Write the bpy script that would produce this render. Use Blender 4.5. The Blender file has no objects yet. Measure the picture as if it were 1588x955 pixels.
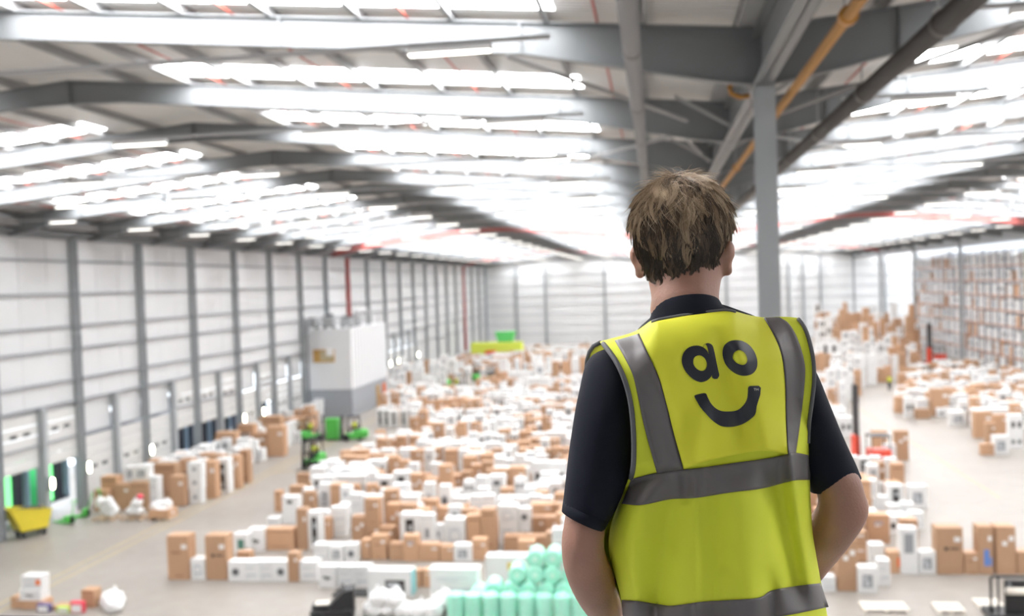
import bpy, math, random
import numpy as np
from mathutils import Matrix, Vector, noise

# ------------------------------------------------------------------ camera, world, lights, exposure
SC = bpy.context.scene
COL = SC.collection
EYE = Vector((0.0, 0.0, 13.2))
FPX = 1544.0
AX = Vector((0.98937035, 0.0291237, -0.14247149))      # world X in (right, up, forward)
AY = Vector((0.14163038, 0.0291592, 0.98949006))
AZ = Vector((-0.03297196, 0.99915041, -0.02472444))
cam_data = bpy.data.cameras.new('camera')
cam = bpy.data.objects.new('camera', cam_data)
COL.objects.link(cam)
cam.matrix_world = Matrix(((AX[0], AX[1], -AX[2], EYE[0]),
                           (AY[0], AY[1], -AY[2], EYE[1]),
                           (AZ[0], AZ[1], -AZ[2], EYE[2]),
                           (0, 0, 0, 1)))
cam_data.sensor_width = 36.0
cam_data.lens = 36.0 * FPX / 1588.0
cam_data.clip_start = 0.1
cam_data.clip_end = 600
cam_data.dof.use_dof = True
cam_data.dof.focus_distance = 1.92
cam_data.dof.aperture_fstop = 3.3
SC.camera = cam

SC.view_settings.view_transform = 'Standard'
SC.view_settings.look = 'None'
SC.view_settings.gamma = 1.0
SC.view_settings.use_curve_mapping = False
SC.view_settings.exposure = 0.6
SC.cycles.use_denoising = True
SC.cycles.max_bounces = 6
SC.cycles.diffuse_bounces = 4
SC.cycles.glossy_bounces = 3
SC.cycles.transmission_bounces = 4
SC.cycles.sample_clamp_indirect = 10
SC.cycles.caustics_reflective = False
SC.cycles.caustics_refractive = False

world = bpy.data.worlds.new('overcast_sky')
SC.world = world
world.use_nodes = True
wb = world.node_tree.nodes['Background']
wb.inputs[0].default_value = (0.86, 0.93, 1.0, 1)
wb.inputs[1].default_value = 3.0

ROOFLIGHT = 17.0        # radiance of daylight through the translucent roof sheets

def area(name, loc, rot, sx, sy, power, color=(1, 1, 1)):
    d = bpy.data.lights.new(name, 'AREA')
    d.shape = 'RECTANGLE'; d.size = sx; d.size_y = sy; d.energy = power; d.color = color
    o = bpy.data.objects.new(name, d); COL.objects.link(o)
    o.location = loc; o.rotation_euler = rot
    return o

# ------------------------------------------------------------------ helpers
R = random.Random(7)

def mat(name, color, rough=0.6, metal=0.0, var=0.0, scale=3.0, spec=0.5, emit=0.0, ecol=None,
        bump=0.0, bscale=40.0, trans=0.0, objvar=0.0, alpha=1.0):
    m = bpy.data.materials.new(name); m.use_nodes = True
    nt = m.node_tree; b = nt.nodes['Principled BSDF']
    c = (color[0], color[1], color[2], 1)
    b.inputs['Base Color'].default_value = c
    b.inputs['Roughness'].default_value = rough
    b.inputs['Metallic'].default_value = metal
    b.inputs['Specular IOR Level'].default_value = spec
    if alpha < 1: b.inputs['Alpha'].default_value = alpha
    if trans: b.inputs['Transmission Weight'].default_value = trans
    if emit:
        b.inputs['Emission Color'].default_value = (*(ecol or color), 1)
        b.inputs['Emission Strength'].default_value = emit
    tc = None
    if var or bump:
        tc = nt.nodes.new('ShaderNodeTexCoord')
    last = None
    if var:
        n = nt.nodes.new('ShaderNodeTexNoise'); n.inputs['Scale'].default_value = scale
        n.inputs['Detail'].default_value = 4
        nt.links.new(tc.outputs['Object'], n.inputs['Vector'])
        mx = nt.nodes.new('ShaderNodeMix'); mx.data_type = 'RGBA'
        mx.inputs[6].default_value = tuple(max(0, v * (1 - var)) for v in color) + (1,)
        mx.inputs[7].default_value = tuple(min(1, v * (1 + var)) for v in color) + (1,)
        nt.links.new(n.outputs['Fac'], mx.inputs[0])
        nt.links.new(mx.outputs[2], b.inputs['Base Color'])
        last = mx.outputs[2]
    if objvar:
        oi = nt.nodes.new('ShaderNodeObjectInfo')
        hsv = nt.nodes.new('ShaderNodeHueSaturation')
        if last: nt.links.new(last, hsv.inputs['Color'])
        else: hsv.inputs['Color'].default_value = c
        mr = nt.nodes.new('ShaderNodeMapRange')
        mr.inputs[3].default_value = 1 - objvar; mr.inputs[4].default_value = 1 + objvar
        nt.links.new(oi.outputs['Random'], mr.inputs[0])
        nt.links.new(mr.outputs[0], hsv.inputs['Value'])
        nt.links.new(hsv.outputs[0], b.inputs['Base Color'])
    if bump:
        n2 = nt.nodes.new('ShaderNodeTexNoise'); n2.inputs['Scale'].default_value = bscale
        n2.inputs['Detail'].default_value = 3
        nt.links.new(tc.outputs['Object'], n2.inputs['Vector'])
        bp = nt.nodes.new('ShaderNodeBump'); bp.inputs['Strength'].default_value = bump
        bp.inputs['Distance'].default_value = 0.01
        nt.links.new(n2.outputs['Fac'], bp.inputs['Height'])
        nt.links.new(bp.outputs[0], b.inputs['Normal'])
    return m

class MB:
    """collects shapes for ONE mesh"""
    def __init__(s): s.v = []; s.f = []; s.m = []
    def add(s, vs, fs, mi=0):
        o = len(s.v); s.v += [tuple(p) for p in vs]
        s.f += [tuple(i + o for i in f) for f in fs]; s.m += [mi] * len(fs)
        return s
    def box(s, x0, x1, y0, y1, z0, z1, mi=0):
        vs = [(x, y, z) for z in (z0, z1) for y in (y0, y1) for x in (x0, x1)]
        return s.add(vs, [(0, 2, 3, 1), (4, 5, 7, 6), (0, 1, 5, 4), (2, 6, 7, 3), (0, 4, 6, 2), (1, 3, 7, 5)], mi)
    def cbox(s, x0, x1, y0, y1, z0, z1, b, mi=0):
        """box with chamfered edges of width b (bx, by, bz)"""
        if not isinstance(b, tuple): b = (b, b, b)
        vs = []; idx = {}
        for sx in (0, 1):
            for sy in (0, 1):
                for sz in (0, 1):
                    X = (x0, x1)[sx]; Y = (y0, y1)[sy]; Z = (z0, z1)[sz]
                    dx = b[0] * (1 - 2 * sx); dy = b[1] * (1 - 2 * sy); dz = b[2] * (1 - 2 * sz)
                    idx[sx, sy, sz, 0] = len(vs); vs.append((X, Y + dy, Z + dz))
                    idx[sx, sy, sz, 1] = len(vs); vs.append((X + dx, Y, Z + dz))
                    idx[sx, sy, sz, 2] = len(vs); vs.append((X + dx, Y + dy, Z))
        fs = []
        g = lambda a, c, d, k: idx[a, c, d, k]
        for sx in (0, 1): fs.append([g(sx, 0, 0, 0), g(sx, 1, 0, 0), g(sx, 1, 1, 0), g(sx, 0, 1, 0)][::(1 if sx else -1)])
        for sy in (0, 1): fs.append([g(0, sy, 0, 1), g(1, sy, 0, 1), g(1, sy, 1, 1), g(0, sy, 1, 1)][::(-1 if sy else 1)])
        for sz in (0, 1): fs.append([g(0, 0, sz, 2), g(1, 0, sz, 2), g(1, 1, sz, 2), g(0, 1, sz, 2)][::(1 if sz else -1)])
        for a in (0, 1):
            for c in (0, 1):
                fs.append([g(a, c, 0, 0), g(a, c, 1, 0), g(a, c, 1, 1), g(a, c, 0, 1)][::(1 if a == c else -1)])
                fs.append([g(a, 0, c, 0), g(a, 1, c, 0), g(a, 1, c, 2), g(a, 0, c, 2)][::(-1 if a == c else 1)])
                fs.append([g(0, a, c, 1), g(1, a, c, 1), g(1, a, c, 2), g(0, a, c, 2)][::(1 if a == c else -1)])
                for d in (0, 1):
                    fs.append([g(a, c, d, 0), g(a, c, d, 1), g(a, c, d, 2)][::(-1 if (a + c + d) % 2 == 0 else 1)])
        return s.add(vs, fs, mi)
    def bar(s, p0, p1, w, h, up=(0, 0, 1), mi=0):
        """rectangular bar from p0 to p1, w across, h along up"""
        p0 = Vector(p0); p1 = Vector(p1); d = (p1 - p0).normalized()
        u = Vector(up); sd = d.cross(u)
        if sd.length < 1e-4: sd = d.cross(Vector((1, 0, 0)))
        sd.normalize(); u = sd.cross(d).normalized()
        vs = [p + sd * a * w / 2 + u * b * h / 2 for p in (p0, p1) for a, b in ((-1, -1), (1, -1), (1, 1), (-1, 1))]
        return s.add(vs, [(0, 3, 2, 1), (4, 5, 6, 7), (0, 1, 5, 4), (1, 2, 6, 5), (2, 3, 7, 6), (3, 0, 4, 7)], mi)
    def tube(s, pts, r, n=8, mi=0, caps=True, ell=None):
        pts = [Vector(p) for p in pts]; k = len(pts)
        rs = r if isinstance(r, (list, tuple)) else [r] * k
        o = len(s.v); ref = None
        for i, p in enumerate(pts):
            d = (pts[min(i + 1, k - 1)] - pts[max(i - 1, 0)]).normalized()
            if ref is None:
                ref = Vector((0, 0, 1)) if abs(d.z) < 0.9 else Vector((1, 0, 0))
            a = (ref - d * ref.dot(d)).normalized(); ref = a; b = d.cross(a)
            for j in range(n):
                t = 2 * math.pi * j / n
                e = ell[i] if ell else (1, 1)
                s.v.append(tuple(p + (a * math.cos(t) * e[0] + b * math.sin(t) * e[1]) * rs[i]))
        for i in range(k - 1):
            for j in range(n):
                s.f.append((o + i * n + j, o + i * n + (j + 1) % n, o + (i + 1) * n + (j + 1) % n, o + (i + 1) * n + j)); s.m.append(mi)
        if caps:
            s.f.append(tuple(o + j for j in range(n))[::-1]); s.m.append(mi)
            s.f.append(tuple(o + (k - 1) * n + j for j in range(n))); s.m.append(mi)
        return s
    def lathe(s, prof, n=16, c=(0, 0, 0), axis='z', mi=0):
        """prof: (radius, height) pairs"""
        o = len(s.v)
        for r, h in prof:
            for j in range(n):
                t = 2 * math.pi * j / n; a, b = r * math.cos(t), r * math.sin(t)
                p = (a, b, h) if axis == 'z' else (h, a, b) if axis == 'x' else (b, h, a)
                s.v.append((p[0] + c[0], p[1] + c[1], p[2] + c[2]))
        k = len(prof)
        for i in range(k - 1):
            for j in range(n):
                s.f.append((o + i * n + j, o + i * n + (j + 1) % n, o + (i + 1) * n + (j + 1) % n, o + (i + 1) * n + j)); s.m.append(mi)
        s.f.append(tuple(o + j for j in range(n))[::-1]); s.m.append(mi)
        s.f.append(tuple(o + (k - 1) * n + j for j in range(n))); s.m.append(mi)
        return s
    def sphere(s, c, r, nu=12, nv=8, mi=0):
        rr = r if isinstance(r, tuple) else (r, r, r)
        o = len(s.v)
        for i in range(nv + 1):
            ph = math.pi * i / nv
            for j in range(nu):
                t = 2 * math.pi * j / nu
                s.v.append((c[0] + rr[0] * math.sin(ph) * math.cos(t), c[1] + rr[1] * math.sin(ph) * math.sin(t), c[2] + rr[2] * math.cos(ph)))
        for i in range(nv):
            for j in range(nu):
                s.f.append((o + i * nu + j, o + (i + 1) * nu + j, o + (i + 1) * nu + (j + 1) % nu, o + i * nu + (j + 1) % nu)); s.m.append(mi)
        return s
    def mesh(s, name, mats, smooth=False):
        me = bpy.data.meshes.new(name)
        me.from_pydata(s.v, [], s.f)
        for m in (mats if isinstance(mats, (list, tuple)) else [mats]): me.materials.append(m)
        if any(s.m): me.polygons.foreach_set('material_index', s.m)
        if smooth: me.polygons.foreach_set('use_smooth', [True] * len(s.f))
        me.update()
        return me
    def build(s, name, mats, parent=None, smooth=False, loc=None):
        o = bpy.data.objects.new(name, s.mesh(name, mats, smooth)); COL.objects.link(o)
        if parent: o.parent = parent
        if loc: o.location = loc
        return o

def put(name, me, parent=None, loc=(0, 0, 0), rz=0.0, scale=None):
    o = bpy.data.objects.new(name, me); COL.objects.link(o)
    o.location = loc
    if rz: o.rotation_euler = (0, 0, rz)
    if scale: o.scale = scale
    if parent: o.parent = parent
    return o

def tag(o, label, cat, group=None):
    o['label'] = label; o['category'] = cat
    if group: o['group'] = group
    return o

def empty(name, loc=(0, 0, 0), rz=0.0):
    o = bpy.data.objects.new(name, None); COL.objects.link(o)
    o.location = loc; o.rotation_euler = (0, 0, rz); o.empty_display_size = 0.2
    return o

def thing(name, label, cat, loc=(0, 0, 0), rz=0.0, group=None):
    return tag(empty(name, loc, rz), label, cat, group)

def structure(name, loc=(0, 0, 0)):
    o = empty(name, loc); o['kind'] = 'structure'
    return o

def copy_tree(o, parent=None):
    c = o.copy(); COL.objects.link(c)
    if parent: c.parent = parent
    for ch in list(o.children): copy_tree(ch, c)
    return c

def at(px, py, Y):
    """the point of the plane Y = const seen at a photograph pixel (for tracing outlines at their own distance)"""
    cx, cy = (px - 794.0) / FPX, (477.5 - py) / FPX
    d = Vector((AX[0] * cx + AX[1] * cy + AX[2], AY[0] * cx + AY[1] * cy + AY[2], AZ[0] * cx + AZ[1] * cy + AZ[2]))
    return EYE + d * (Y / d.y)

ORD = ['first', 'second', 'third', 'fourth', 'fifth', 'sixth', 'seventh', 'eighth', 'ninth', 'tenth', 'eleventh', 'twelfth',
       'thirteenth', 'fourteenth', 'fifteenth', 'sixteenth', 'seventeenth', 'eighteenth', 'nineteenth', 'twentieth']
def ordn(i):
    if i < 20: return ORD[i]
    n = i + 1; t = n // 10; u = n % 10
    tens = {2: 'twenty', 3: 'thirty', 4: 'forty', 5: 'fifty', 6: 'sixty', 7: 'seventy', 8: 'eighty', 9: 'ninety'}[t]
    if u == 0: return tens[:-1] + 'ieth'
    return tens + '-' + ORD[u - 1]

# ------------------------------------------------------------------ materials
M = {}
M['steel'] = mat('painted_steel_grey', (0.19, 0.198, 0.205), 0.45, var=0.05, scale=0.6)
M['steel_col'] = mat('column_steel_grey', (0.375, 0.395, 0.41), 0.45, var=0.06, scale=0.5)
M['galv'] = mat('galvanised_steel', (0.36, 0.36, 0.365), 0.45, 0.0, var=0.08, scale=2)
M['deck'] = mat('roof_sheet', (0.66, 0.65, 0.64), 0.5, var=0.05, scale=0.4)
M['red'] = mat('red_painted_steel', (0.42, 0.10, 0.09), 0.5, var=0.08, scale=0.5)
M['sprinkler'] = mat('sprinkler_red', (0.50, 0.10, 0.07), 0.45)
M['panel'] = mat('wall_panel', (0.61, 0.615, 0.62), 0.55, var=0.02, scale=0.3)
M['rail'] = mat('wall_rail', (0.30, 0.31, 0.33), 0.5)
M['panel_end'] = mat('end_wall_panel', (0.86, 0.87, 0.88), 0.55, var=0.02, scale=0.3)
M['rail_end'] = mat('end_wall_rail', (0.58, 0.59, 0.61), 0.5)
M['door'] = mat('door_section', (0.62, 0.615, 0.60), 0.5, var=0.02, scale=0.5)
M['dark'] = mat('dark_rubber', (0.02, 0.022, 0.025), 0.6)
M['black'] = mat('black_paint', (0.015, 0.015, 0.017), 0.4)
M['glassdark'] = mat('vision_panel', (0.06, 0.06, 0.065), 0.15)
M['pipe'] = mat('grey_pipe', (0.27, 0.26, 0.258), 0.4, var=0.05, scale=1)
M['pipe_dark'] = mat('dark_grey_pipe', (0.085, 0.076, 0.072), 0.4, var=0.08, scale=1)
M['gas'] = mat('yellow_ochre_pipe', (0.45, 0.23, 0.075), 0.4, var=0.06, scale=1.5)
M['gasdark'] = mat('ochre_collar', (0.45, 0.20, 0.03), 0.4)
M['lamp'] = mat('lamp_diffuser', (0.9, 0.9, 0.88), 0.4, emit=3, ecol=(1, 0.97, 0.90))
M['docklamp'] = mat('dock_lamp_lens', (0.9, 0.9, 0.8), 0.4, emit=13, ecol=(1, 0.93, 0.70))
M['white'] = mat('white_paint', (0.82, 0.82, 0.82), 0.5)
M['sky'] = mat('rooflight_sheet', (0.85, 0.87, 0.88), 0.5, emit=ROOFLIGHT, ecol=(0.97, 0.985, 1.0))
M['skin'] = mat('skin', (0.355, 0.185, 0.132), 0.5, var=0.13, scale=14, bump=0.12, bscale=180)
M['skin'].node_tree.nodes['Principled BSDF'].inputs['Subsurface Weight'].default_value = 0.3
M['skin'].node_tree.nodes['Principled BSDF'].inputs['Subsurface Radius'].default_value = (0.012, 0.005, 0.003)
M['skin'].node_tree.nodes['Principled BSDF'].inputs['Subsurface Scale'].default_value = 1.0
M['navy'] = mat('navy_jersey', (0.0075, 0.0088, 0.0165), 0.8, var=0.1, scale=20, spec=0.2, bump=0.15, bscale=600)
M['hivis'] = mat('fluorescent_yellow', (0.68, 0.73, 0.04), 0.7, var=0.02, scale=5, bump=0.1, bscale=900)
M['hivis2'] = mat('fluorescent_yellow_flap', (0.74, 0.73, 0.035), 0.65, var=0.02, scale=5, bump=0.08, bscale=900)
M['silver'] = mat('reflective_tape_grey', (0.135, 0.12, 0.118), 0.45, 0.1, var=0.05, scale=8, bump=0.08, bscale=700)
M['binding'] = mat('grey_binding', (0.10, 0.10, 0.105), 0.6)
M['print'] = mat('dark_navy_print', (0.015, 0.017, 0.025), 0.42)
M['tm'] = mat('pale_print', (0.45, 0.45, 0.40), 0.5)
M['trouser'] = mat('black_trousers', (0.02, 0.02, 0.024), 0.8)
M['leather'] = mat('black_leather', (0.018, 0.017, 0.016), 0.4)


# ------------------------------------------------------------------ floor
def floor_material():
    m = bpy.data.materials.new('polished_concrete'); m.use_nodes = True
    nt = m.node_tree; b = nt.nodes['Principled BSDF']
    tc = nt.nodes.new('ShaderNodeTexCoord')
    n1 = nt.nodes.new('ShaderNodeTexNoise'); n1.inputs['Scale'].default_value = 0.12; n1.inputs['Detail'].default_value = 8
    n2 = nt.nodes.new('ShaderNodeTexNoise'); n2.inputs['Scale'].default_value = 1.3; n2.inputs['Detail'].default_value = 6
    cr = nt.nodes.new('ShaderNodeValToRGB')
    cr.color_ramp.elements[0].position = 0.3; cr.color_ramp.elements[0].color = (0.265, 0.238, 0.211, 1)
    cr.color_ramp.elements[1].position = 0.7; cr.color_ramp.elements[1].color = (0.35, 0.322, 0.290, 1)
    mx = nt.nodes.new('ShaderNodeMix'); mx.data_type = 'FLOAT'; mx.inputs[0].default_value = 0.35
    nt.links.new(tc.outputs['Object'], n1.inputs['Vector']); nt.links.new(tc.outputs['Object'], n2.inputs['Vector'])
    nt.links.new(n1.outputs['Fac'], mx.inputs[2]); nt.links.new(n2.outputs['Fac'], mx.inputs[3])
    nt.links.new(mx.outputs[0], cr.inputs[0]); nt.links.new(cr.outputs[0], b.inputs['Base Color'])
    b.inputs['Roughness'].default_value = 0.42
    b.inputs['Specular IOR Level'].default_value = 0.22
    return m
fl = MB().box(-46, 80, -33, 216, -0.3, 0).build('floor', floor_material()); fl['kind'] = 'structure'
M['yline'] = mat('worn_yellow_line', (0.45, 0.34, 0.15), 0.5, var=0.3, scale=1.2)
for (x, y0, y1) in ((-28.6, 30, 150), (-27.9, 30, 150), (19.2, 60, 150)):
    MB().box(x - 0.06, x + 0.06, y0, y1, 0, 0.004).build('floor_line', M['yline'], fl)
for y in (69.0, 69.8, 101.0):
    MB().box(-27.8, -23.5, y - 0.06, y + 0.06, 0.0, 0.005).build('floor_line', M['yline'], fl)

# ------------------------------------------------------------------ roof
XW, XV, XR, PITCH = -36.0, 2.13, 40.3, 0.0917
RIDGE_L, RIDGE_R, RIDGE_3 = -16.95, 21.2, 59.4
Y0F, NF = -28.5, 31                      # first frame and how many
FY = [Y0F + 8 * k for k in range(NF)]
ZV = 17.88                              # top of the rafters at the valleys and eaves
def zroof(x):
    for a, r, b in ((XW, RIDGE_L, XV), (XV, RIDGE_R, XR), (XR, RIDGE_3, 78.5)):
        if a - 1 <= x <= b: return ZV + PITCH * ((x - a) if x <= r else (b - x))
    return ZV
ceiling = structure('ceiling')

def rafter_mesh(xa, xr, red=False):
    """one tapered I section from the eaves or valley xa up to the ridge xr"""
    s = 1 if xr > xa else -1
    L = abs(xr - xa); mb = MB()
    st = [(0.0, 1.10), (0.8, 1.06), (4.6, 0.62), (L - 1.6, 0.60), (L, 0.70)]
    zt = lambda t: ZV + PITCH * t
    top = [(xa + s * t, zt(t)) for t, d in st]; bot = [(xa + s * t, zt(t) - d) for t, d in st]
    n = len(st)
    for i in range(n - 1):
        for (za, zb, hw) in ((0, None, 0),):
            vs = []
            for y in (-0.008, 0.008):
                vs += [(top[i][0], y, top[i][1]), (top[i + 1][0], y, top[i + 1][1]), (bot[i + 1][0], y, bot[i + 1][1]), (bot[i][0], y, bot[i][1])]
            mb.add(vs, [(0, 1, 2, 3), (7, 6, 5, 4)])
        mb.bar((top[i][0], 0, top[i][1] - 0.01), (top[i + 1][0], 0, top[i + 1][1] - 0.01), 0.22, 0.022)
        mb.bar((bot[i][0], 0, bot[i][1] + 0.01), (bot[i + 1][0], 0, bot[i + 1][1] + 0.01), 0.22, 0.022)
    for t, d in ((0.02, 1.09), (4.6, 0.62), (L - 0.03, 0.70), (9.5, 0.61), (2.5, 0.85)):   # end plates and stiffeners
        x = xa + s * t
        mb.box(x - 0.012, x + 0.012, -0.105, 0.105, zt(t) - d, zt(t))
    return mb
slopes = [(XW, RIDGE_L), (XV, RIDGE_L), (XV, RIDGE_R), (XR, RIDGE_R), (XR, RIDGE_3)]
RED_FRAMES = (107.5, 187.5)
for (xa, xr) in slopes:
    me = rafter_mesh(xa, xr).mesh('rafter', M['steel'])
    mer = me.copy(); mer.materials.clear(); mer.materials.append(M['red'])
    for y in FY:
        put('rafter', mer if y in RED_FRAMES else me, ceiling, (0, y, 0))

# purlins, roof sheets, rooflights
def along_slope(xa, xr, t):
    s = 1 if xr > xa else -1
    return xa + s * t, ZV + PITCH * t
def deck_material():
    m = bpy.data.materials.new('ribbed_roof_sheet'); m.use_nodes = True
    nt = m.node_tree; b = nt.nodes['Principled BSDF']
    b.inputs['Base Color'].default_value = (0.70, 0.685, 0.67, 1); b.inputs['Roughness'].default_value = 0.5
    tc = nt.nodes.new('ShaderNodeTexCoord'); w = nt.nodes.new('ShaderNodeTexWave')
    w.wave_type = 'BANDS'; w.bands_direction = 'Y'; w.inputs['Scale'].default_value = 1.6
    nt.links.new(tc.outputs['Object'], w.inputs['Vector'])
    bp = nt.nodes.new('ShaderNodeBump'); bp.inputs['Strength'].default_value = 0.6; bp.inputs['Distance'].default_value = 0.05
    nt.links.new(w.outputs['Fac'], bp.inputs['Height']); nt.links.new(bp.outputs[0], b.inputs['Normal'])
    return m
M['deckrib'] = deck_material()
YA, YB = -32.0, 213.0
for si, (xa, xr) in enumerate(slopes):
    L = abs(xr - xa)
    # purlins, Z sections running the length of the hall
    t = 0.35
    while t < L:
        x, z = along_slope(xa, xr, t)
        mb = MB()
        mb.box(x - 0.012, x + 0.012, YA, YB, z, z + 0.24)
        mb.box(x - 0.09, x + 0.012, YA, YB, z + 0.225, z + 0.24)
        mb.box(x - 0.012, x + 0.09, YA, YB, z, z + 0.015)
        mb.build('purlin', M['galv'], ceiling)
        t += 1.88
    # sheets: a rooflight strip in each bay but the rear ones, opaque sheet between the strips
    def sheet(y0, y1, t0, t1, th=0.02, dz=0.24):
        (x0, z0), (x1, z1) = along_slope(xa, xr, t0), along_slope(xa, xr, t1)
        vs = []
        for d in (dz, dz + th):
            vs += [(x0, y0, z0 + d), (x1, y0, z1 + d), (x1, y1, z1 + d), (x0, y1, z0 + d)]
        return MB().add(vs, [(0, 1, 2, 3), (7, 6, 5, 4), (0, 4, 5, 1), (1, 5, 6, 2), (2, 6, 7, 3), (3, 7, 4, 0)])
    T0, T1 = 3.9, 15.6
    bay_deck = None
    ys = [YA] + FY + [YB]
    for k, y in enumerate(FY):
        y0 = FY[k - 1] - 0.1 if k else YA
        s0, s1 = y - 1.75, y - 0.1
        sheet(y0, s0, 0, L).build('roof_sheet', M['deckrib'], ceiling)
        if k == len(FY) - 1: sheet(s1, YB, 0, L).build('roof_sheet', M['deckrib'], ceiling)
        sheet(s0, s1, 0, T0).build('roof_sheet', M['deckrib'], ceiling)
        sheet(s0, s1, T1, L).build('roof_sheet', M['deckrib'], ceiling)
        if y > -6:
            o = sheet(s0, s1, T0, T1).build('rooflight', M['sky'], ceiling)
        else:
            sheet(s0, s1, T0, T1).build('roof_sheet', M['deckrib'], ceiling)  # unseen rear bays closed to cut the light on the man's back
    # tie rods between purlins, red sprinkler runs
    for t in (3.1, 6.9, 10.6, 14.4):
        x, z = along_slope(xa, xr, t)
        MB().tube([(x, YA, z - 0.02 + 0.12), (x, YB, z - 0.02 + 0.12)], 0.028, 6).build('sprinkler_pipe', M['sprinkler'], ceiling)

# valley beams and free-standing columns
def i_beam(x, y0, y1, ztop, d, w, tf=0.03):
    mb = MB()
    mb.box(x - 0.012, x + 0.012, y0, y1, ztop - d, ztop)
    mb.box(x - w / 2, x + w / 2, y0, y1, ztop - d, ztop - d + tf)
    mb.box(x - w / 2, x + w / 2, y0, y1, ztop - tf, ztop)
    return mb
for X, tt in ((XV, 'steel'), (XR, 'rail')):
    for k in range(-1, 9):
        y0 = 19.5 + 24 * k if k >= 0 else YA
        y1 = min(19.5 + 24 * (k + 1), YB)
        if X == XV:
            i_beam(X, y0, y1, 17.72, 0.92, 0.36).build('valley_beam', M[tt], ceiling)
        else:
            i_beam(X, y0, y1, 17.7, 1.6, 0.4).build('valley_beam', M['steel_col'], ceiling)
    # valley gutter
    MB().box(X - 0.45, X + 0.45, YA, YB, 17.90, 17.98).build('valley_gutter', M['galv'], ceiling)
def h_column(w, d, h, t=0.03):
    mb = MB()
    mb.box(-w / 2, w / 2, -d / 2, -d / 2 + t, 0, h); mb.box(-w / 2, w / 2, d / 2 - t, d / 2, 0, h)
    mb.box(-0.012, 0.012, -d / 2, d / 2, 0, h)
    mb.box(-w / 2, w / 2, -d / 2, d / 2, h - 0.03, h)
    return mb
colme = h_column(0.38, 0.36, 16.78).mesh('column_shaft', M['steel_col'])
basep = MB().box(-0.35, 0.35, -0.35, 0.35, 0, 0.05).mesh('base_plate', M['steel_col'])
MB_guard = MB()
for (a, b) in ((-0.3, -0.3), (0.3, -0.3), (0.3, 0.3), (-0.3, 0.3)):
    MB_guard.box(a - 0.06, a + 0.06, b - 0.06, b + 0.06, 0.05, 1.3)
t = thing('steel_column', 'grey steel column rising behind the man beside his head, carrying the valley beam', 'column', (XV + 0.03, 19.5, 0))
put('column_shaft', colme, t); put('base_plate', basep, t)
for k, y in enumerate((115.5, 139.5, 163.5, 187.5, 211.5)):
    t = thing('steel_column', 'thin grey column standing along the far side hall, ' + ORD[k] + ' of the line', 'column', (XR, y, 0), group='columns along the far side hall')
    put('column_shaft', colme, t); put('base_plate', basep, t)

# plan bracing near the valley
def brace(p0, p1, r=0.045):
    mb = MB().tube([p0, p1], r, 8)
    mb.build('roof_brace', M['galv'], ceiling)
brace((-2.5, 17.8, 17.28), (0.95, 26.4, 17.28), 0.05)
brace((-2.5, 33.8, 17.25), (0.9, 28.5, 17.25), 0.05)
brace((0.9, 28.5, 17.2), (2.0, 35.3, 17.2), 0.05)
brace((6.2, 17.3, 17.15), (3.2, 25.6, 17.2), 0.05)
brace((6.5, 33.5, 17.15), (2.6, 27.8, 17.1), 0.05)
for k, y in enumerate((22.6, 25.4, 30.8, 33.0, 38.5, 41.3)):   # fly braces down to the valley beam
    sx = -1 if k % 2 else 1
    brace((XV + sx * 1.5, y, 17.75), (XV + sx * 0.16, y, 16.95), 0.045)

# ------------------------------------------------------------------ pipes hung in the valley
def pipe(name, label, x, z, r, y0, y1, m, mc, step, y_first, hang=True, cr=1.18):
    t = thing(name, label, 'pipe', (x, y0, z))
    MB().tube([(0, 0, 0), (0, y1 - y0, 0)], r, 20).build('pipe_run', m, t, smooth=True)
    y = y_first
    while y < min(y1, 70):
        MB().lathe([(r * 1.02, -0.09), (r * cr, -0.07), (r * cr, 0.07), (r * 1.02, 0.09)], 20, (0, y - y0, 0), 'y').build('coupling', mc, t, smooth=False)
        if hang:
            MB().tube([(0, y - y0 + 0.25, r), (0, y - y0 + 0.25, 17.9 - z)], 0.014, 6).build('hanger_rod', M['galv'], t)
        y += step
    return t
pipe('rainwater_pipe', 'light grey round pipe running overhead above the man, with dark coupling rings', -0.235, 16.62, 0.135, -3, 150, M['pipe'], M['pipe_dark'], 4.9, 15.1, cr=1.08)
pipe('gas_pipe', 'ochre yellow pipe running overhead just beside the steel column', 2.66, 16.62, 0.085, -3, 120, M['gas'], M['gasdark'], 9.2, 13.9, cr=1.55)
pipe('drain_pipe', 'dark brownish grey pipe, thickest of the overhead pipes, past the column', 4.06, 16.6, 0.165, -3, 120, M['pipe_dark'], M['pipe_dark'], 5.2, 14.6, cr=1.14)
t = thing('pipe_hook', 'small orange curved pipe bend under the dark rafter by the column', 'pipe', (1.55, 19.9, 16.75))
MB().tube([(0.1, 0, 0.25), (0.0, 0, 0.12), (0.03, 0, 0), (0.2, 0, -0.08), (0.38, 0, -0.06)], 0.05, 10).build('bend', M['gasdark'], t, smooth=True)

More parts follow.
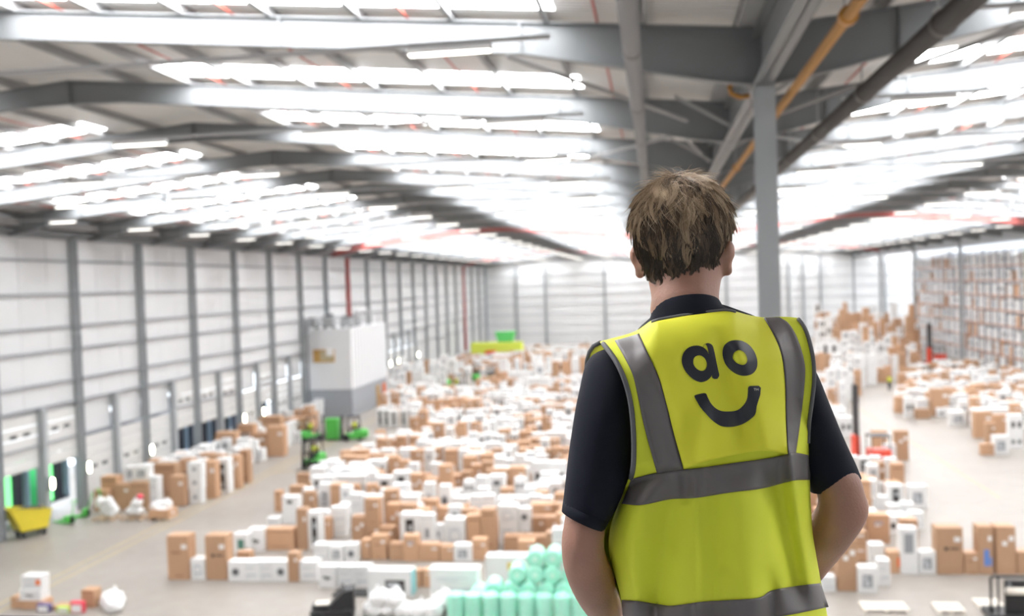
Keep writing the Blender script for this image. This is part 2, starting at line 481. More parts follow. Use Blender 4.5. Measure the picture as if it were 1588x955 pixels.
# lighting trunking with fittings, one line per bay and span
tray_me = {}
lampbody = MB().cbox(-0.75, 0.75, -0.09, 0.09, 0.03, 0.14, 0.02).mesh('lamp_housing', M['white'])
lamptube = MB().cbox(-0.72, 0.72, -0.075, 0.075, 0.0, 0.04, 0.012).mesh('lamp_diffuser', M['lamp'])
for si, (xa, xb, nm) in enumerate(((-33.5, -1.65, 'docks'), (4.6, 38.0, 'racking'))):
    me = MB().box(xa, xb, -0.07, 0.07, 0, 0.06).mesh('cable_tray', M['galv'])
    for k, y in enumerate([a for a in FY if a > 4]):
        yy = y - 2.45
        if k == 0 or k > 22: continue
        tr = tag(put('cable_tray', me, None, (0, yy, 17.36)), 'thin grey cable tray under the roof, ' + nm + ' half, ' + ordn(k - 1) + ' bay away', 'cable tray', 'cable trays under the roof')
        xs = (-31.0, -25.5, -20, -13.5, -8.2, -3.4) if si == 0 else (6.5, 12, 17.5, 23.5, 29, 34.5)
        for j, x in enumerate(xs):
            if k % 2 and j in (1, 4): continue
            lt = thing('ceiling_light', 'white strip light, ' + ORD[j] + ' from the docks, ' + ordn(k - 1) + ' cable tray, ' + nm + ' half',
                       'light', (x, yy, 17.2), 0, 'strip lights under the cable trays')
            put('lamp_housing', lampbody, lt); put('lamp_diffuser', lamptube, lt)

# ------------------------------------------------------------------ left (dock) wall
wall_left = structure('wall_left')
WCY = [57.77 + 8.0 * k for k in range(-3, 20)]
cm = h_column(0.42, 0.42, 16.9).mesh('column', M['steel_col'])
cmr = cm.copy(); cmr.materials.clear(); cmr.materials.append(M['red'])
for k, y in enumerate(WCY):
    put('column', cmr if (abs(y - 113.77) < 1 or abs(y - 185.77) < 1) else cm, wall_left, (XW + 0.21, y - 0.2, 0))
RZ = [6.80, 8.14, 10.05, 11.45, 13.45, 15.47, 16.85]
for z in RZ:
    MB().box(XW, XW + 0.16, WCY[0], 213, z - 0.07, z + 0.07).build('sheeting_rail', M['rail'], wall_left)
MB().box(XW, XW + 0.14, WCY[0], 213, 4.58, 4.70).build('sheeting_rail', M['rail'], wall_left)
# cladding panels between rails: three sheets in each bay
pan = {}
def panel(y0, y1, z0, z1, name='wall_panel', x=XW - 0.02):
    key = (round(y1 - y0, 2), round(z1 - z0, 2))
    if key not in pan:
        pan[key] = MB().cbox(-0.1, 0.0, 0.012, y1 - y0 - 0.012, 0.012, z1 - z0 - 0.012, (0.012, 0.012, 0.012)).mesh('wall_panel', M['panel'])
    return put(name, pan[key], wall_left, (x, y0, z0))
MB().box(XW - 0.3, XW - 0.14, WCY[0], 213, 6.8, 18.2).build('outer_skin', M['panel'], wall_left)
zz = [6.8, 8.14, 10.05, 11.45, 13.45, 15.47, 17.9]
for k, y in enumerate(WCY[:-1]):
    n = 3 if k < 11 else 1
    for a, b in zip(zz[:-1], zz[1:]):
        for j in range(n):
            panel(y + 8.0 * j / n, y + 8.0 * (j + 1) / n, a, b)
# strip between the door heads and the cladding
MB().box(XW - 0.3, XW - 0.14, WCY[2], WCY[14], 5.9, 6.85).build('wall_panel', M['panel'], wall_left)
# eaves beam
MB().box(XW + 0.1, XW + 0.5, WCY[0], 213, 16.95, 17.25).build('eaves_beam', M['steel'], wall_left)
MB().box(XW - 0.1, XW + 0.9, WCY[0], 213, 17.35, 17.8).build('eaves_gutter', M['galv'], wall_left)

# dock doors, two to a bay; state: height of the raised door's foot
postm = MB().box(-0.2, 0.2, -0.2, 0.2, 0, 6.75).mesh('door_post', M['steel_col'])
sect = MB().cbox(0, 0.06, 0, 3.3, 0.01, 0.62, 0.012).mesh('door_section', M['door'])
winm = MB().box(-0.0, 0.02, 0, 0.62, 0, 0.20).mesh('vision_panel', M['glassdark'])
infill = MB().box(-0.2, -0.1, 0, 3.45, 0, 2.2).mesh('wall_panel', M['panel'])
lamph = MB().cbox(-0.12, 0.12, -0.13, 0.13, -0.36, 0.36, 0.03).mesh('lamp_housing', M['steel_col'])
lampl = MB().lathe([(0.04, -0.32), (0.11, -0.26), (0.12, 0.0), (0.11, 0.26), (0.04, 0.32)], 12, (0.12, 0, 0)).mesh('lamp_lens', M['docklamp'], True)
states = {1: (3.35, 3.3), 2: (0.0, 0.0), 3: (0.0, 3.0), 4: (2.9, 2.7), 5: (0.0, 3.0), 6: (0.0, 0.0), 0: (0.0, 0.0)}
dn = 0
M['dock_glow'] = mat('green_daylight_glow', (0.15, 0.8, 0.25), 0.5, emit=0.9, ecol=(0.25, 1.0, 0.35))
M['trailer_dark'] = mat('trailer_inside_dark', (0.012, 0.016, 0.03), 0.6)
M['trailer_blue'] = mat('trailer_curtain_blue', (0.42, 0.58, 0.75), 0.5)
M['dock_green'] = mat('dock_pad_green', (0.10, 0.70, 0.22), 0.5)
for k in range(2, 14):
    y = WCY[k]
    if k > 9 and k not in (10, 11, 12, 13): continue
    ym = y + 3.95
    put('door_post', postm, wall_left, (XW + 0.2, ym, 0))
    for j in range(2):
        dn += 1
        ya = y + 0.3 + 4.0 * j + (0.05 if j else 0.12)
        st = states.get(k - 1 if k < 8 else -1, (0, 0))[j]
        d = structure('door_%d' % dn, (XW, ya, 0))
        nsec = 7
        for i in range(nsec):
            z = st + i * 0.635
            if z < 6.2:
                put('door_section', sect, d, (-0.03, 0, z))
        for q in (0.75, 1.95):
            z = st + 2.0 if st > 0 else 2.28
            put('vision_panel', winm, d, (0.035, q, z))
        if st == 0:
            put('wall_panel', infill, d, (0, -0.05, 4.55))
        else:
            # dock opening and the back of a lorry trailer outside
            MB().box(-0.15, 0.0, -0.15, 0.08, 0, 4.6).box(-0.15, 0.0, 3.25, 3.45, 0, 4.6).build('door_frame', M['rail'], d)
            tr = thing('lorry_trailer', 'open trailer seen through the half-raised dock door, ' + ORD[dn - 1] + ' along the wall', 'trailer', (XW - 0.4, ya + 0.35, 0), group='trailers backed onto the dock doors')
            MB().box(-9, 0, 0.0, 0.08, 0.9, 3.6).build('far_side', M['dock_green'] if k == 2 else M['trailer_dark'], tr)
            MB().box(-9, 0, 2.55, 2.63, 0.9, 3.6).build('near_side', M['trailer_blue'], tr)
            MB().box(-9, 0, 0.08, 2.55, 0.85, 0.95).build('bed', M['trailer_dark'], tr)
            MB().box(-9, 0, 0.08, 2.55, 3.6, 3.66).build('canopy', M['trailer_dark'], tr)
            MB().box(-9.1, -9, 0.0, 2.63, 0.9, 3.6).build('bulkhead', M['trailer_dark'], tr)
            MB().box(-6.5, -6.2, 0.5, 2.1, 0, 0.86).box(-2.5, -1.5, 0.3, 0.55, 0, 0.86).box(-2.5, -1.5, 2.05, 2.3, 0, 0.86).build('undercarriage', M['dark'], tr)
            if k == 2: MB().box(-0.35, -0.25, 0.70, 1.32, 0.95, 3.55).build('daylight_strip', M['dock_glow'], tr)  # added glowing strip, stands for daylight coming through green cloth
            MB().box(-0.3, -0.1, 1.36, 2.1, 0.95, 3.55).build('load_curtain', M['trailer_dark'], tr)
    if k in (2, 3, 5, 6, 8, 9, 10, 11, 12, 13):
        lt = thing('dock_lamp', 'glowing oval lamp on the dock wall post, ' + ORD[k - 2] + ' bay from the near end', 'lamp', (XW + 0.55, ym + (3.7 if k % 2 else 0.0), 2.35 if k < 7 else 3.0), group='dock lamps along the wall')
        put('lamp_housing', lamph, lt); put('lamp_lens', lampl, lt)
lt = thing('dock_lamp', 'glowing oval lamp on the thick wall column by the second green dock opening', 'lamp', (XW + 0.6, 57.5, 2.6), group='dock lamps along the wall')
put('lamp_housing', lamph, lt); put('lamp_lens', lampl, lt)

# dado below the door heads away from the doors, and the rest of the wall foot
MB().box(XW - 0.3, XW - 0.12, WCY[0], 50.0, 0, 6.8).build('wall_panel', M['panel'], wall_left)
MB().box(XW - 0.3, XW - 0.12, WCY[14], 213, 0, 6.8).build('wall_panel', M['panel'], wall_left)
MB().box(XW - 0.3, XW - 0.12, -32, WCY[0], 0, 18.2).build('wall_panel', M['panel'], wall_left)
MB().box(-46, XW - 9.6, 30, 180, -0.3, 0.02).build('floor_2', M['rail'])['kind'] = 'structure'
bpy.data.objects['floor_2'].name = 'trim_1'

# ------------------------------------------------------------------ end wall, wall on the far side, wall behind
wall_back = structure('wall_back')
MB().box(XW - 0.3, 78.6, 213.15, 213.4, 0, 20).build('outer_skin', M['panel'], wall_back)
pz = [0.0, 2.1, 4.2, 6.3, 8.4, 10.5, 12.6, 14.7, 17.6]
pm = {}
for i, (a, b) in enumerate(zip(pz[:-1], pz[1:])):
    x = XW
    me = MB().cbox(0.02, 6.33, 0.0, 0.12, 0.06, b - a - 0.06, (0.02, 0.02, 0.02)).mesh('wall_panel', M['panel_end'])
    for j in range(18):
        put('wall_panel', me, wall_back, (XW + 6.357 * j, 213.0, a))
for z in pz[1:]:
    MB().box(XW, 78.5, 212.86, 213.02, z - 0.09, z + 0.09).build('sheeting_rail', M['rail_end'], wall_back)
for x in (-29.6, -23.3, -10.6, 2.13, 14.8, 27.5, 30.4, 33.9, 46.6, 53.0, 59.4, 65.8):
    put('column', cm, wall_back, (x, 212.6, 0))
wall_right = structure('wall_right')
MB().box(78.5, 78.8, -32, 213, 0, 18.2).build('wall_panel', M['panel'], wall_right)
wall_front = structure('wall_front')
MB().box(XW, 78.5, -32.3, -32.0, 0, 20).build('wall_panel', M['panel'], wall_front)

# ------------------------------------------------------------------ mezzanine platform the man stands on
PZ = 11.48
M['plat'] = mat('platform_steel', (0.30, 0.31, 0.32), 0.5, var=0.1, scale=2)
plat = structure('trim_2')
MB().box(-6, 6, -4.4, 2.75, PZ - 0.25, PZ).build('platform_deck', M['plat'], plat)
MB().box(-6, 6, -4.4, 2.6, 0, PZ - 0.25).build('office_front', M['panel'], plat)
M['railing'] = mat('handrail_dark', (0.06, 0.045, 0.045), 0.45)
rail = thing('handrail', 'dark tubular handrail the man rests his hands on', 'railing', (0, 2.44, PZ))
RZH = 12.351 - PZ                       # height of the rail's top above the deck
MB().tube([(-6, 0, RZH - 0.022), (6, 0, RZH - 0.022)], 0.022, 12).build('top_rail', M['railing'], rail, True)
for z in (0.15, 0.48):
    MB().tube([(-6, 0, z), (6, 0, z)], 0.014, 8).build('lower_rail', M['railing'], rail, True)
for i in range(9):
    MB().tube([(-6 + 1.5 * i, 0, 0), (-6 + 1.5 * i, 0, RZH - 0.03)], 0.02, 8).build('post', M['railing'], rail, True)
MB().box(-6, 6, 0.04, 0.05, 0.0, 0.10).build('kick_plate', M['railing'], rail)

MANUAL_CARTONS = """
-2272 106 4306 75 0 205 B print tall brown carton standing by itself at the near left corner of the stock
-2160 67 4309 62 0 96 W ring white appliance carton with a grey ring, between two tall brown cartons
-2088 103 4312 80 0 204 B dot tall brown carton with a dark dot logo, second from the near left corner
-1969 70 4289 62 0 91 W drum white carton with a small dark porthole, first of the near row of four
-1898 72 4291 62 0 91 W text white carton with faint print, second of the near row of four
-1826 70 4294 62 0 91 W text white carton with faint print, third of the near row of four
-1755 68 4296 62 0 91 W drum white carton with a big grey porthole, last of the near row of four
-1685 47 4295 60 0 131 B label narrow brown carton with a white label ending the near row of four
-1634 84 4303 65 0 90 W text plain white carton right after the narrow brown carton
-1513 80 4215 65 0 94 W mark white carton with a dark winged mark standing out of the near row
-1424 71 4213 65 0 95 W text white carton with pale print next to the winged mark carton
-1352 72 4214 65 0 96 W text white carton with pale print just before the oven carton
-2135 73 4730 62 0 105 W green white carton with a dark green window picture behind the tall brown carton
-2047 70 4560 50 0 62 B plain small flat brown box lying behind the near row of four
-2085 79 4795 62 0 115 W mark white carton with a dark blue figure beside the wide brown carton
-2004 148 4823 70 0 108 B plain wide low brown carton behind the near row of four
-1838 53 4825 60 0 209 B label tall narrow brown carton with two white labels by the dark striped carton
-1785 68 4840 62 0 192 W strip tall white carton with a long dark strip picture
-1777 45 5020 60 0 114 B label brown carton between the dark striped carton and the white stack
-1745 88 5080 62 72 87 W text top white carton of the tall white stack near the front
-1748 88 5080 62 0 72 W text lower white carton of the tall white stack near the front
-1674 75 4603 65 0 88 W text white carton behind the winged mark carton, first of three
-1594 69 4605 65 0 84 W pic white carton with a brown lid, middle of three behind the winged mark
-1518 62 4607 65 0 88 W drum white carton with a dark porthole, last of three behind the winged mark
-2126 94 5370 65 0 155 W top tall white carton with a dark square near its top
-2291 41 5665 60 0 124 B plain brown carton peeping out beside the dark square carton
-2178 88 5620 60 0 164 B plain brown carton lying above the dark square carton
-2050 66 5500 60 0 153 B label brown carton behind the dark square carton, with a white label
-2201 73 5322 65 0 46 W text low white carton at the aisle edge before the dark square carton
-2359 87 6225 65 0 119 B plain brown carton standing alone at the aisle edge past the dark square carton
-2010 74 5650 62 0 168 W pic white carton with a grey picture near the aisle edge
-1929 92 5630 65 0 171 B plain brown carton beside the white grey-picture carton near the aisle
-1990 222 5820 70 0 185 W text long white carton lying across brown and white cartons near the aisle
-1454 45 4660 60 0 95 B label -
-1402 76 4660 65 0 116 B print brown carton with dark print bands behind the oven carton
-1258 195 4110 75 0 109 W oven wide white range cooker carton with an oven photo on a black pallet
-1081 29 4235 50 0 74 B plain slim brown box standing between the two biggest white cartons
-1044 29 4236 50 0 76 B label slim brown box close against the big white fridge carton
-976 204 4081 80 0 123 W lid big white carton with a lifted lid, past the oven carton
-785 207 4349 85 0 105 W food big white carton with a yellow food photo by the green rolls
-1309 69 4650 60 0 80 B plain -
-1235 72 4640 62 0 122 B blue brown carton with a blue print low on its face
-1160 99 4640 65 0 80 B label broad brown carton with a white label behind the big white fridge carton
-1056 63 4640 60 0 73 B label -
-989 88 4640 65 0 78 W pic white carton with a large grey picture among brown cartons near the front
-902 68 4660 65 0 100 B print -
-775 234 4830 80 0 71 B plain long low brown carton behind the green rolls
-682 80 4660 65 0 93 B label -
648 57 4237 65 0 62 W text white carton half behind the forearm by the aisle
715 79 4245 75 0 214 B two tall brown carton with two round white labels just past the elbow
792 78 4220 62 0 106 W pic white carton with a tall grey picture standing forward past the elbow
894 50 4330 62 0 105 W text white carton with fine print behind the tall grey picture carton
992 100 5000 80 0 139 B blue broad brown carton with a pale blue mark behind the elbow
909 63 4560 65 0 111 W mark white carton with dark marks among brown cartons by the elbow
973 54 4508 65 0 93 B orange brown carton with an orange spot under a white wrapped top
1024 72 4495 65 0 200 W top2 tall white carton with a grey picture on its upper half, past the elbow
1109 75 4840 65 0 154 B plain brown carton rising behind the tall white half-picture carton
1102 72 4503 62 0 95 W pic white carton with a grey square picture beside the tall half-picture carton
1175 109 4496 80 0 203 B dot widest tall brown carton with a dark dot logo, in the near right group
1289 56 4499 65 0 91 B print low brown carton with a white top between two tall brown cartons
1347 61 4501 75 0 207 B bluebig tall brown carton with a large blue print on its lower face
1420 80 4503 75 0 207 B two tall brown carton with labels beside the large blue print carton
1505 65 4505 70 0 96 B label brown carton at the picture edge beside tall brown cartons
1243 89 5725 62 0 134 W strip white carton with a dark window picture by the open aisle
1361 96 5744 62 0 125 W pic white carton with a pale picture standing last at the open aisle
1166 75 5693 62 0 77 W text low white carton at the elbow beside the dark window carton
1623 90 7206 65 0 205 B two brown carton with labels standing alone at the aisle by the red truck
1540 81 7168 60 0 119 W text white carton beside the lone brown carton by the red truck
1523 101 7450 60 0 169 B label brown carton behind the red reach truck
1259 109 6710 60 0 110 W strip white round-topped carton in front of the red reach truck
2334 103 7406 62 0 132 W pic white carton with a grey picture at the edge of the right-hand stock
2247 85 7389 60 0 76 B plain small brown box at the corner of the right-hand stock by the aisle
2427 131 8135 75 0 204 B label tall brown carton at the corner of the right-hand stock
2617 99 8269 65 0 158 B label brown carton with a white cover in the right-hand stock
2520 99 7650 62 95 152 W dots upper white carton of the dotted stack in the right-hand stock
2518 99 7650 62 0 95 W dots lower white carton of the dotted stack in the right-hand stock
2426 138 8786 62 0 121 W pic white carton with a grey picture at the far edge of the aisle
2259 122 9221 65 0 85 B plain low brown box at the aisle corner of the far right-hand stock
2187 87 9299 62 0 184 W dots tall white carton with dark dots at the aisle corner
2431 155 9376 75 0 245 B label tall brown carton at the aisle in the far right-hand stock
-3455 108 5750 80 0 200 B plain tall brown carton behind the wrapped pallets by the docks
-3462 92 5680 70 0 128 B plain low brown carton nearest the dock openings
-3349 100 5720 70 0 159 B label brown carton with a white label among the dock pallets
-3246 118 5720 80 0 168 B plain broad brown carton behind the red-topped wrapped pallet
-3126 52 5740 70 0 198 W text tall white carton beside the broad brown carton by the docks
-3255 98 5790 70 168 89 W pic white carton with a green tinted picture on top of the dock stack
-3274 98 5810 70 0 167 B plain brown carton beneath the white picture carton of the dock stack
-3260 145 6050 85 0 222 B plain big brown carton behind the dock stack
-3032 92 5816 80 0 188 B label tall brown carton standing next to three stacked white cartons by the docks
-2933 79 5870 70 0 93 W sq lowest of three stacked white cartons at the dock aisle edge
-2938 88 5870 70 93 88 W sq middle of three stacked white cartons at the dock aisle edge
-2939 92 5870 70 181 82 W sq topmost of three stacked white cartons at the dock aisle edge
-2924 94 6030 75 0 240 B label tall brown carton after the three stacked white cartons
-2894 87 6180 75 0 230 W strip tall white carton at the dock aisle edge
-2872 64 6340 75 0 220 B two tall brown carton, third along the dock aisle edge
-2879 63 6520 75 0 226 B plain tall brown carton ending the dock aisle group
-3256 140 7569 90 0 184 B label pair-wide tall brown carton farther along the dock aisle
-3110 141 7582 90 0 239 B label tall brown carton next to the pair-wide one along the dock aisle
-3242 128 8448 90 0 187 B two brown carton stack end near the green forklifts
-3362 137 7600 90 184 70 B plain -
-3325 172 8000 90 0 265 B plain -
-3409 159 7300 90 0 239 B plain -
-2717 93 3880 60 84 56 W orange white carton with an orange end, on top of the near left heap
-2723 96 3875 65 35 49 W mark white carton with torn print in the near left heap
-2768 44 3880 50 0 50 B label upright brown carton at the near left heap edge
-2455 58 3900 60 0 76 B plain brown carton standing up at the end of the near left heap
-2565 89 3860 60 0 18 B plain open brown carton lying in the near left heap
-2714 103 3870 70 0 35 B plain brown carton under the white cartons of the near left heap
"""
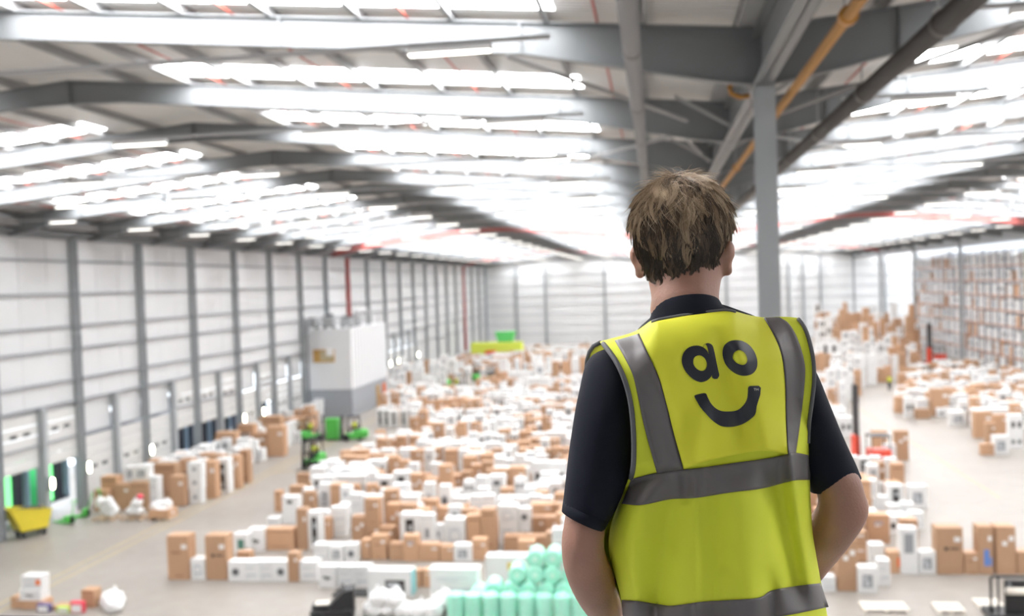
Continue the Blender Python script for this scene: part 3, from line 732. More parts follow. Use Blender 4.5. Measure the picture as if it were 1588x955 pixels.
ROW_CARTONS = """
-884 72 4821 0 208 3 0 2 8
-1072 105 4825 0 158 57 0 2 6
-1194 70 4822 0 180 62 0 2 5
-1300 103 4827 0 183 60 0 2 4
-1482 74 4836 129 129 0 0 2 1
-821 96 4971 96 96 57 0 3 6
-1551 69 4830 0 170 2 0 2 0
-1404 71 4966 0 202 2 0 3 0
-961 72 4834 0 174 3 0 2 7
-679 122 5124 82 82 1 0 4 3
-1324 77 5857 118 118 1 0 9 6
1338 70 6038 0 193 3 0 10 10
-1261 69 5555 0 176 56 0 7 3
-1697 70 5277 0 188 58 0 5 0
-502 65 4505 0 95 58 0 0 0
-1462 73 5121 121 121 5 0 4 0
1430 103 8229 0 162 61 0 24 8
-793 107 6177 0 194 61 0 11 7
-1021 93 5879 84 84 56 0 9 7
-722 65 4982 89 89 56 0 3 8
-3113 72 8380 0 203 1 1 14 3
-1612 104 5864 0 196 60 0 9 4
-499 65 4505 95 95 58 0 0 1
-686 106 6173 0 192 61 0 11 8
-821 96 4971 0 96 57 0 3 7
801 118 4676 69 69 1 0 1 1
-1355 66 5571 0 186 56 0 7 2
-917 92 6026 0 189 0 0 10 6
-1406 74 4821 0 117 0 0 2 3
1113 95 5138 0 101 61 0 4 5
-1717 106 5855 0 167 60 0 9 3
-1485 92 6776 0 175 3 0 15 3
-1504 73 5869 0 181 2 0 9 5
-652 60 4987 0 130 1 0 3 10
-2243 106 6154 0 174 59 0 11 0
-1847 64 5558 86 86 62 0 7 1
-1146 65 5708 86 86 61 0 8 4
-1021 66 5258 0 181 58 0 5 3
2429 62 7854 0 157 5 2 0 0
1199 65 6024 95 95 59 0 10 8
-1729 77 7514 128 128 4 0 20 3
1253 66 5275 0 86 58 0 5 9
-847 65 5737 89 89 61 0 8 7
-1298 91 6475 0 176 0 0 13 4
-1656 73 6480 111 111 1 0 13 3
-588 76 4967 0 134 1 0 3 11
-549 74 4686 0 127 1 0 1 0
1018 74 5413 111 111 3 0 6 5
-1590 65 6606 104 104 62 0 14 3
-1245 71 5137 0 185 0 0 4 1
-953 67 5259 0 184 58 0 5 4
-1549 73 7533 129 129 3 0 20 4
-2570 67 9078 0 175 60 0 29 1
-2022 77 8234 129 129 4 0 24 1
-1766 71 6328 0 208 1 0 12 3
-1171 71 5120 0 149 0 0 4 2
-926 74 7861 125 125 1 0 22 2
-1406 93 5269 88 88 61 0 5 2
-1076 68 5738 0 189 58 0 8 5
-2404 68 9081 0 165 60 0 29 3
-1084 65 4988 93 93 56 0 3 4
-3213 106 7230 0 196 57 1 8 5
-1500 94 5433 103 103 58 0 6 0
801 118 4676 0 69 1 0 1 2
1249 65 5434 0 97 58 0 6 7
2321 103 9431 0 155 57 2 7 0
-3330 65 7213 101 101 56 1 8 4
-3220 88 6326 0 202 5 1 2 3
-3123 63 7381 0 96 57 1 9 2
-617 62 5553 95 95 56 0 7 7
1335 68 6184 0 198 58 0 11 10
-1188 96 5561 0 103 62 0 7 4
-1182 64 4987 0 89 56 0 3 3
2786 73 8391 115 115 2 2 1 0
1263 69 6181 0 174 5 0 11 9
1093 68 5584 95 95 57 0 7 8
-1836 63 6317 92 92 56 0 12 2
2545 69 8906 0 195 59 2 4 0
-1473 108 12063 169 169 56 0 41 2
-1217 106 6909 0 198 62 0 16 2
-724 109 6003 0 156 58 0 10 7
-1180 90 6463 0 193 0 0 13 5
-1818 109 6784 0 182 57 0 15 1
-2500 66 9089 0 162 60 0 29 2
-3526 66 6165 92 92 59 1 1 1
-732 69 6765 0 184 2 0 15 10
2583 75 8735 120 120 0 2 3 0
-1962 103 12321 192 192 58 0 42 0
-1331 72 4979 0 197 2 0 3 1
-1952 70 7233 0 203 3 0 18 2
-1055 105 12331 185 185 58 0 42 3
-1734 59 5707 0 153 2 0 8 2
-1188 69 6181 0 177 5 0 11 4
1178 65 5429 0 89 59 0 6 6
1546 73 9442 128 128 0 0 31 4
-1114 70 6162 0 200 5 0 11 5
-2132 71 5872 0 167 60 0 9 0
-928 77 5704 0 125 0 0 8 6
-2638 67 9104 0 174 60 0 29 0
-1449 67 6168 96 96 58 0 11 3
-949 66 6482 0 186 58 0 13 8
-749 106 7512 0 175 57 0 20 11
-989 69 6010 0 181 2 0 10 5
-749 64 5408 96 96 56 0 6 2
-1590 65 6162 97 97 58 0 11 2
2663 104 9445 0 189 59 2 7 1
-3215 75 8739 127 127 5 1 16 2
-770 62 5266 84 84 56 0 5 6
-2008 67 5728 100 100 61 0 8 0
-1288 61 6019 0 143 1 0 10 2
-1611 93 6778 0 185 1 0 15 2
-1469 76 7704 116 116 2 0 21 1
-1788 68 5874 0 195 56 0 9 2
-1694 71 6306 0 187 1 0 12 4
-1359 67 6636 98 98 62 0 14 4
-1295 92 12309 165 165 3 0 42 1
-1221 61 6030 0 164 1 0 10 3
-2683 76 9791 126 126 2 0 33 0
1878 71 12073 194 194 3 0 41 4
-1472 107 8235 0 168 57 0 24 3
1682 98 10321 266 89 62 3 1 0
2612 71 12305 0 165 0 3 6 0
1812 94 10310 264 88 62 3 1 2
3022 95 9456 101 101 56 2 7 2
-2137 88 6462 0 191 3 0 13 0
-2760 73 9621 127 127 0 0 32 0
-1175 89 12306 167 167 3 0 42 2
-1223 90 7530 0 199 1 0 20 6
-1335 108 8203 0 192 57 0 24 4
2685 70 12317 0 191 0 3 6 1
-2842 109 13370 165 165 62 4 6 2
-2016 64 7075 102 102 0 0 17 1
-1915 99 8411 97 97 59 0 25 1
-1482 74 4836 0 129 0 0 2 2
-583 71 5432 0 154 4 0 6 4
-1086 70 6471 0 169 62 0 13 6
-879 68 6456 0 160 58 0 13 9
-1061 93 7535 0 183 5 0 20 8
-2043 88 6456 0 186 3 0 13 1
-704 63 5286 87 87 62 0 5 7
-1106 103 6928 0 176 62 0 16 3
-3135 64 8232 0 97 62 1 13 2
-1223 103 8214 0 191 57 0 24 5
-1509 103 8933 0 190 60 0 28 3
2337 103 9796 0 197 59 2 9 1
1682 98 10321 177 89 62 3 1 1
-1795 77 9103 125 125 5 0 29 5
-1014 71 4981 0 169 0 0 3 5
-1863 94 8553 92 92 59 0 26 0
2460 64 9273 0 83 56 2 6 0
-1575 97 8400 101 101 56 0 25 2
-1885 104 8925 0 181 61 0 28 0
2532 78 11012 113 113 3 2 14 0
-3381 96 6475 102 102 58 1 3 3
-2134 69 8385 0 181 0 0 25 0
-719 95 5560 85 85 61 0 7 6
-1950 103 6758 0 183 57 0 15 0
-1433 70 7388 0 201 58 0 19 0
2159 107 13616 197 197 60 0 45 0
-3380 71 6916 0 196 58 1 6 0
-847 65 7070 99 99 59 0 17 5
-1306 65 7358 100 100 59 0 19 1
-722 65 4982 0 89 56 0 3 9
-854 103 7525 0 175 57 0 20 10
-512 71 4826 0 185 1 0 2 9
-2091 92 6628 0 201 4 0 14 1
2414 106 15424 478 159 61 3 18 0
-2186 92 9607 0 193 1 0 32 1
2929 76 10846 128 128 1 2 13 2
2180 123 9619 75 75 1 2 8 1
-2950 104 13358 187 187 62 4 6 0
-920 96 5566 0 104 61 0 7 5
-1851 71 7229 0 200 3 0 18 3
-1008 64 5410 95 95 62 0 6 1
2883 67 13633 201 201 61 3 11 1
1954 68 12066 185 185 3 0 41 5
1708 65 9787 187 93 57 3 0 0
-1806 67 12571 181 181 57 0 43 0
-861 120 7354 75 75 0 0 19 5
-1133 68 7527 88 88 61 0 20 7
-1714 76 9109 125 125 5 0 29 6
-2846 68 12582 181 181 62 4 3 5
2270 107 13620 194 194 60 3 11 0
-2919 67 12565 174 174 62 4 3 3
3994 106 17793 578 193 58 3 26 0
-1886 94 5877 102 102 59 0 9 1
3427 104 11267 0 167 57 2 15 3
-3221 87 6623 0 187 1 1 4 0
-981 119 7354 78 78 0 0 19 4
-1679 68 7684 0 192 56 0 21 0
3259 70 15189 412 206 4 3 17 2
-1757 65 7054 97 97 62 0 17 2
2177 123 9619 0 75 1 2 8 0
3602 70 14922 620 207 4 3 16 6
-1076 63 6783 86 86 62 0 15 6
-819 105 8392 0 170 58 0 25 5
3622 92 15946 392 196 3 3 20 3
2656 103 8558 0 169 62 2 2 1
689 72 4509 0 147 3 0 0 2
1308 65 6467 80 80 58 0 13 12
1710 65 9787 93 93 57 3 0 1
2414 106 15424 319 159 61 3 18 1
-2186 90 6605 0 200 4 0 14 0
-3248 104 11546 0 189 58 4 0 0
-2192 109 7073 0 168 58 0 17 0
-1378 67 5708 94 94 2 0 8 3
2437 94 12071 179 89 58 3 5 2
3157 71 15198 387 193 4 3 17 0
2440 94 12071 268 89 58 3 5 5
2632 69 14905 592 197 0 3 16 1
-2021 96 7516 100 100 61 0 20 1
-835 69 8920 0 196 60 0 28 8
2523 105 15443 360 180 61 3 18 2
-965 105 7517 0 169 57 0 20 9
-3131 91 6612 0 178 1 1 4 1
-1212 62 7362 92 92 59 0 19 2
-3216 107 8028 0 181 57 1 12 1
-1404 107 8934 0 194 60 0 28 4
-1254 70 4986 0 171 2 0 3 2
-1287 104 6610 0 182 57 0 14 5
2111 107 12564 170 170 61 3 7 0
-994 72 7086 0 180 1 0 17 4
-3322 77 8755 111 111 5 1 16 1
-1445 97 11530 103 103 58 0 39 3
-3291 109 12595 160 160 57 4 3 1
2438 94 12071 0 89 58 3 5 3
2439 94 12071 89 89 58 3 5 4
-754 122 7080 66 66 5 0 17 6
-1992 90 6625 0 168 4 0 14 2
-2142 69 6305 0 178 58 0 12 1
-807 70 6456 0 189 58 0 13 10
-811 71 6754 0 177 2 0 15 9
-2347 95 9278 99 99 62 0 30 0
-2401 88 9785 0 197 3 0 33 1
3249 91 10304 0 160 4 2 11 4
-1015 61 6483 79 79 58 0 13 7
-1061 68 6005 0 179 2 0 10 4
-1282 102 9255 0 192 62 0 30 2
1801 71 12051 184 184 3 0 41 3
-1660 106 8206 0 183 57 0 24 2
-1421 109 7073 0 182 57 0 17 3
-2097 68 7208 0 190 3 0 18 0
-2628 97 10142 101 101 57 0 35 0
3534 103 11281 0 160 57 2 15 4
-637 62 5287 83 83 62 0 5 8
-1419 66 7887 93 93 58 0 22 0
-1396 68 9451 0 195 57 0 31 1
-3460 98 9611 95 95 62 1 21 0
-2238 66 6325 0 180 58 0 12 0
-809 104 8042 0 162 62 0 23 2
-682 70 5410 0 169 4 0 6 3
2703 71 14913 560 187 0 3 16 3
-2776 105 14147 0 115 62 4 7 0
-1949 108 6458 0 160 58 0 13 2
1449 69 8402 0 198 61 0 25 6
2543 107 8567 0 171 62 2 2 0
2830 69 10478 0 199 59 2 12 1
1800 103 10658 179 179 59 3 2 0
2744 75 10860 112 112 0 2 13 1
3614 107 17276 480 160 58 3 24 0
3126 94 14384 312 104 56 3 14 1
-2070 66 6038 0 174 62 0 10 0
-3440 71 6309 0 205 1 1 2 2
3608 96 10843 92 92 56 2 13 4
-2834 108 12051 0 176 62 0 41 0
-822 97 7696 94 94 58 0 21 3
1168 67 6465 81 81 58 0 13 11
-1455 67 6920 99 99 61 0 16 1
-3437 104 7052 0 185 62 1 7 0
-1752 102 8937 0 176 61 0 28 1
-567 67 5709 93 93 61 0 8 9
2228 107 9780 0 174 59 2 9 0
2185 68 11536 279 93 56 3 4 0
-2324 98 10140 103 103 61 0 35 2
-3499 71 12328 0 206 4 4 2 0
-3279 59 9080 0 162 2 1 18 0
2858 63 9110 92 92 56 2 5 0
3254 90 12568 0 195 1 2 20 0
2803 77 14144 458 114 5 3 13 1
-899 65 6623 90 90 58 0 14 6
-1038 88 7711 0 189 2 0 21 2
-2066 87 9615 0 202 1 0 32 2
-1707 67 10151 0 171 61 0 35 3
2826 68 12578 197 99 58 3 7 3
-1977 70 6017 0 192 62 0 10 1
1266 68 6030 0 81 59 0 10 9
-1997 70 6183 0 189 58 0 11 1
-1115 69 8238 0 177 0 0 24 6
-984 65 8737 100 100 56 0 27 0
-3096 60 12057 130 130 0 4 1 0
2573 98 14397 396 99 59 3 14 0
-835 65 6622 99 99 58 0 14 7
-891 96 10335 100 100 61 0 36 1
-948 92 12305 191 191 0 0 42 4
-3487 97 12583 189 95 62 4 3 0
-3053 72 12856 172 172 2 4 4 0
-674 97 7210 92 92 62 0 18 5
2577 93 10324 103 103 61 2 11 0
2722 96 11292 104 104 56 2 15 0
-1391 91 6753 0 186 3 0 15 4
2487 77 14649 394 131 4 3 15 0
3301 76 14672 262 131 4 3 15 1
-553 61 5135 0 164 3 0 4 4
-1849 59 5730 0 144 2 0 8 1
1269 77 5859 0 121 1 0 9 9
-958 72 6758 0 182 2 0 15 7
-1252 97 10310 101 101 62 0 36 0
3485 75 14655 563 113 5 3 15 3
2828 68 8728 0 202 58 2 3 1
-2305 71 9081 0 164 58 0 29 4
2848 68 9273 87 87 61 2 6 1
3485 104 12583 0 187 60 2 20 1
2630 69 14905 395 197 0 3 16 0
3150 92 16492 506 169 3 3 22 1
-708 69 5714 0 169 62 0 8 8
2938 117 12858 221 74 3 3 8 2
3376 78 13893 115 115 5 3 12 0
-1948 121 12043 156 78 5 0 41 1
2730 68 12597 208 104 58 3 7 2
3058 93 16483 496 165 3 3 22 0
2842 104 18548 619 155 60 3 28 0
2029 125 11025 205 68 2 3 3 3
-1053 70 8937 0 203 5 0 28 5
-2582 75 10491 117 117 1 0 37 1
-1344 92 11540 99 99 58 0 39 4
2971 66 13085 284 95 4 3 9 1
3675 59 14923 316 158 1 3 16 7
-1623 70 5276 0 178 58 0 5 1
3155 93 10310 0 166 4 2 11 3
2826 68 12578 99 99 58 3 7 4
-2784 76 13100 0 118 1 4 5 3
-3062 66 6921 0 200 59 1 6 1
-1240 67 9087 87 87 59 0 29 7
1813 94 10310 176 88 62 3 1 3
3706 107 12047 0 184 57 2 18 1
3485 75 14655 338 113 5 3 15 4
-1641 95 7227 88 88 57 0 18 4
-1238 88 9612 0 184 0 0 32 4
3355 68 11279 0 201 59 2 15 2
3275 93 16489 561 187 3 3 22 2
-857 60 5283 76 76 56 0 5 5
-927 105 6174 0 156 61 0 11 6
-1151 71 6776 0 174 1 0 15 5
-2848 68 12582 0 181 62 4 3 4
-1644 107 8934 0 180 61 0 28 2
-2424 93 10159 100 100 61 0 35 1
-2643 77 14132 0 115 1 4 7 1
2590 68 12576 192 192 58 3 7 1
3152 76 15952 525 131 1 3 20 0
-1821 93 7514 94 94 61 0 20 2
-3227 65 8377 86 86 62 1 14 2
-908 94 8579 85 85 62 0 26 1
3755 90 11528 0 166 5 2 16 1
-1855 75 9961 117 117 2 0 34 0
-2822 94 10480 100 100 61 0 37 0
-2999 66 12304 199 99 57 4 2 1
-2844 109 13370 0 165 62 4 6 1
-3037 64 6753 98 98 58 1 5 3
-1163 103 14917 158 158 56 0 48 0
2762 109 8582 0 166 62 2 2 2
2471 91 10477 0 190 4 2 12 0
3849 92 11522 0 201 5 2 16 2
2310 98 12052 270 90 58 3 5 1
-3128 66 12568 171 171 58 4 3 2
-2197 69 7525 0 203 0 0 20 0
-1006 94 8056 87 87 56 0 23 1
-909 72 8932 0 200 5 0 28 7
2919 65 10334 97 97 58 2 11 1
-1638 69 10154 0 171 61 0 35 4
-3479 98 6752 91 91 58 1 5 2
-1542 95 11545 98 98 58 0 39 2
-1337 67 13346 197 197 58 0 44 3
3486 75 14655 451 113 5 3 15 5
2860 106 17507 391 195 58 3 25 0
-1390 65 7527 82 82 56 0 20 5
-1183 68 7876 85 85 59 0 22 1
2027 125 11025 68 68 2 3 3 1
2028 125 11025 136 68 2 3 3 2
3069 105 15695 361 180 57 3 19 0
-1591 67 6928 91 91 56 0 16 0
-3399 67 7215 91 91 56 1 8 3
-1666 67 9458 93 93 58 0 31 0
-1024 65 9969 96 96 56 0 34 1
-1803 106 10490 0 174 57 0 37 2
-1121 91 10499 0 198 3 0 37 4
3272 97 11544 95 95 59 2 16 0
2216 93 12049 282 94 58 3 5 0
3147 68 13364 178 178 59 3 10 0
-2083 60 5581 78 78 58 0 7 0
-3156 71 8560 0 181 5 1 15 1
3729 69 12829 0 208 1 2 21 0
2800 77 14144 343 114 5 3 13 0
3354 92 9963 0 175 2 2 10 2
2026 125 11025 0 68 2 3 3 0
3600 70 14922 413 207 4 3 16 5
-883 72 6766 0 196 2 0 15 8
2883 90 12063 0 188 3 2 18 0
3830 71 12846 0 190 1 2 21 1
3256 73 15975 517 129 1 3 20 1
-1001 90 10512 0 185 3 0 37 5
3704 69 11809 0 165 0 2 17 0
-1958 68 13368 176 176 0 0 44 0
3086 70 16209 354 177 0 3 21 0
2936 117 12858 74 74 3 3 8 0
2937 117 12858 147 74 3 3 8 1
2904 92 9960 0 192 2 2 10 1
-1501 89 13343 192 192 0 0 44 2
2905 64 13117 268 89 4 3 9 0
-1044 71 8212 0 185 0 0 24 7
2921 90 11271 0 189 4 2 15 1
3045 67 13116 293 98 4 3 9 2
-1823 69 13863 147 147 0 0 46 0
3996 91 12305 0 163 4 2 19 1
3059 90 10313 0 175 4 2 11 2
-2023 71 7207 0 172 3 0 18 1
3725 61 17015 478 159 1 3 23 0
-1772 69 11527 0 194 4 0 39 1
-1973 93 9613 0 203 1 0 32 3
3142 65 10848 104 104 1 2 13 3
-1963 64 9265 96 96 5 0 30 1
-1924 72 11537 0 185 4 0 39 0
-607 89 6329 0 195 5 0 12 5
2288 67 9960 100 100 0 2 10 0
2942 92 9781 0 175 4 2 9 3
1143 71 5855 0 149 2 0 9 8
-2313 70 9804 0 155 4 0 33 2
-1087 88 11528 0 180 2 0 39 5
-1885 70 13355 168 168 0 0 44 1
3408 77 14660 247 123 4 3 15 2
2846 92 9789 0 178 4 2 9 2
3487 69 19352 609 152 4 3 29 0
-1896 68 8029 94 94 0 0 23 0
3478 68 10479 0 158 4 2 12 2
-982 68 8916 0 207 5 0 28 6
2649 93 9619 0 194 1 2 8 3
-2171 71 11815 0 178 4 0 40 0
3527 66 15960 386 96 1 3 20 2
-1918 61 14402 161 161 1 0 47 0
2701 71 14913 374 187 0 3 16 2
-1121 60 7354 0 139 5 0 19 3
2596 92 10846 0 186 5 2 13 0
-2337 69 11036 0 194 4 0 38 0
-1156 68 8389 0 191 3 0 25 4
3260 70 15189 206 206 4 3 17 3
2453 70 9621 0 188 1 2 8 2
2743 92 9609 0 184 1 2 8 4
-919 70 9438 0 199 1 0 31 2
-841 68 9459 0 190 1 0 31 3
3599 70 14922 207 207 4 3 16 4
-2100 74 8209 0 108 4 0 24 0
-1231 70 8412 0 194 3 0 25 3
-2096 71 11793 0 208 4 0 40 1
3533 70 12335 0 175 1 2 19 0
3158 71 15198 193 193 4 3 17 1
2901 69 18315 415 208 1 3 27 0
-1214 89 10489 0 196 3 0 37 3
"""
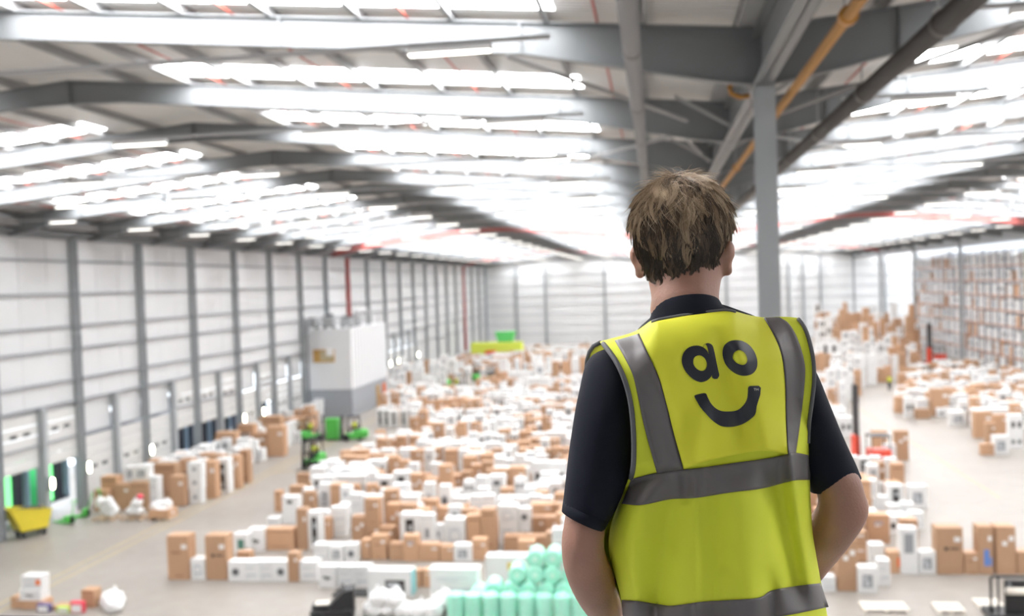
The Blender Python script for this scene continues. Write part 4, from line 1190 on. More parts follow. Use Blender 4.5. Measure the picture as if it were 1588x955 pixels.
MASS_CARTONS = """
-47 7 466 0 20 57
86 7 483 0 17 5
-150 6 497 9 9 61
-94 7 498 0 16 0
-51 6 496 9 9 5
90 6 495 0 14 1
-146 7 512 0 12 5
-132 7 512 8 8 57
-92 12 512 0 8 1
92 9 511 0 9 61
92 9 511 9 9 61
-190 7 528 0 9 56
-184 6 526 0 9 56
-177 7 526 0 9 56
-155 7 526 0 18 58
-148 7 527 0 19 58
102 7 526 0 10 58
109 7 526 0 8 58
116 7 526 0 8 58
-181 7 542 0 10 58
-157 6 543 9 9 56
-140 8 542 0 12 5
-120 12 543 0 8 2
-108 6 541 0 10 3
102 7 541 0 11 3
-208 6 558 0 8 58
-185 6 556 0 9 62
-98 6 558 0 9 56
-82 10 558 0 10 61
-210 7 574 0 10 61
-167 6 571 0 13 2
-150 10 572 0 9 57
-138 7 571 0 9 2
-124 6 574 0 9 61
-85 6 574 0 9 61
-63 6 573 9 9 61
-140 7 587 0 15 2
-132 8 586 0 12 1
-124 7 585 0 9 61
-102 9 588 0 8 56
-92 9 587 0 9 56
107 7 586 0 16 2
-221 6 603 0 10 0
-190 7 602 0 18 62
-183 12 601 8 8 5
-148 6 603 0 15 1
-142 6 603 0 13 1
-82 10 603 0 8 57
120 6 602 0 10 59
-341 6 618 10 10 61
-211 10 619 0 16 59
-190 7 617 0 17 59
-183 6 617 0 15 4
-104 11 616 0 16 61
-337 10 631 10 10 57
-204 7 632 0 17 58
-197 7 632 0 17 58
-155 7 632 0 9 58
-95 12 632 0 8 4
-68 7 633 0 17 3
120 12 633 0 7 5
-348 10 646 9 9 58
-328 7 648 0 20 58
-318 7 646 9 9 58
-224 10 649 0 16 60
-184 10 647 0 17 58
-165 7 648 0 11 1
-143 12 646 0 7 1
117 7 646 0 8 58
-342 7 662 0 19 0
-329 7 663 10 10 56
-190 9 663 0 16 4
-166 7 662 0 10 62
-159 6 661 0 10 62
-145 6 661 0 8 61
-136 7 664 0 10 62
-115 11 663 0 16 57
-67 6 662 0 15 0
-320 7 678 0 18 58
-313 6 678 8 8 58
-217 11 678 0 18 57
-206 10 677 0 17 57
-170 9 677 0 18 1
-130 7 677 0 18 3
-122 7 675 0 16 1
-350 7 690 8 8 59
-219 6 691 9 9 4
-191 6 692 0 15 2
-166 6 692 10 10 56
-159 7 693 0 9 56
-152 6 694 9 9 61
-136 7 691 9 9 61
-129 6 691 8 8 61
-350 6 706 8 8 61
-319 10 708 0 16 62
-182 6 709 0 15 1
-169 7 705 0 20 56
-162 7 706 0 18 56
-152 10 707 9 9 57
-131 11 706 0 16 57
-178 6 722 9 9 61
-107 6 723 0 14 1
-319 6 739 0 8 56
-318 6 739 8 8 56
-216 7 736 0 19 60
-206 7 737 0 18 58
-199 7 738 0 19 58
-189 7 736 0 20 58
-182 7 737 0 19 58
-175 6 738 0 15 3
-162 6 739 8 8 57
-150 7 738 0 16 58
-106 8 737 0 13 1
-69 7 738 0 17 1
-352 7 752 0 17 4
-130 7 752 8 8 61
-346 7 768 0 18 56
-339 7 770 0 18 56
-332 7 769 8 8 57
-325 6 771 10 10 57
-200 12 768 8 8 0
-181 6 770 9 9 1
-337 10 785 0 19 61
-191 7 787 0 17 59
-170 7 788 0 10 59
-128 7 786 8 8 61
-346 10 806 0 17 61
-134 6 803 0 10 58
-127 6 806 8 8 56
-121 6 806 9 9 56
-91 10 804 9 9 56
-70 10 805 0 19 62
-349 10 823 0 18 60
-320 7 821 0 9 62
-320 7 821 9 9 62
-202 8 823 0 13 4
-191 10 823 0 17 60
-181 12 823 0 7 4
136 6 823 9 9 59
-351 6 838 10 10 0
-201 9 838 8 8 59
-181 7 841 0 10 5
-174 6 840 0 9 5
-168 10 838 9 9 56
-147 10 840 0 9 56
-106 7 841 0 17 3
-91 6 838 9 9 58
252 6 839 9 9 61
-338 7 858 0 17 3
-330 7 856 0 18 3
-213 7 856 0 17 2
-206 7 856 0 17 62
-186 9 855 0 9 59
-147 7 856 0 17 59
-139 7 858 0 17 59
-132 7 858 0 19 59
-125 7 858 0 18 59
-108 7 857 9 9 57
-75 7 856 9 9 58
290 11 858 0 19 60
-339 7 875 10 10 59
-321 8 874 0 13 5
-201 7 874 0 18 62
-191 7 876 0 19 62
-165 7 874 10 10 62
-158 12 874 7 7 1
-117 12 876 8 8 1
-105 6 876 0 13 0
-91 7 874 9 9 56
-75 7 876 0 20 1
142 11 873 0 16 61
258 8 874 0 12 0
276 7 875 0 18 58
290 6 876 10 10 59
-352 6 894 10 10 59
-218 7 893 0 19 3
-212 7 891 9 9 62
-199 10 894 0 18 61
-120 6 892 0 14 1
-112 6 892 0 16 1
149 11 892 0 16 58
269 7 893 0 18 59
295 6 893 9 9 1
302 6 891 8 8 58
-216 6 911 10 10 57
-187 7 911 0 14 5
-179 8 910 0 12 5
-155 7 911 0 17 0
-138 7 911 9 9 59
-87 9 908 10 10 62
-75 9 910 10 10 62
153 6 909 0 16 0
250 6 910 0 8 59
259 7 909 0 17 58
-344 10 928 10 10 56
-269 7 927 0 10 57
-259 12 928 7 7 5
-247 12 928 0 8 5
-216 6 928 0 13 5
-209 6 927 0 14 5
-203 6 929 0 15 5
-184 7 927 9 9 62
-156 6 928 9 9 58
-135 7 926 0 9 59
-118 10 928 0 16 62
-107 10 926 0 18 62
-96 7 926 0 17 62
-86 7 928 0 19 62
-79 7 928 0 16 62
148 6 927 8 8 61
253 6 928 0 9 56
260 6 928 0 9 56
274 10 929 0 17 62
298 6 928 0 14 4
305 6 928 0 16 4
311 7 928 0 18 59
318 7 927 0 18 59
-342 7 944 10 10 61
-270 7 944 0 16 56
-263 7 944 0 17 56
-253 7 945 0 16 56
-243 7 944 0 17 56
-211 12 944 7 7 1
-199 7 943 0 17 58
-192 7 944 0 18 3
-174 7 944 0 16 3
-133 6 946 10 10 56
-126 7 943 9 9 56
-107 7 946 0 18 5
-99 7 943 0 18 5
155 7 944 0 13 0
256 10 945 0 17 59
277 10 943 0 16 56
288 6 944 10 10 58
294 7 943 0 17 0
-346 10 961 0 10 62
-254 6 964 10 10 62
-246 7 962 9 9 62
-239 6 962 9 9 62
-188 7 960 10 10 2
-180 6 964 10 10 2
-150 7 962 8 8 56
-141 7 963 0 19 1
-133 9 962 0 19 0
-114 6 964 9 9 58
-108 6 962 10 10 58
284 7 962 0 15 2
291 7 962 0 17 2
299 7 961 0 18 2
323 6 961 9 9 58
-351 9 981 0 10 61
-350 9 981 10 10 61
-278 10 978 8 8 56
-268 8 979 0 13 2
-250 9 979 0 18 3
-216 7 981 0 16 4
-187 10 981 0 19 56
-176 6 978 8 8 62
-169 7 980 0 13 5
-161 7 978 0 11 5
-151 10 979 0 18 62
-116 10 978 0 17 62
171 6 979 0 9 57
244 10 981 0 18 59
270 7 979 0 20 0
304 7 981 0 17 61
318 7 978 0 18 61
328 6 978 0 15 0
334 6 978 0 15 0
-282 7 996 0 19 58
-275 7 998 0 20 58
-237 12 998 7 7 1
-224 7 996 0 18 58
-215 7 997 0 17 58
-200 7 996 0 18 1
-177 7 998 0 14 2
-155 7 998 0 19 61
-148 7 998 0 19 62
-140 7 996 0 18 62
-130 6 999 8 8 61
-124 7 996 0 18 59
-117 7 998 0 18 59
-110 7 999 0 16 59
-96 7 997 10 10 56
-81 6 997 0 13 1
165 7 998 0 18 58
172 6 996 0 13 1
172 6 996 13 13 1
236 7 998 0 20 1
246 7 995 0 17 1
283 7 998 9 9 56
-272 9 1016 0 9 57
-252 10 1013 8 8 57
-206 11 1013 0 18 62
-195 10 1013 0 18 62
-184 10 1015 0 18 62
-149 7 1016 9 9 57
-135 11 1014 0 16 58
-124 11 1014 0 16 59
-113 10 1015 0 18 59
-91 6 1015 8 8 56
179 7 1016 0 18 62
232 11 1014 0 19 59
243 10 1014 0 17 59
254 7 1014 8 8 57
261 6 1016 10 10 57
276 7 1015 0 17 3
331 6 1016 8 8 59
-268 10 1030 9 9 58
-250 7 1032 10 10 61
-243 7 1030 10 10 56
-230 7 1031 0 16 0
-222 7 1032 0 15 0
-205 11 1032 0 18 60
-150 10 1031 9 9 58
-140 7 1034 0 18 60
-132 7 1032 0 20 60
168 10 1032 9 9 62
181 9 1031 0 9 62
181 9 1031 9 9 62
334 7 1033 9 9 56
344 7 1033 0 9 56
351 7 1033 8 8 56
-295 10 1049 9 9 61
-272 6 1048 9 9 2
-248 10 1050 0 18 57
-237 11 1051 0 20 57
-226 7 1051 10 10 57
-188 7 1050 0 17 2
-169 11 1049 0 17 57
-128 6 1050 10 10 58
-91 9 1050 0 17 3
164 7 1048 0 20 56
256 9 1050 0 16 4
266 7 1050 0 18 59
274 7 1051 0 17 59
293 7 1048 0 17 59
300 6 1049 10 10 58
307 6 1050 8 8 58
313 12 1050 8 8 1
-274 9 1067 9 9 56
-252 7 1068 9 9 59
-235 7 1067 10 10 62
-228 9 1067 0 17 5
-216 7 1065 0 20 59
-209 7 1066 0 17 59
-202 7 1068 0 20 59
-195 7 1068 0 20 59
-169 11 1066 0 19 56
-158 10 1066 0 17 56
-147 7 1067 9 9 59
-106 6 1069 9 9 56
-86 6 1067 10 10 56
191 10 1066 0 9 57
191 10 1066 9 9 57
191 10 1066 17 9 57
260 6 1067 9 9 58
284 6 1066 9 9 58
298 7 1068 8 8 58
308 6 1069 9 9 59
314 6 1066 8 8 59
320 9 1066 9 9 56
362 9 1066 0 16 4
-300 7 1084 0 17 5
-286 7 1085 10 10 59
-253 7 1084 0 19 56
-246 7 1086 0 20 56
-233 7 1085 8 8 59
-218 6 1085 10 10 59
-211 6 1085 8 8 59
-196 7 1085 0 16 1
-186 7 1084 0 17 1
-159 10 1085 9 9 62
-146 6 1085 8 8 58
-133 6 1086 8 8 59
-114 7 1086 0 21 0
-97 6 1085 8 8 57
-91 7 1084 9 9 57
170 10 1085 8 8 58
188 6 1083 29 10 61
197 7 1085 18 9 61
197 7 1085 26 9 61
307 7 1085 10 10 1
324 6 1085 8 8 58
340 7 1085 0 13 0
348 7 1085 0 14 0
371 7 1083 0 18 61
-293 6 1101 10 10 4
-286 7 1102 10 10 56
-272 7 1101 10 10 56
-241 7 1100 0 19 4
-227 7 1103 0 18 57
-219 7 1101 0 17 57
-212 7 1102 8 8 56
-198 6 1101 9 9 56
-191 7 1102 8 8 59
-177 6 1102 10 10 56
-143 12 1101 8 8 1
-130 9 1100 0 16 4
-121 7 1101 9 9 62
-101 7 1103 9 9 56
190 12 1103 25 8 2
253 8 1101 0 11 3
270 10 1101 0 16 58
280 10 1102 0 16 58
291 11 1104 0 16 58
304 6 1102 9 9 56
338 7 1104 0 10 61
362 7 1101 9 9 56
374 7 1104 0 18 58
-276 10 1129 0 19 56
-263 10 1127 0 18 56
-199 7 1128 10 10 59
-192 6 1130 8 8 62
-178 6 1129 10 10 62
-162 7 1129 0 16 58
-154 7 1130 0 18 58
-141 6 1128 0 15 3
-112 7 1130 9 9 61
-98 7 1130 10 10 61
178 7 1129 0 16 1
263 9 1128 10 10 56
302 9 1128 0 16 4
311 6 1126 9 9 56
326 7 1129 0 18 59
364 7 1126 0 10 61
379 7 1127 0 18 62
386 7 1128 0 18 62
-314 11 1154 0 17 58
-290 10 1153 0 17 58
-207 7 1155 9 9 59
-200 7 1153 0 18 4
-185 7 1153 0 17 4
-167 10 1154 9 9 58
-125 6 1154 8 8 58
-118 9 1156 0 17 2
-90 6 1153 10 10 56
179 11 1156 0 17 57
193 11 1154 17 17 57
212 6 1153 18 9 56
211 6 1153 26 9 56
218 7 1154 19 9 56
287 9 1153 10 10 56
307 10 1154 10 10 59
-330 7 1181 10 10 58
-318 6 1181 9 9 56
-318 6 1181 18 9 56
-311 6 1181 9 9 56
-311 6 1181 19 9 56
-202 7 1180 0 20 1
-195 7 1181 0 18 1
-187 7 1182 0 20 1
-180 7 1181 9 9 3
-172 6 1180 9 9 3
-165 7 1181 0 19 60
-158 7 1179 0 20 60
-151 10 1179 0 20 59
-135 7 1179 9 9 56
-127 7 1181 9 9 56
-120 6 1180 8 8 57
-114 7 1179 0 20 58
-104 7 1180 0 18 58
178 10 1180 0 18 61
190 10 1180 0 18 61
224 10 1178 0 9 57
223 10 1178 9 9 57
224 10 1178 17 9 57
303 10 1180 9 9 62
313 7 1180 10 10 56
327 7 1178 9 9 56
335 7 1180 9 9 56
341 7 1181 0 18 62
349 7 1179 0 19 62
359 7 1179 8 8 56
380 11 1180 0 16 62
392 11 1179 0 19 62
-340 6 1205 0 9 56
-310 6 1206 0 13 0
-217 7 1205 0 18 58
-160 6 1206 15 8 58
-147 11 1206 0 17 56
-136 6 1206 9 9 57
-119 6 1204 10 10 59
-113 7 1205 8 8 59
-106 10 1206 9 9 56
-96 10 1204 9 9 56
180 7 1205 0 18 3
188 7 1207 0 19 3
231 10 1205 0 9 58
231 10 1205 9 9 58
231 10 1205 18 9 58
300 9 1207 0 17 3
310 9 1205 0 16 3
331 12 1205 8 8 1
356 7 1208 0 20 59
363 7 1207 0 17 59
-340 10 1231 0 17 57
-317 10 1232 10 10 56
-307 7 1231 8 8 57
-307 7 1231 17 8 57
-300 7 1230 10 10 57
-293 7 1234 0 18 58
-196 10 1232 0 19 58
-185 10 1232 0 20 56
-175 11 1234 0 20 56
-164 10 1232 0 16 56
-153 11 1232 16 16 56
-142 12 1234 8 8 2
-130 9 1231 0 16 3
-117 9 1231 0 17 3
-105 10 1233 0 18 58
-94 9 1230 0 19 0
240 7 1233 10 10 1
247 6 1230 0 10 1
248 6 1230 10 10 1
254 7 1233 0 16 4
328 7 1234 0 17 3
336 7 1233 0 15 3
343 7 1231 0 15 3
385 7 1232 8 8 62
-349 10 1258 10 10 62
-339 9 1257 18 9 62
-299 6 1257 9 9 61
-292 7 1256 0 17 62
-278 7 1259 0 10 56
-278 7 1259 10 10 56
-278 7 1259 20 10 56
-203 12 1258 16 8 3
-190 10 1258 9 9 58
-161 10 1258 10 10 61
-151 10 1258 0 19 61
-140 10 1258 0 18 61
-129 11 1257 16 16 61
186 11 1257 18 18 61
259 7 1258 0 19 58
266 6 1258 9 9 58
266 6 1258 18 9 58
273 7 1260 10 10 58
283 7 1258 0 10 58
310 11 1259 0 18 58
335 11 1258 0 18 60
359 6 1259 10 10 57
396 7 1258 0 18 59
-343 8 1283 13 13 2
-326 7 1286 10 10 58
-326 7 1286 20 10 58
-312 7 1285 20 10 58
-305 7 1286 0 17 2
-280 7 1283 0 9 58
-218 7 1284 0 12 5
-191 6 1282 10 10 58
-177 7 1286 9 9 58
-143 6 1283 9 9 58
-143 6 1283 18 9 58
-137 7 1283 9 9 56
-136 7 1283 19 9 56
229 7 1284 0 19 2
236 7 1283 22 11 5
294 12 1286 0 7 3
320 7 1286 0 17 59
328 7 1284 0 16 59
341 7 1284 0 17 60
391 7 1284 0 10 1
-346 7 1311 19 19 58
-339 7 1310 20 10 56
-288 7 1311 0 12 1
-215 7 1311 0 19 0
-177 6 1310 9 9 59
-177 6 1310 17 9 59
-170 6 1310 8 8 59
-146 7 1309 17 17 57
-115 6 1310 0 10 2
-115 6 1310 10 10 2
-115 6 1310 20 10 2
200 7 1310 20 20 57
226 7 1311 20 10 57
233 6 1310 17 8 59
233 6 1310 26 8 59
242 6 1310 29 10 59
290 6 1312 9 9 4
290 6 1312 18 9 4
304 7 1312 20 10 4
368 12 1310 8 8 1
384 11 1310 0 16 58
395 10 1312 0 17 58
-340 6 1336 19 9 2
-309 7 1335 20 10 59
-295 10 1336 0 19 62
-203 7 1334 0 19 58
-196 7 1337 0 18 0
-189 7 1336 0 17 0
-181 9 1335 0 20 0
-172 9 1337 0 17 0
-150 9 1334 0 19 0
314 7 1336 0 18 59
352 10 1336 0 16 58
362 10 1337 0 16 58
393 9 1335 9 9 57
-284 7 1363 0 9 58
-283 7 1363 9 9 58
-180 7 1362 10 10 59
-168 7 1361 16 8 59
-141 6 1362 18 9 58
241 7 1364 26 9 57
248 7 1360 27 9 57
257 7 1362 18 9 57
257 7 1362 26 9 57
264 6 1364 17 9 57
264 6 1364 26 9 57
272 7 1363 10 10 56
272 7 1363 20 10 56
271 7 1363 30 10 56
288 7 1363 0 20 61
322 7 1360 0 9 56
329 7 1361 0 9 56
-286 10 1388 0 9 58
-158 7 1390 17 17 0
-140 7 1387 19 9 61
-131 7 1390 17 17 62
246 10 1390 30 10 61
265 6 1387 25 8 58
278 7 1389 18 9 56
278 7 1389 28 9 56
286 7 1386 26 9 56
330 7 1387 0 12 5
330 7 1387 12 12 5
337 8 1389 0 12 5
-285 7 1414 0 10 4
-256 6 1414 0 9 58
-250 7 1414 0 9 56
-243 7 1415 0 9 56
-236 6 1414 0 10 61
-198 6 1415 14 14 1
-172 6 1415 16 8 57
-127 7 1414 20 10 2
244 7 1415 19 9 57
280 8 1414 23 11 5
302 6 1413 20 10 58
314 7 1414 20 10 61
342 7 1413 17 8 62
342 7 1413 25 8 62
-292 11 1440 0 12 61
-281 11 1439 0 12 61
-264 12 1439 0 8 2
-249 6 1439 0 10 4
-242 6 1441 0 10 4
-201 6 1439 15 15 1
-183 10 1439 0 16 56
-172 10 1440 0 19 56
-138 6 1439 13 13 1
-113 6 1441 18 9 56
236 7 1440 20 20 58
243 7 1441 20 20 58
250 7 1440 17 17 58
257 10 1440 30 10 59
267 7 1440 30 10 56
267 7 1440 40 10 56
274 7 1441 27 9 56
274 7 1441 36 9 56
313 9 1438 10 10 56
312 9 1438 21 10 56
-267 12 1465 0 8 5
-255 6 1466 0 10 62
-246 6 1464 0 9 62
-236 7 1465 0 12 58
-192 7 1465 18 18 57
-185 7 1465 0 18 57
-154 7 1466 10 10 59
-154 7 1466 20 10 59
-125 6 1465 18 9 56
249 8 1465 26 13 4
282 7 1467 19 19 59
299 7 1464 20 20 59
349 8 1466 22 11 5
356 12 1466 0 7 2
356 12 1466 7 7 2
356 12 1466 15 7 2
357 12 1466 22 7 2
-302 7 1493 0 12 57
-288 6 1492 0 10 58
-282 7 1491 0 8 58
-272 7 1492 0 8 58
-264 6 1492 0 8 58
-258 8 1492 0 12 1
-250 7 1494 0 12 1
-242 7 1492 0 12 1
-227 7 1491 0 12 61
-179 7 1491 9 9 62
-152 7 1491 15 15 2
-142 10 1492 19 10 56
242 7 1493 19 19 56
263 7 1490 20 20 0
278 10 1491 32 16 58
367 6 1492 16 16 1
-296 7 1518 0 12 1
-288 7 1517 0 12 1
-280 6 1519 0 8 58
-274 6 1520 0 10 57
-267 6 1517 0 8 57
-124 7 1520 18 9 58
-110 6 1518 19 10 58
265 6 1518 30 15 1
309 6 1518 29 10 56
309 6 1518 38 10 56
347 7 1519 19 10 58
347 7 1519 29 10 58
-322 11 1542 0 12 58
-310 11 1544 0 12 58
-284 6 1544 0 9 59
-274 7 1544 0 12 1
-267 7 1544 0 12 1
-260 10 1545 0 12 61
-234 9 1544 0 8 59
-212 10 1544 0 9 59
241 11 1542 16 16 61
252 10 1544 18 18 61
325 7 1545 24 8 62
325 7 1545 33 8 62
332 10 1546 30 10 56
342 10 1545 30 10 56
354 6 1544 29 10 62
355 6 1544 38 10 62
361 6 1543 30 8 62
380 7 1545 44 9 62
-301 8 1570 0 11 1
-293 10 1569 0 12 56
-276 11 1569 0 12 59
-262 11 1570 0 12 59
-234 7 1569 0 12 3
-196 10 1571 0 12 56
-185 11 1570 0 12 56
-140 12 1568 15 8 1
-120 7 1570 16 16 2
-112 7 1570 16 16 2
307 10 1570 18 18 57
318 10 1571 32 16 57
-323 7 1597 0 12 1
-315 7 1598 0 12 1
-305 7 1594 0 12 1
-291 7 1597 0 10 57
-237 7 1595 0 12 57
-215 10 1598 0 12 56
-204 11 1596 0 12 62
-193 11 1597 0 12 62
-115 7 1598 20 20 60
-108 7 1598 19 10 59
-101 6 1595 19 10 59
249 7 1596 25 8 59
326 7 1598 39 13 1
353 7 1596 29 10 1
362 9 1595 20 20 3
-323 7 1621 0 12 62
-313 7 1622 0 12 62
-306 7 1623 0 12 62
-299 6 1622 0 10 58
-292 6 1623 0 10 58
-282 7 1621 0 10 58
-269 7 1621 0 12 1
-261 7 1623 0 12 1
-254 9 1622 0 12 1
-244 9 1622 0 12 1
249 7 1623 18 9 57
249 7 1623 26 9 57
249 7 1623 35 9 57
270 6 1623 45 9 62
365 7 1622 38 13 3
373 8 1622 34 11 3
373 8 1622 46 11 3
386 10 1621 49 16 58
397 7 1624 36 18 1
-339 7 1650 0 11 1
-332 7 1649 0 12 1
-324 7 1647 0 12 5
-316 7 1648 0 12 5
-309 7 1648 0 12 5
-302 7 1649 0 12 5
-274 11 1648 0 12 58
-263 11 1648 0 12 58
-227 11 1648 0 12 57
-213 11 1647 0 12 57
306 9 1648 33 16 3
328 9 1649 37 19 3
351 10 1649 32 16 58
362 10 1649 32 16 58
-333 7 1675 0 12 0
-301 7 1674 0 10 58
-294 7 1673 0 9 59
-287 10 1676 0 12 60
-274 10 1674 0 12 60
-262 11 1675 0 12 60
-252 7 1676 0 12 58
-244 7 1674 0 12 58
-206 7 1674 0 10 58
-199 6 1672 0 10 58
-192 7 1672 0 10 58
392 6 1675 28 9 56
391 6 1675 37 9 56
-350 7 1700 0 9 58
-343 7 1701 0 10 58
-336 7 1700 0 12 0
-326 7 1700 0 12 0
-318 10 1699 0 9 56
-305 10 1701 0 10 56
-295 10 1699 0 9 56
-285 7 1700 0 12 2
-277 10 1700 0 12 58
-267 11 1700 0 12 59
-256 11 1701 0 12 59
366 6 1702 42 14 1
373 6 1702 32 16 1
-352 7 1726 0 10 61
-322 6 1726 0 8 57
-313 6 1725 0 10 57
-276 7 1725 0 12 2
-268 6 1725 0 12 1
-262 6 1726 0 12 1
-222 7 1725 0 9 58
-212 7 1726 0 11 5
-205 7 1726 0 11 5
361 11 1728 32 16 58
384 11 1727 35 17 58
395 10 1728 36 18 58
-328 12 1752 0 8 1
-290 7 1752 0 10 58
-260 9 1750 0 12 1
-250 10 1750 0 12 60
-240 7 1750 0 12 57
-219 7 1752 0 8 56
-193 10 1752 0 10 62
-166 10 1752 0 12 61
-155 10 1750 0 12 61
268 7 1751 38 13 0
297 7 1753 32 16 1
305 7 1752 30 15 1
-346 10 1776 0 12 62
-336 11 1779 0 12 62
-324 6 1776 0 10 57
-318 7 1779 0 10 57
-308 7 1777 0 12 57
-298 7 1777 0 12 57
-291 7 1777 0 12 60
-283 7 1777 0 12 60
-276 7 1780 0 12 60
-269 7 1780 0 12 60
-249 10 1778 0 10 57
-214 10 1778 0 9 56
-205 9 1778 0 8 56
-192 10 1777 0 10 56
296 6 1777 44 9 56
400 11 1779 38 19 58
-336 7 1803 0 12 59
-323 10 1802 0 10 56
-291 7 1806 0 12 62
-277 7 1803 0 12 0
-269 7 1805 0 12 0
-262 6 1805 0 10 56
-227 12 1803 0 7 1
-215 12 1803 0 8 1
-202 7 1804 0 12 58
-179 6 1804 0 10 5
-172 7 1804 0 9 5
278 11 1804 36 18 56
-345 10 1831 0 12 57
-328 9 1831 0 12 1
-318 7 1832 0 12 2
-311 7 1832 0 12 2
-303 7 1831 0 12 2
-293 7 1830 0 12 60
-286 7 1831 0 12 60
-263 7 1831 0 9 62
-256 6 1832 0 10 62
-249 6 1830 0 10 62
-234 10 1830 0 12 60
-224 7 1830 0 10 62
-216 7 1830 0 9 62
-210 6 1829 0 10 1
-200 7 1828 0 9 58
-190 7 1829 0 10 58
-159 7 1829 0 8 62
-152 6 1830 0 9 62
282 7 1830 39 20 1
300 7 1828 41 21 1
-341 10 1855 0 10 59
-331 7 1857 0 12 61
-323 7 1855 0 12 61
-316 7 1857 0 12 1
-309 8 1854 0 12 5
-301 8 1857 0 12 5
-293 7 1856 0 12 5
-282 11 1858 0 12 58
-271 6 1854 0 9 59
-264 7 1855 0 10 59
-250 6 1858 0 12 3
-237 6 1857 0 12 3
-230 6 1857 0 12 3
-224 9 1857 0 9 62
-214 10 1857 0 12 57
-201 10 1858 0 12 57
-190 11 1857 0 12 62
-179 10 1855 0 12 62
-168 10 1857 0 12 62
-155 10 1856 0 10 61
-145 6 1854 0 10 0
284 10 1855 46 16 60
295 11 1855 49 16 60
362 7 1857 50 10 58
-350 7 1883 0 10 57
-263 7 1883 0 8 56
-213 7 1881 0 12 1
-206 7 1883 0 12 1
-189 10 1882 0 12 60
-176 10 1880 0 12 60
-165 10 1882 0 12 60
-154 10 1881 0 12 60
316 7 1883 32 16 2
328 9 1883 35 18 3
400 7 1882 38 19 58
-331 7 1909 0 10 58
-295 8 1907 0 12 2
-286 8 1909 0 11 2
-279 8 1908 0 11 2
-271 7 1907 0 12 2
-253 10 1907 0 10 59
-243 7 1909 0 10 56
-233 6 1908 0 12 0
-227 6 1909 0 12 0
326 11 1908 36 18 62
388 7 1909 52 17 62
396 7 1907 54 18 62
-344 10 1934 0 10 56
-319 7 1933 0 12 1
-311 9 1934 0 10 59
-301 7 1934 0 12 60
-287 7 1936 0 12 60
-262 11 1936 0 12 59
-251 10 1934 0 12 59
-224 6 1935 0 9 61
-218 6 1936 0 10 56
-211 10 1933 0 9 58
-201 10 1934 0 9 56
-181 10 1934 0 9 56
-156 7 1934 0 10 56
349 7 1935 46 15 4
-150 6 497 0 9 61
-108 6 499 0 9 56
-51 6 496 0 9 5
-132 7 512 0 8 57
-68 12 512 0 8 1
-141 9 527 0 9 61
-86 6 528 0 8 56
-77 6 527 0 8 56
-70 6 529 0 9 62
-64 6 529 0 8 62
-157 6 543 0 9 56
-150 9 543 0 10 58
-101 6 541 0 10 62
-75 6 541 0 10 56
-72 10 556 0 8 61
-62 6 555 0 10 56
-201 7 573 0 10 61
-63 6 573 0 9 61
-114 6 571 0 9 61
-57 7 571 0 9 61
-189 9 588 0 10 59
-183 12 601 0 8 5
-352 7 616 0 9 59
-341 6 618 0 10 61
-159 6 616 0 10 58
-145 7 617 0 10 58
-337 10 631 0 10 57
-183 6 632 0 9 56
-348 10 646 0 9 58
-338 10 648 0 10 58
-318 7 646 0 9 58
-101 6 648 0 8 58
131 6 647 0 8 58
-329 7 663 0 10 56
-90 6 662 0 9 58
-83 6 662 0 10 58
-348 10 675 0 9 58
-313 6 678 0 8 58
-304 6 675 0 10 58
-108 6 678 0 9 62
-350 7 690 0 8 59
-219 6 691 0 9 4
-145 7 692 0 10 61
-166 6 692 0 10 56
-152 6 694 0 9 61
-136 7 691 0 9 61
-129 6 691 0 8 61
-350 6 706 0 8 61
-202 6 708 0 10 0
-176 6 705 0 10 62
-152 10 707 0 9 57
-85 6 707 0 10 59
-75 12 708 0 7 5
-340 7 722 0 9 56
-333 6 721 0 10 56
-178 6 722 0 9 61
-164 10 723 0 9 57
-68 10 721 0 9 62
-162 6 739 0 8 57
-131 6 736 0 10 59
-121 6 736 0 9 59
-98 12 735 0 8 0
-86 12 735 0 8 0
-202 10 752 0 10 61
-182 9 751 0 9 61
-173 8 751 0 13 4
-155 7 753 0 13 3
-139 6 753 0 8 56
-113 7 753 0 9 61
-130 7 752 0 8 61
-332 7 769 0 8 57
-325 6 771 0 10 57
-200 12 768 0 8 0
-181 6 770 0 9 1
-82 10 770 0 9 58
-146 8 770 0 12 2
-142 7 789 0 9 58
-92 7 786 0 12 1
-118 7 788 0 8 59
-128 7 786 0 8 61
-190 7 803 0 9 0
-100 9 806 0 9 56
-127 6 806 0 8 56
-121 6 806 0 9 56
-91 10 804 0 9 56
136 6 823 0 9 59
-352 6 838 0 10 0
-323 6 838 0 9 62
-201 9 838 0 8 59
-191 10 841 0 10 59
-168 10 838 0 9 56
-157 10 840 0 10 56
-91 6 838 0 9 58
252 6 839 0 9 61
278 7 839 0 12 2
-74 7 856 0 9 58
-91 9 858 0 8 62
-108 7 857 0 9 57
-339 7 875 0 10 59
-332 8 876 0 11 5
-158 12 874 0 7 1
-91 7 874 0 9 56
-117 12 876 0 8 1
-164 7 874 0 10 62
-98 6 874 0 10 56
290 6 876 0 10 59
-352 6 894 0 10 59
-211 7 891 0 9 62
295 6 893 0 9 1
302 6 891 0 8 58
-87 9 908 0 10 62
-216 6 911 0 10 57
-171 8 911 0 12 5
-138 7 911 0 9 59
-124 7 909 0 9 59
-75 9 910 0 10 62
286 6 911 0 9 56
-344 10 928 0 10 56
-259 12 928 0 7 5
-235 10 928 0 10 62
148 6 927 0 8 61
-196 6 926 0 10 5
-184 7 927 0 9 62
-156 6 928 0 9 58
285 7 927 0 9 61
-342 7 944 0 10 61
-211 12 944 0 7 1
-166 7 946 0 9 58
-126 7 943 0 9 56
-133 6 946 0 10 56
288 6 944 0 10 58
302 10 946 0 10 56
-276 7 962 0 13 0
-240 6 962 0 9 62
-254 6 964 0 10 62
-114 6 964 0 9 58
-247 7 962 0 9 62
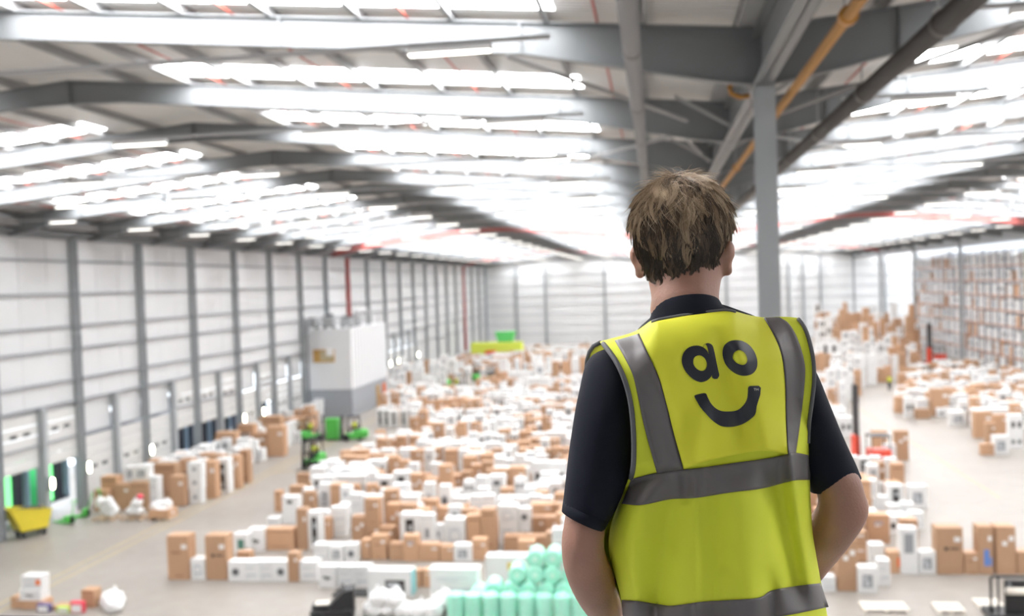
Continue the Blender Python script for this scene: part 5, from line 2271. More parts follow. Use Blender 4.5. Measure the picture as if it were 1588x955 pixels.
-188 7 960 0 10 2
-181 6 964 0 10 2
-150 7 962 0 8 56
-108 6 962 0 10 58
323 6 961 0 9 58
-278 10 978 0 8 56
-176 6 978 0 8 62
-237 12 998 0 7 1
-185 8 996 0 12 2
-130 6 999 0 8 61
-102 6 997 0 10 56
-96 7 997 0 10 56
229 7 996 0 10 0
283 7 998 0 9 56
-253 10 1013 0 8 57
-149 7 1016 0 9 57
-263 10 1014 0 10 57
-242 9 1016 0 10 61
-232 10 1014 0 10 61
-90 6 1015 0 8 56
254 7 1014 0 8 57
261 6 1016 0 10 57
331 6 1016 0 8 59
-268 10 1030 0 9 58
-125 10 1031 0 10 62
-251 7 1032 0 10 61
-243 7 1030 0 10 56
-89 10 1034 0 10 61
-150 10 1031 0 9 58
168 10 1032 0 9 62
258 9 1032 0 10 61
292 6 1033 0 10 58
334 7 1033 0 9 56
351 7 1033 0 8 56
-295 10 1049 0 9 61
-282 9 1048 0 10 61
-272 6 1048 0 9 2
-258 8 1049 0 12 1
-226 7 1051 0 10 57
-128 6 1050 0 10 58
307 6 1050 0 8 58
300 6 1049 0 10 58
313 12 1050 0 8 1
-274 9 1067 0 9 56
-252 7 1068 0 9 59
-235 7 1067 0 10 62
-147 7 1067 0 9 59
-106 6 1069 0 9 56
-86 6 1067 0 10 56
180 10 1066 0 18 59
320 9 1066 0 9 56
260 6 1067 0 9 58
284 6 1066 0 9 58
298 7 1068 0 8 58
308 6 1069 0 9 59
314 6 1066 0 8 59
-285 7 1085 0 10 59
-146 6 1085 0 8 58
-159 10 1085 0 9 62
-233 7 1085 0 8 59
170 10 1085 0 8 58
-218 6 1085 0 10 59
-211 6 1085 0 8 59
-133 6 1086 0 8 59
-98 6 1085 0 8 57
-91 7 1084 0 9 57
188 6 1083 0 10 61
187 6 1083 10 10 61
188 6 1083 20 10 61
197 7 1085 0 9 61
197 7 1085 9 9 61
292 8 1085 0 13 1
274 8 1086 0 11 0
307 7 1085 0 10 1
314 6 1085 0 10 1
324 6 1085 0 8 58
361 10 1084 0 9 56
-286 7 1102 0 10 56
-212 7 1102 0 8 56
-177 6 1102 0 10 56
-293 6 1101 0 10 4
-272 7 1101 0 10 56
-120 7 1101 0 9 62
-198 6 1101 0 9 56
-191 7 1102 0 8 59
-143 12 1101 0 8 1
-101 7 1103 0 9 56
190 12 1103 0 8 2
190 12 1103 8 8 2
190 12 1103 16 8 2
304 6 1102 0 9 56
362 7 1101 0 9 56
-178 6 1129 0 10 62
-199 7 1128 0 10 59
-192 6 1130 0 8 62
-98 7 1130 0 10 61
-112 7 1130 0 9 61
262 9 1128 0 10 56
272 10 1129 0 10 56
311 6 1126 0 9 56
-144 10 1153 0 10 58
-167 10 1154 0 9 58
-154 10 1154 0 10 58
-207 7 1155 0 9 59
-135 9 1154 0 10 58
-125 6 1154 0 8 58
-90 6 1153 0 10 56
192 11 1154 0 17 57
212 6 1153 0 9 56
212 6 1153 9 9 56
218 7 1154 0 9 56
218 7 1154 9 9 56
287 9 1153 0 10 56
307 10 1154 0 10 59
327 10 1154 0 10 59
-330 7 1181 0 10 58
-311 6 1181 0 9 56
-318 6 1181 0 9 56
-180 7 1181 0 9 3
-172 6 1180 0 9 3
-135 7 1179 0 9 56
-127 7 1181 0 9 56
-120 6 1180 0 8 57
303 10 1180 0 9 62
313 7 1180 0 10 56
328 7 1178 0 9 56
334 7 1180 0 9 56
359 7 1179 0 8 56
-195 12 1204 0 8 5
-195 12 1204 8 8 5
-96 10 1204 0 9 56
-160 6 1206 0 8 58
-160 6 1206 8 8 58
-136 6 1206 0 9 57
-120 6 1204 0 10 59
-113 7 1205 0 8 59
-106 10 1206 0 9 56
196 7 1207 0 18 3
222 9 1205 0 9 58
222 9 1205 9 9 58
222 9 1205 19 9 58
331 12 1205 0 8 1
-317 10 1232 0 10 56
-307 7 1231 0 8 57
-300 7 1230 0 10 57
-153 11 1232 0 16 56
-142 12 1234 0 8 2
240 7 1233 0 10 1
386 7 1232 0 8 62
-349 10 1258 0 10 62
-339 9 1257 0 9 62
-338 9 1257 9 9 62
-329 11 1260 0 16 57
-313 7 1257 0 17 58
-298 6 1257 0 9 61
-203 12 1258 0 8 3
-203 12 1258 8 8 3
-190 10 1258 0 9 58
-181 7 1257 0 18 57
-161 10 1258 0 10 61
-129 11 1257 0 16 61
186 11 1257 0 18 61
211 11 1256 0 17 61
266 6 1258 0 9 58
273 7 1260 0 10 58
359 6 1259 0 10 57
-343 8 1283 0 13 2
-326 7 1286 0 10 58
-312 7 1285 0 10 58
-312 7 1285 10 10 58
-191 6 1282 0 10 58
-177 7 1286 0 9 58
-143 6 1283 0 9 58
-137 7 1283 0 9 56
236 7 1283 0 11 5
236 7 1283 11 11 5
-346 7 1311 0 19 58
-339 7 1310 0 10 56
-339 7 1310 10 10 56
-176 6 1310 0 9 59
-170 6 1310 0 8 59
-146 7 1309 0 17 57
199 7 1310 0 20 57
226 7 1311 0 10 57
226 7 1311 10 10 57
233 6 1310 0 8 59
233 6 1310 8 8 59
243 6 1310 0 10 59
242 6 1310 10 10 59
242 6 1310 19 10 59
297 7 1308 0 10 4
297 7 1308 10 10 4
297 7 1308 19 10 4
291 6 1312 0 9 4
304 7 1312 0 10 4
304 7 1312 10 10 4
369 12 1310 0 8 1
-339 6 1336 0 9 2
-339 6 1336 9 9 2
-309 7 1335 0 10 59
-309 7 1335 10 10 59
-134 7 1335 0 20 58
393 9 1335 0 9 57
-180 7 1362 0 10 59
-168 7 1361 0 8 59
-168 7 1361 8 8 59
-141 6 1362 0 9 58
-141 6 1362 9 9 58
216 11 1362 0 20 60
227 11 1362 0 19 60
241 7 1364 0 9 57
241 7 1364 9 9 57
241 7 1364 17 9 57
248 7 1360 0 9 57
248 7 1360 9 9 57
248 7 1360 18 9 57
257 7 1362 0 9 57
258 7 1362 9 9 57
265 6 1364 0 9 57
264 6 1364 9 9 57
271 7 1363 0 10 56
-183 7 1386 0 15 0
-158 7 1390 0 17 0
-140 7 1387 0 9 61
-141 7 1387 9 9 61
-131 7 1390 0 17 62
246 10 1390 0 10 61
245 10 1390 10 10 61
246 10 1390 20 10 61
265 6 1387 0 8 58
265 6 1387 8 8 58
265 6 1387 17 8 58
278 7 1389 0 9 56
278 7 1389 9 9 56
286 7 1386 0 9 56
286 7 1386 9 9 56
286 7 1386 17 9 56
-127 7 1414 0 10 2
-127 7 1414 10 10 2
-198 6 1415 0 14 1
-172 6 1415 0 8 57
-172 6 1415 8 8 57
245 7 1415 0 9 57
244 7 1415 9 9 57
280 8 1414 0 11 5
280 8 1414 11 11 5
302 6 1413 0 10 58
302 6 1413 10 10 58
314 7 1414 0 10 61
314 7 1414 10 10 61
342 7 1413 0 8 62
342 7 1413 8 8 62
-201 6 1439 0 15 1
-192 6 1440 0 16 1
-138 6 1439 0 13 1
-113 6 1441 0 9 56
-113 6 1441 9 9 56
235 7 1440 0 20 58
243 7 1441 0 20 58
250 7 1440 0 17 58
257 10 1440 0 10 59
257 10 1440 10 10 59
257 10 1440 20 10 59
267 7 1440 0 10 56
267 7 1440 10 10 56
267 7 1440 20 10 56
274 7 1441 0 9 56
274 7 1441 9 9 56
274 7 1441 18 9 56
312 9 1438 0 10 56
-192 7 1465 0 18 57
-154 7 1466 0 10 59
-125 6 1465 0 9 56
-126 6 1465 9 9 56
249 8 1465 0 13 4
249 8 1465 13 13 4
282 7 1467 0 19 59
330 8 1467 0 13 4
330 8 1467 13 13 4
299 7 1464 0 20 59
340 8 1466 0 12 4
340 8 1466 12 12 4
349 8 1466 0 11 5
348 8 1466 11 11 5
-179 7 1491 0 9 62
-152 7 1491 0 15 2
-141 10 1492 0 10 56
-142 10 1492 10 10 56
-116 10 1492 0 16 56
242 7 1493 0 19 56
263 7 1490 0 20 0
270 7 1491 0 19 0
270 7 1491 19 19 0
278 10 1491 0 16 58
278 10 1491 16 16 58
368 6 1492 0 16 1
360 7 1492 0 21 4
-110 6 1518 0 10 58
-110 6 1518 10 10 58
-124 7 1520 0 9 58
-124 7 1520 9 9 58
265 6 1518 0 15 1
265 6 1518 15 15 1
309 6 1518 0 10 56
309 6 1518 10 10 56
309 6 1518 19 10 56
316 7 1520 0 19 4
326 7 1519 0 21 4
347 7 1519 0 10 58
347 7 1519 10 10 58
242 11 1542 0 16 61
252 10 1544 0 18 61
355 6 1544 0 10 62
355 6 1544 10 10 62
355 6 1544 19 10 62
332 10 1546 0 10 56
332 10 1546 10 10 56
332 10 1546 20 10 56
325 7 1545 0 8 62
325 7 1545 8 8 62
325 7 1545 16 8 62
342 10 1545 0 10 56
342 10 1545 10 10 56
342 10 1545 20 10 56
361 6 1543 0 8 62
361 6 1543 8 8 62
361 6 1543 15 8 62
361 6 1543 23 8 62
380 7 1545 0 9 62
380 7 1545 9 9 62
380 7 1545 18 9 62
380 7 1545 27 9 62
380 7 1545 36 9 62
-140 12 1568 0 8 1
-140 12 1568 8 8 1
-120 7 1570 0 16 2
-112 7 1570 0 16 2
307 10 1570 0 18 57
318 10 1571 0 16 57
318 10 1571 16 16 57
-115 7 1598 0 20 60
-108 7 1598 0 10 59
-108 7 1598 10 10 59
-101 6 1595 0 10 59
-101 6 1595 10 10 59
249 7 1596 0 8 59
249 7 1596 8 8 59
249 7 1596 17 8 59
315 8 1595 0 13 1
315 8 1595 13 13 1
315 8 1595 26 13 1
315 8 1595 39 13 1
326 7 1598 0 13 1
326 7 1598 13 13 1
326 7 1598 26 13 1
353 7 1596 0 10 1
353 7 1596 10 10 1
353 7 1596 19 10 1
362 9 1595 0 20 3
249 7 1623 0 9 57
249 7 1623 9 9 57
397 7 1624 0 18 1
397 7 1624 18 18 1
270 6 1623 0 9 62
270 6 1623 9 9 62
270 6 1623 18 9 62
270 6 1623 27 9 62
270 6 1623 36 9 62
309 7 1621 0 18 0
309 7 1621 18 18 0
373 8 1622 0 11 3
373 8 1622 11 11 3
373 8 1622 23 11 3
365 7 1622 0 13 3
365 7 1622 13 13 3
366 7 1622 25 13 3
386 10 1621 0 16 58
386 10 1621 16 16 58
386 10 1621 33 16 58
327 9 1649 0 19 3
328 9 1649 19 19 3
362 10 1649 0 16 58
362 10 1649 16 16 58
306 9 1648 0 16 3
306 9 1648 16 16 3
315 9 1649 0 17 3
315 9 1649 17 17 3
315 9 1649 34 17 3
351 10 1649 0 16 58
351 10 1649 16 16 58
391 6 1675 0 9 56
392 6 1675 9 9 56
392 6 1675 19 9 56
366 6 1702 0 14 1
366 6 1702 14 14 1
366 6 1702 28 14 1
372 6 1702 0 16 1
372 6 1702 16 16 1
361 11 1728 0 16 58
362 11 1728 16 16 58
384 11 1727 0 17 58
384 11 1727 17 17 58
395 10 1728 0 18 58
395 10 1728 18 18 58
268 7 1751 0 13 0
268 7 1751 13 13 0
268 7 1751 25 13 0
286 11 1751 0 20 58
286 11 1751 20 20 58
297 7 1753 0 16 1
297 7 1753 16 16 1
305 7 1752 0 15 1
305 7 1752 15 15 1
296 6 1777 0 9 56
296 6 1777 9 9 56
295 6 1777 18 9 56
295 6 1777 27 9 56
295 6 1777 36 9 56
400 11 1779 0 19 58
399 11 1779 19 19 58
278 11 1804 0 18 56
278 11 1804 18 18 56
282 7 1830 0 20 1
282 7 1830 20 20 1
290 7 1832 0 21 1
290 7 1832 21 21 1
300 7 1828 0 21 1
300 7 1828 21 21 1
284 10 1855 0 16 60
284 10 1855 16 16 60
284 10 1855 31 16 60
295 11 1855 0 16 60
295 11 1855 16 16 60
295 11 1855 33 16 60
362 7 1857 0 10 58
362 7 1857 10 10 58
362 7 1857 20 10 58
362 7 1857 30 10 58
362 7 1857 40 10 58
316 7 1883 0 16 2
315 7 1883 16 16 2
328 9 1883 0 18 3
328 9 1883 18 18 3
400 7 1882 0 19 58
400 7 1882 19 19 58
326 11 1908 0 18 62
325 11 1908 18 18 62
388 7 1909 0 17 62
388 7 1909 17 17 62
388 7 1909 34 17 62
395 7 1907 0 18 62
395 7 1907 18 18 62
395 7 1907 36 18 62
349 7 1935 0 15 4
349 7 1935 15 15 4
348 7 1935 30 15 4
-43 7 453 0 10 58
-22 9 452 0 8 58
-5 7 451 0 10 1
14 10 451 0 17 60
35 7 450 0 10 58
52 7 451 0 9 58
-40 10 466 0 16 60
-19 7 468 0 20 58
1 6 466 0 10 57
17 6 467 0 8 57
32 6 466 0 14 1
44 11 468 0 16 61
68 12 468 0 7 1
-34 12 481 0 7 4
-6 12 483 0 7 4
22 7 483 0 10 56
45 7 483 0 18 58
65 8 483 0 13 1
79 6 482 0 13 0
-32 7 495 0 15 1
-14 6 498 0 8 57
-1 6 498 0 15 4
12 6 495 0 14 4
25 11 498 0 16 57
47 6 498 0 8 59
65 6 496 0 10 62
80 9 495 0 19 0
-40 6 513 0 14 3
-19 6 514 0 10 56
-6 7 513 0 8 58
9 6 513 0 10 61
22 6 511 0 8 56
38 9 514 0 16 4
60 7 512 0 17 2
76 6 512 0 14 2
-48 7 526 0 18 62
-33 11 528 0 19 60
-10 6 527 0 14 3
5 7 527 0 10 56
19 10 528 0 18 60
42 7 529 0 10 1
56 7 527 0 20 3
75 7 526 0 20 5
-51 7 543 0 12 2
-35 8 541 0 12 2
-20 7 543 0 18 60
-5 7 542 0 9 61
9 11 543 0 19 62
30 7 544 0 19 61
48 7 540 0 19 61
67 7 542 0 18 57
81 6 541 0 9 59
-53 7 556 0 19 1
-35 7 558 0 20 1
-20 7 557 0 9 4
-1 9 558 0 10 59
15 7 558 0 8 3
30 7 556 0 8 59
46 7 557 0 9 59
59 6 558 0 14 0
72 10 556 0 10 57
92 10 556 0 9 57
-40 7 572 0 9 3
-26 8 572 0 13 3
-7 11 570 0 18 58
11 7 570 0 9 62
28 9 573 0 18 3
44 6 571 0 16 1
56 6 572 0 9 58
70 12 572 0 8 2
94 7 572 0 18 1
-44 6 588 0 9 58
-26 7 586 0 10 58
-9 12 586 0 7 3
20 10 588 0 10 58
39 7 588 0 15 5
59 11 586 0 17 56
81 11 588 0 17 56
100 7 588 0 17 2
-44 10 603 0 17 61
-22 7 604 0 10 62
-8 7 601 0 17 2
9 6 603 0 10 2
28 9 603 0 19 3
44 7 603 0 20 58
59 9 603 0 17 3
77 7 603 0 17 0
94 7 602 0 18 0
-58 6 615 0 8 59
-44 7 618 0 9 59
-29 10 616 0 9 61
-7 12 616 0 8 4
22 6 616 0 10 58
37 7 616 0 18 5
51 10 615 0 10 56
68 7 619 0 10 56
82 12 616 0 6 1
-51 9 631 0 19 5
-33 9 631 0 19 5
-16 7 633 0 17 5
-2 10 630 0 8 59
20 7 632 0 16 58
37 7 633 0 20 58
52 7 634 0 10 62
66 6 632 0 9 62
86 11 633 0 20 60
-56 9 646 0 10 61
-38 8 649 0 13 1
-20 7 647 0 13 1
-5 7 645 0 8 0
9 6 646 0 13 5
21 6 648 0 9 58
35 10 646 0 19 62
56 11 646 0 17 62
79 7 647 0 8 0
93 7 647 0 18 58
110 7 648 0 8 61
-51 11 663 0 17 60
-26 11 661 0 19 60
-5 9 661 0 19 4
13 6 663 0 14 1
26 7 661 0 12 3
46 7 660 0 9 56
65 7 663 0 18 0
80 10 663 0 10 58
-54 7 677 0 17 59
-40 8 676 0 13 5
-19 6 678 0 8 61
3 10 679 0 19 56
24 7 677 0 18 58
38 7 676 0 8 58
52 9 677 0 10 56
71 7 675 0 10 1
88 6 678 0 13 5
-64 6 694 0 10 0
-50 6 692 0 9 0
-37 6 694 0 9 56
-23 6 694 0 9 58
-9 7 690 0 9 58
5 11 693 0 16 59
27 11 694 0 19 59
49 9 690 0 18 1
68 9 693 0 18 0
87 7 692 0 8 57
-63 12 706 0 8 5
-33 12 708 0 8 5
-9 7 706 0 9 56
8 6 706 0 8 62
24 6 708 0 14 5
36 6 707 0 16 5
52 7 708 0 8 59
66 7 708 0 8 56
80 7 707 0 8 0
94 10 708 0 16 61
-48 7 721 0 18 3
-30 6 720 0 9 62
-14 6 721 0 8 62
-1 7 722 0 9 61
13 6 723 0 8 61
30 7 720 0 16 58
47 7 721 0 16 58
64 8 721 0 14 1
79 7 723 0 18 2
-56 7 736 0 18 2
-42 6 738 0 14 0
-24 6 738 0 10 58
-7 7 736 0 10 58
7 9 737 0 18 0
24 10 736 0 16 62
50 7 737 0 13 4
66 8 737 0 11 4
80 6 737 0 8 56
97 6 738 0 9 57
-57 6 752 0 15 4
-44 9 752 0 10 56
-22 7 752 0 19 4
-8 6 753 0 16 5
6 12 751 0 7 0
34 12 753 0 8 4
56 9 753 0 18 0
80 6 753 0 10 5
-65 7 768 0 11 0
-47 7 770 0 20 61
-33 7 768 0 9 5
-16 7 769 0 9 5
8 7 769 0 17 62
27 6 769 0 8 58
44 9 769 0 9 58
64 7 769 0 19 4
86 7 770 0 19 1
-71 6 788 0 9 58
-54 11 787 0 20 60
-37 6 786 0 9 56
-14 7 786 0 11 0
1 8 786 0 12 0
17 7 787 0 12 4
37 7 787 0 19 57
51 6 786 0 9 56
67 6 787 0 8 58
80 6 787 0 9 58
96 6 785 0 8 2
-50 7 804 0 18 0
-33 7 804 0 10 58
-18 6 806 0 8 58
-3 6 806 0 15 5
10 9 806 0 17 2
32 9 805 0 20 2
51 6 806 0 9 61
65 7 806 0 10 61
82 6 804 0 9 2
-69 7 822 0 8 61
-55 6 822 0 9 3
-36 8 822 0 12 2
-20 7 823 0 11 2
5 7 823 0 18 4
19 7 821 0 17 3
37 9 822 0 9 56
57 9 822 0 9 56
73 7 823 0 16 2
88 10 822 0 16 57
112 7 822 0 18 56
129 7 823 0 18 56
-55 7 839 0 21 5
-41 9 839 0 10 56
-24 6 840 0 9 58
-3 6 841 0 16 2
10 6 840 0 9 58
27 6 841 0 9 61
43 7 841 0 18 1
61 7 839 0 16 1
78 6 838 0 9 58
96 12 839 0 8 3
116 7 839 0 10 59
131 7 841 0 10 59
-68 7 856 0 9 58
-54 7 858 0 9 58
-40 7 857 0 9 58
-26 6 856 0 9 56
-12 6 856 0 14 0
4 7 856 0 17 1
18 7 856 0 17 1
33 7 856 0 15 3
51 7 859 0 14 0
67 8 857 0 13 0
84 10 855 0 16 58
108 11 858 0 16 58
130 11 857 0 18 61
-65 7 874 0 19 1
-50 6 874 0 9 1
-36 9 876 0 18 2
-18 7 874 0 20 57
-4 7 873 0 20 58
11 7 874 0 9 62
32 10 876 0 17 56
52 10 875 0 8 58
74 7 873 0 9 56
87 6 874 0 10 58
101 7 876 0 9 57
115 11 875 0 18 61
-74 7 893 0 19 60
-59 7 892 0 19 59
-36 12 893 0 7 3
-12 12 892 0 7 3
8 7 892 0 21 1
25 9 891 0 19 4
49 9 891 0 8 58
69 9 892 0 8 58
91 7 893 0 8 56
105 10 892 0 8 62
123 7 892 0 19 0
138 11 892 0 17 58
-55 10 910 0 10 62
-33 7 908 0 9 56
-19 7 910 0 9 3
-2 7 911 0 10 56
12 6 910 0 10 56
28 9 909 0 17 1
52 7 908 0 10 57
67 7 910 0 16 5
82 7 908 0 12 5
103 7 910 0 16 0
117 7 911 0 15 0
139 9 910 0 17 4
-59 7 926 0 8 56
-45 7 926 0 9 56
-31 6 928 0 9 58
-18 6 927 0 9 58
-1 7 926 0 20 61
14 6 926 0 15 1
29 11 927 0 16 58
58 7 926 0 19 58
72 6 928 0 10 56
86 6 928 0 10 56
100 6 927 0 10 56
114 6 929 0 16 1
133 7 926 0 13 0
-77 8 943 0 12 1
-59 7 946 0 16 62
-44 7 945 0 17 62
-31 12 945 0 8 5
-2 7 945 0 18 62
12 6 945 0 8 62
25 6 945 0 9 59
38 6 944 0 10 56
52 7 946 0 19 60
67 7 943 0 16 60
81 6 946 0 8 56
94 6 945 0 10 56
109 7 945 0 19 1
126 7 944 0 18 58
140 7 946 0 20 58
-72 10 963 0 10 62
-55 6 962 0 8 58
-38 7 962 0 17 60
-16 10 962 0 10 61
4 6 962 0 8 59
17 11 962 0 18 62
44 6 960 0 13 5
62 6 963 0 9 57
76 6 962 0 15 3
89 6 963 0 9 3
102 8 963 0 11 1
120 10 962 0 8 62
139 6 960 0 14 3
152 11 963 0 19 58
-66 6 978 0 8 58
-53 7 980 0 10 59
-34 9 980 0 18 1
-17 7 980 0 17 59
3 10 981 0 9 59
19 7 980 0 16 3
38 10 980 0 10 61
58 6 981 0 9 2
74 7 978 0 8 2
88 8 979 0 13 3
104 7 979 0 18 62
118 7 979 0 17 62
135 7 979 0 16 0
152 9 979 0 18 2
-65 6 996 0 8 59
-51 8 998 0 13 3
-36 6 997 0 9 56
-20 6 997 0 8 56
-6 7 998 0 10 56
8 7 998 0 19 61
22 6 995 0 13 2
40 10 995 0 10 59
62 7 997 0 18 59
76 7 998 0 12 5
93 9 997 0 9 59
116 6 998 0 13 5
128 6 996 0 14 5
144 7 997 0 17 58
158 7 997 0 18 58
-77 6 1014 0 9 56
-64 9 1016 0 19 3
-43 6 1015 0 9 62
-29 8 1015 0 12 1
-12 10 1015 0 9 56
4 6 1016 0 8 56
24 6 1014 0 9 56
38 6 1015 0 9 56
53 7 1014 0 18 3
69 7 1013 0 9 56
84 8 1015 0 11 4
100 6 1013 0 8 58
114 7 1015 0 10 4
128 6 1014 0 9 58
142 7 1014 0 18 2
160 6 1016 0 8 59
-69 9 1031 0 9 61
-50 7 1032 0 9 58
-33 7 1032 0 10 58
-19 7 1031 0 9 58
-3 6 1033 0 8 57
15 7 1033 0 12 1
34 8 1031 0 13 1
57 10 1034 0 9 59
77 7 1032 0 16 5
92 7 1031 0 18 56
106 7 1034 0 17 56
123 7 1032 0 10 57
143 11 1030 0 18 57
160 8 1032 0 12 1
-69 6 1051 0 8 62
-55 7 1050 0 10 58
-41 10 1049 0 10 59
-24 10 1050 0 8 58
2 11 1048 0 19 57
19 6 1049 0 8 61
33 7 1049 0 17 3
50 7 1048 0 16 3
67 7 1049 0 20 59
84 6 1049 0 10 58
101 6 1049 0 9 58
115 7 1049 0 11 4
133 8 1051 0 12 4
154 7 1051 0 20 56
-73 10 1067 0 18 61
-45 6 1067 0 9 61
-32 6 1068 0 10 2
-18 7 1068 0 10 0
4 7 1066 0 8 62
20 7 1066 0 10 62
40 11 1068 0 18 59
62 10 1066 0 10 62
82 11 1068 0 17 61
104 7 1066 0 20 58
121 7 1066 0 17 58
137 7 1067 0 9 56
152 7 1068 0 10 56
166 9 1068 0 10 61
-69 6 1084 0 10 59
-54 7 1085 0 17 1
-38 6 1086 0 16 3
-24 7 1084 0 8 2
-10 6 1086 0 10 5
11 9 1083 0 16 1
28 11 1086 0 18 62
48 10 1086 0 19 62
69 7 1083 0 9 61
86 6 1083 0 10 59
102 7 1086 0 18 3
117 10 1086 0 10 61
140 9 1084 0 10 61
160 10 1086 0 10 58
-74 7 1101 0 19 58
-54 7 1101 0 12 1
-37 7 1100 0 12 5
-14 7 1101 0 16 2
2 10 1100 0 17 58
27 7 1102 0 16 56
41 10 1104 0 10 58
62 7 1100 0 10 58
77 10 1102 0 18 56
99 6 1102 0 8 57
114 6 1102 0 9 59
127 6 1102 0 8 56
145 6 1103 0 9 57
164 6 1101 0 9 57
-91 6 1127 0 9 61
-75 10 1129 0 10 56
-58 7 1129 0 9 58
-41 7 1128 0 10 58
-24 7 1128 0 19 0
-9 7 1127 0 20 0
5 6 1126 0 9 58
18 7 1130 0 8 57
33 6 1129 0 9 58
49 7 1127 0 10 5
68 10 1128 0 10 61
88 7 1129 0 8 57
102 6 1128 0 14 4
115 9 1126 0 20 0
134 9 1127 0 19 0
151 6 1127 0 9 59
164 6 1127 0 10 58
-83 6 1155 0 9 58
-65 7 1154 0 19 58
-51 6 1154 0 9 57
-29 6 1155 0 8 57
-11 7 1156 0 8 5
8 6 1156 0 10 58
23 6 1154 0 9 59
37 7 1155 0 9 56
51 7 1154 0 10 62
72 11 1155 0 18 62
96 10 1153 0 9 61
116 10 1152 0 10 61
133 7 1153 0 12 1
151 7 1153 0 10 58
168 11 1153 0 18 56
-83 7 1179 0 9 58
-69 7 1181 0 10 59
-54 9 1179 0 9 59
-36 7 1181 0 12 5
-21 8 1180 0 12 5
-4 6 1181 0 8 59
14 10 1178 0 18 59
40 7 1178 0 10 57
57 7 1180 0 18 5
74 6 1180 0 8 61
95 7 1178 0 18 0
116 7 1179 0 19 0
130 7 1181 0 10 0
144 7 1180 0 19 62
161 7 1178 0 18 58
-83 9 1205 0 8 56
-63 6 1207 0 9 1
-42 6 1206 0 14 1
-29 7 1206 0 10 58
-7 7 1205 0 8 61
6 6 1207 0 9 1
22 11 1208 0 16 58
40 9 1206 0 9 62
59 9 1207 0 18 1
80 12 1208 0 8 0
99 7 1207 0 19 60
114 6 1206 0 8 56
126 6 1205 0 9 56
142 6 1205 0 15 1
155 6 1204 0 16 3
173 7 1205 0 19 59
-73 7 1233 0 9 2
-55 11 1232 0 19 58
-37 6 1233 0 10 4
-21 6 1233 0 10 58
-6 6 1232 0 8 58
12 6 1233 0 9 3
30 6 1234 0 9 3
47 10 1232 0 10 56
72 6 1233 0 10 62
89 7 1230 0 10 58
103 7 1233 0 10 58
116 6 1230 0 9 61
130 7 1232 0 10 61
152 9 1232 0 9 57
172 9 1232 0 10 59
"""
STYLES = ['print', 'label', 'two', 'plain', 'blue', 'dot', 'drum', 'ring', 'text', 'pic', 'strip', 'dots', 'sq']

# ------------------------------------------------------------------ cartons
def card_mat(name, col, ov):
    return mat(name, col, 0.7, var=0.05, scale=2.5, objvar=ov)
M['card'] = card_mat('cardboard', (0.52, 0.315, 0.19), 0.16)
M['cardw'] = card_mat('white_carton_board', (0.79, 0.79, 0.785), 0.05)
M['tape'] = mat('packing_tape', (0.60, 0.42, 0.26), 0.3)
M['tapew'] = mat('white_strap', (0.62, 0.64, 0.66), 0.4)
M['labelp'] = mat('paper_label', (0.85, 0.85, 0.84), 0.5)
M['ink'] = mat('black_ink', (0.035, 0.03, 0.03), 0.6)
M['inkbrown'] = mat('brown_ink', (0.22, 0.10, 0.05), 0.6)
M['inkgrey'] = mat('grey_ink', (0.30, 0.31, 0.33), 0.6)
M['inkpale'] = mat('pale_grey_ink', (0.55, 0.57, 0.60), 0.6)
M['inkblue'] = mat('blue_ink', (0.12, 0.25, 0.62), 0.6)
M['inkpblue'] = mat('faded_blue_ink', (0.42, 0.36, 0.38), 0.6)
M['inkgreen'] = mat('green_ink', (0.08, 0.22, 0.18), 0.6)
M['orange'] = mat('orange_print', (0.85, 0.20, 0.05), 0.6)
M['yellowp'] = mat('yellow_print', (0.72, 0.55, 0.15), 0.6)
M['teal'] = mat('teal_print', (0.28, 0.60, 0.62), 0.6)

# unit meshes: x -0.5..0.5, front at y = 0, base at z = 0
def flat(mb, x0, x1, z0, z1, t=0.012, mi=0): return mb.box(x0, x1, -t, 0.002, z0, z1, mi)
def disc(mb, cx, cz, rx, rz, r_in=0.0, n=18, t=0.012, mi=0):
    o = len(mb.v)
    for q in range(n):
        a = 2 * math.pi * q / n
        for f, y in ((1, 0.0), (1, -t), (r_in, -t)):
            mb.v.append((cx + rx * f * math.cos(a), y, cz + rz * f * math.sin(a)))
    for q in range(n):
        p, s = o + 3 * q, o + 3 * ((q + 1) % n)
        mb.f += [(p, s, s + 1, p + 1), (p + 1, s + 1, s + 2, p + 2)]; mb.m += [mi, mi]
    return mb
BODY_B = MB().cbox(-0.5, 0.5, 0, 1, 0, 1, (0.012, 0.012, 0.008)).mesh('carton_body', M['card'])
BODY_W = MB().cbox(-0.5, 0.5, 0, 1, 0, 1, (0.012, 0.012, 0.010)).mesh('carton_body', M['cardw'])
U = {}
U['tape'] = MB().box(-0.5, 0.5, 0.46, 0.54, 0.995, 1.004).box(0.497, 0.506, 0.46, 0.54, 0.84, 1.0).box(-0.506, -0.497, 0.46, 0.54, 0.84, 1.0).mesh('tape', M['tape'])
U['strap'] = MB().box(-0.508, 0.508, -0.010, 1.008, 0.90, 0.93).mesh('strap', M['tapew'])
U['label'] = flat(MB(), 0.16, 0.40, 0.70, 0.80).mesh('shipping_label', M['labelp'])
U['label2'] = flat(MB(), -0.18, 0.06, 0.60, 0.69).mesh('shipping_label', M['labelp'])
U['side_label'] = MB().box(0.495, 0.51, 0.3, 0.6, 0.62, 0.72).mesh('shipping_label', M['labelp'])
def lines(spec, m):
    mb = MB()
    for x0, x1, z0, z1 in spec: flat(mb, x0, x1, z0, z1, 0.010)
    return mb.mesh('printed_lines', m)
U['print'] = lines(((-0.28, -0.05, 0.60, 0.635), (-0.02, 0.12, 0.60, 0.63), (-0.15, 0.2, 0.08, 0.10)), M['inkbrown'])
U['bands'] = lines(((-0.4, 0.38, 0.86, 0.89), (-0.3, 0.3, 0.15, 0.17)), M['inkbrown'])
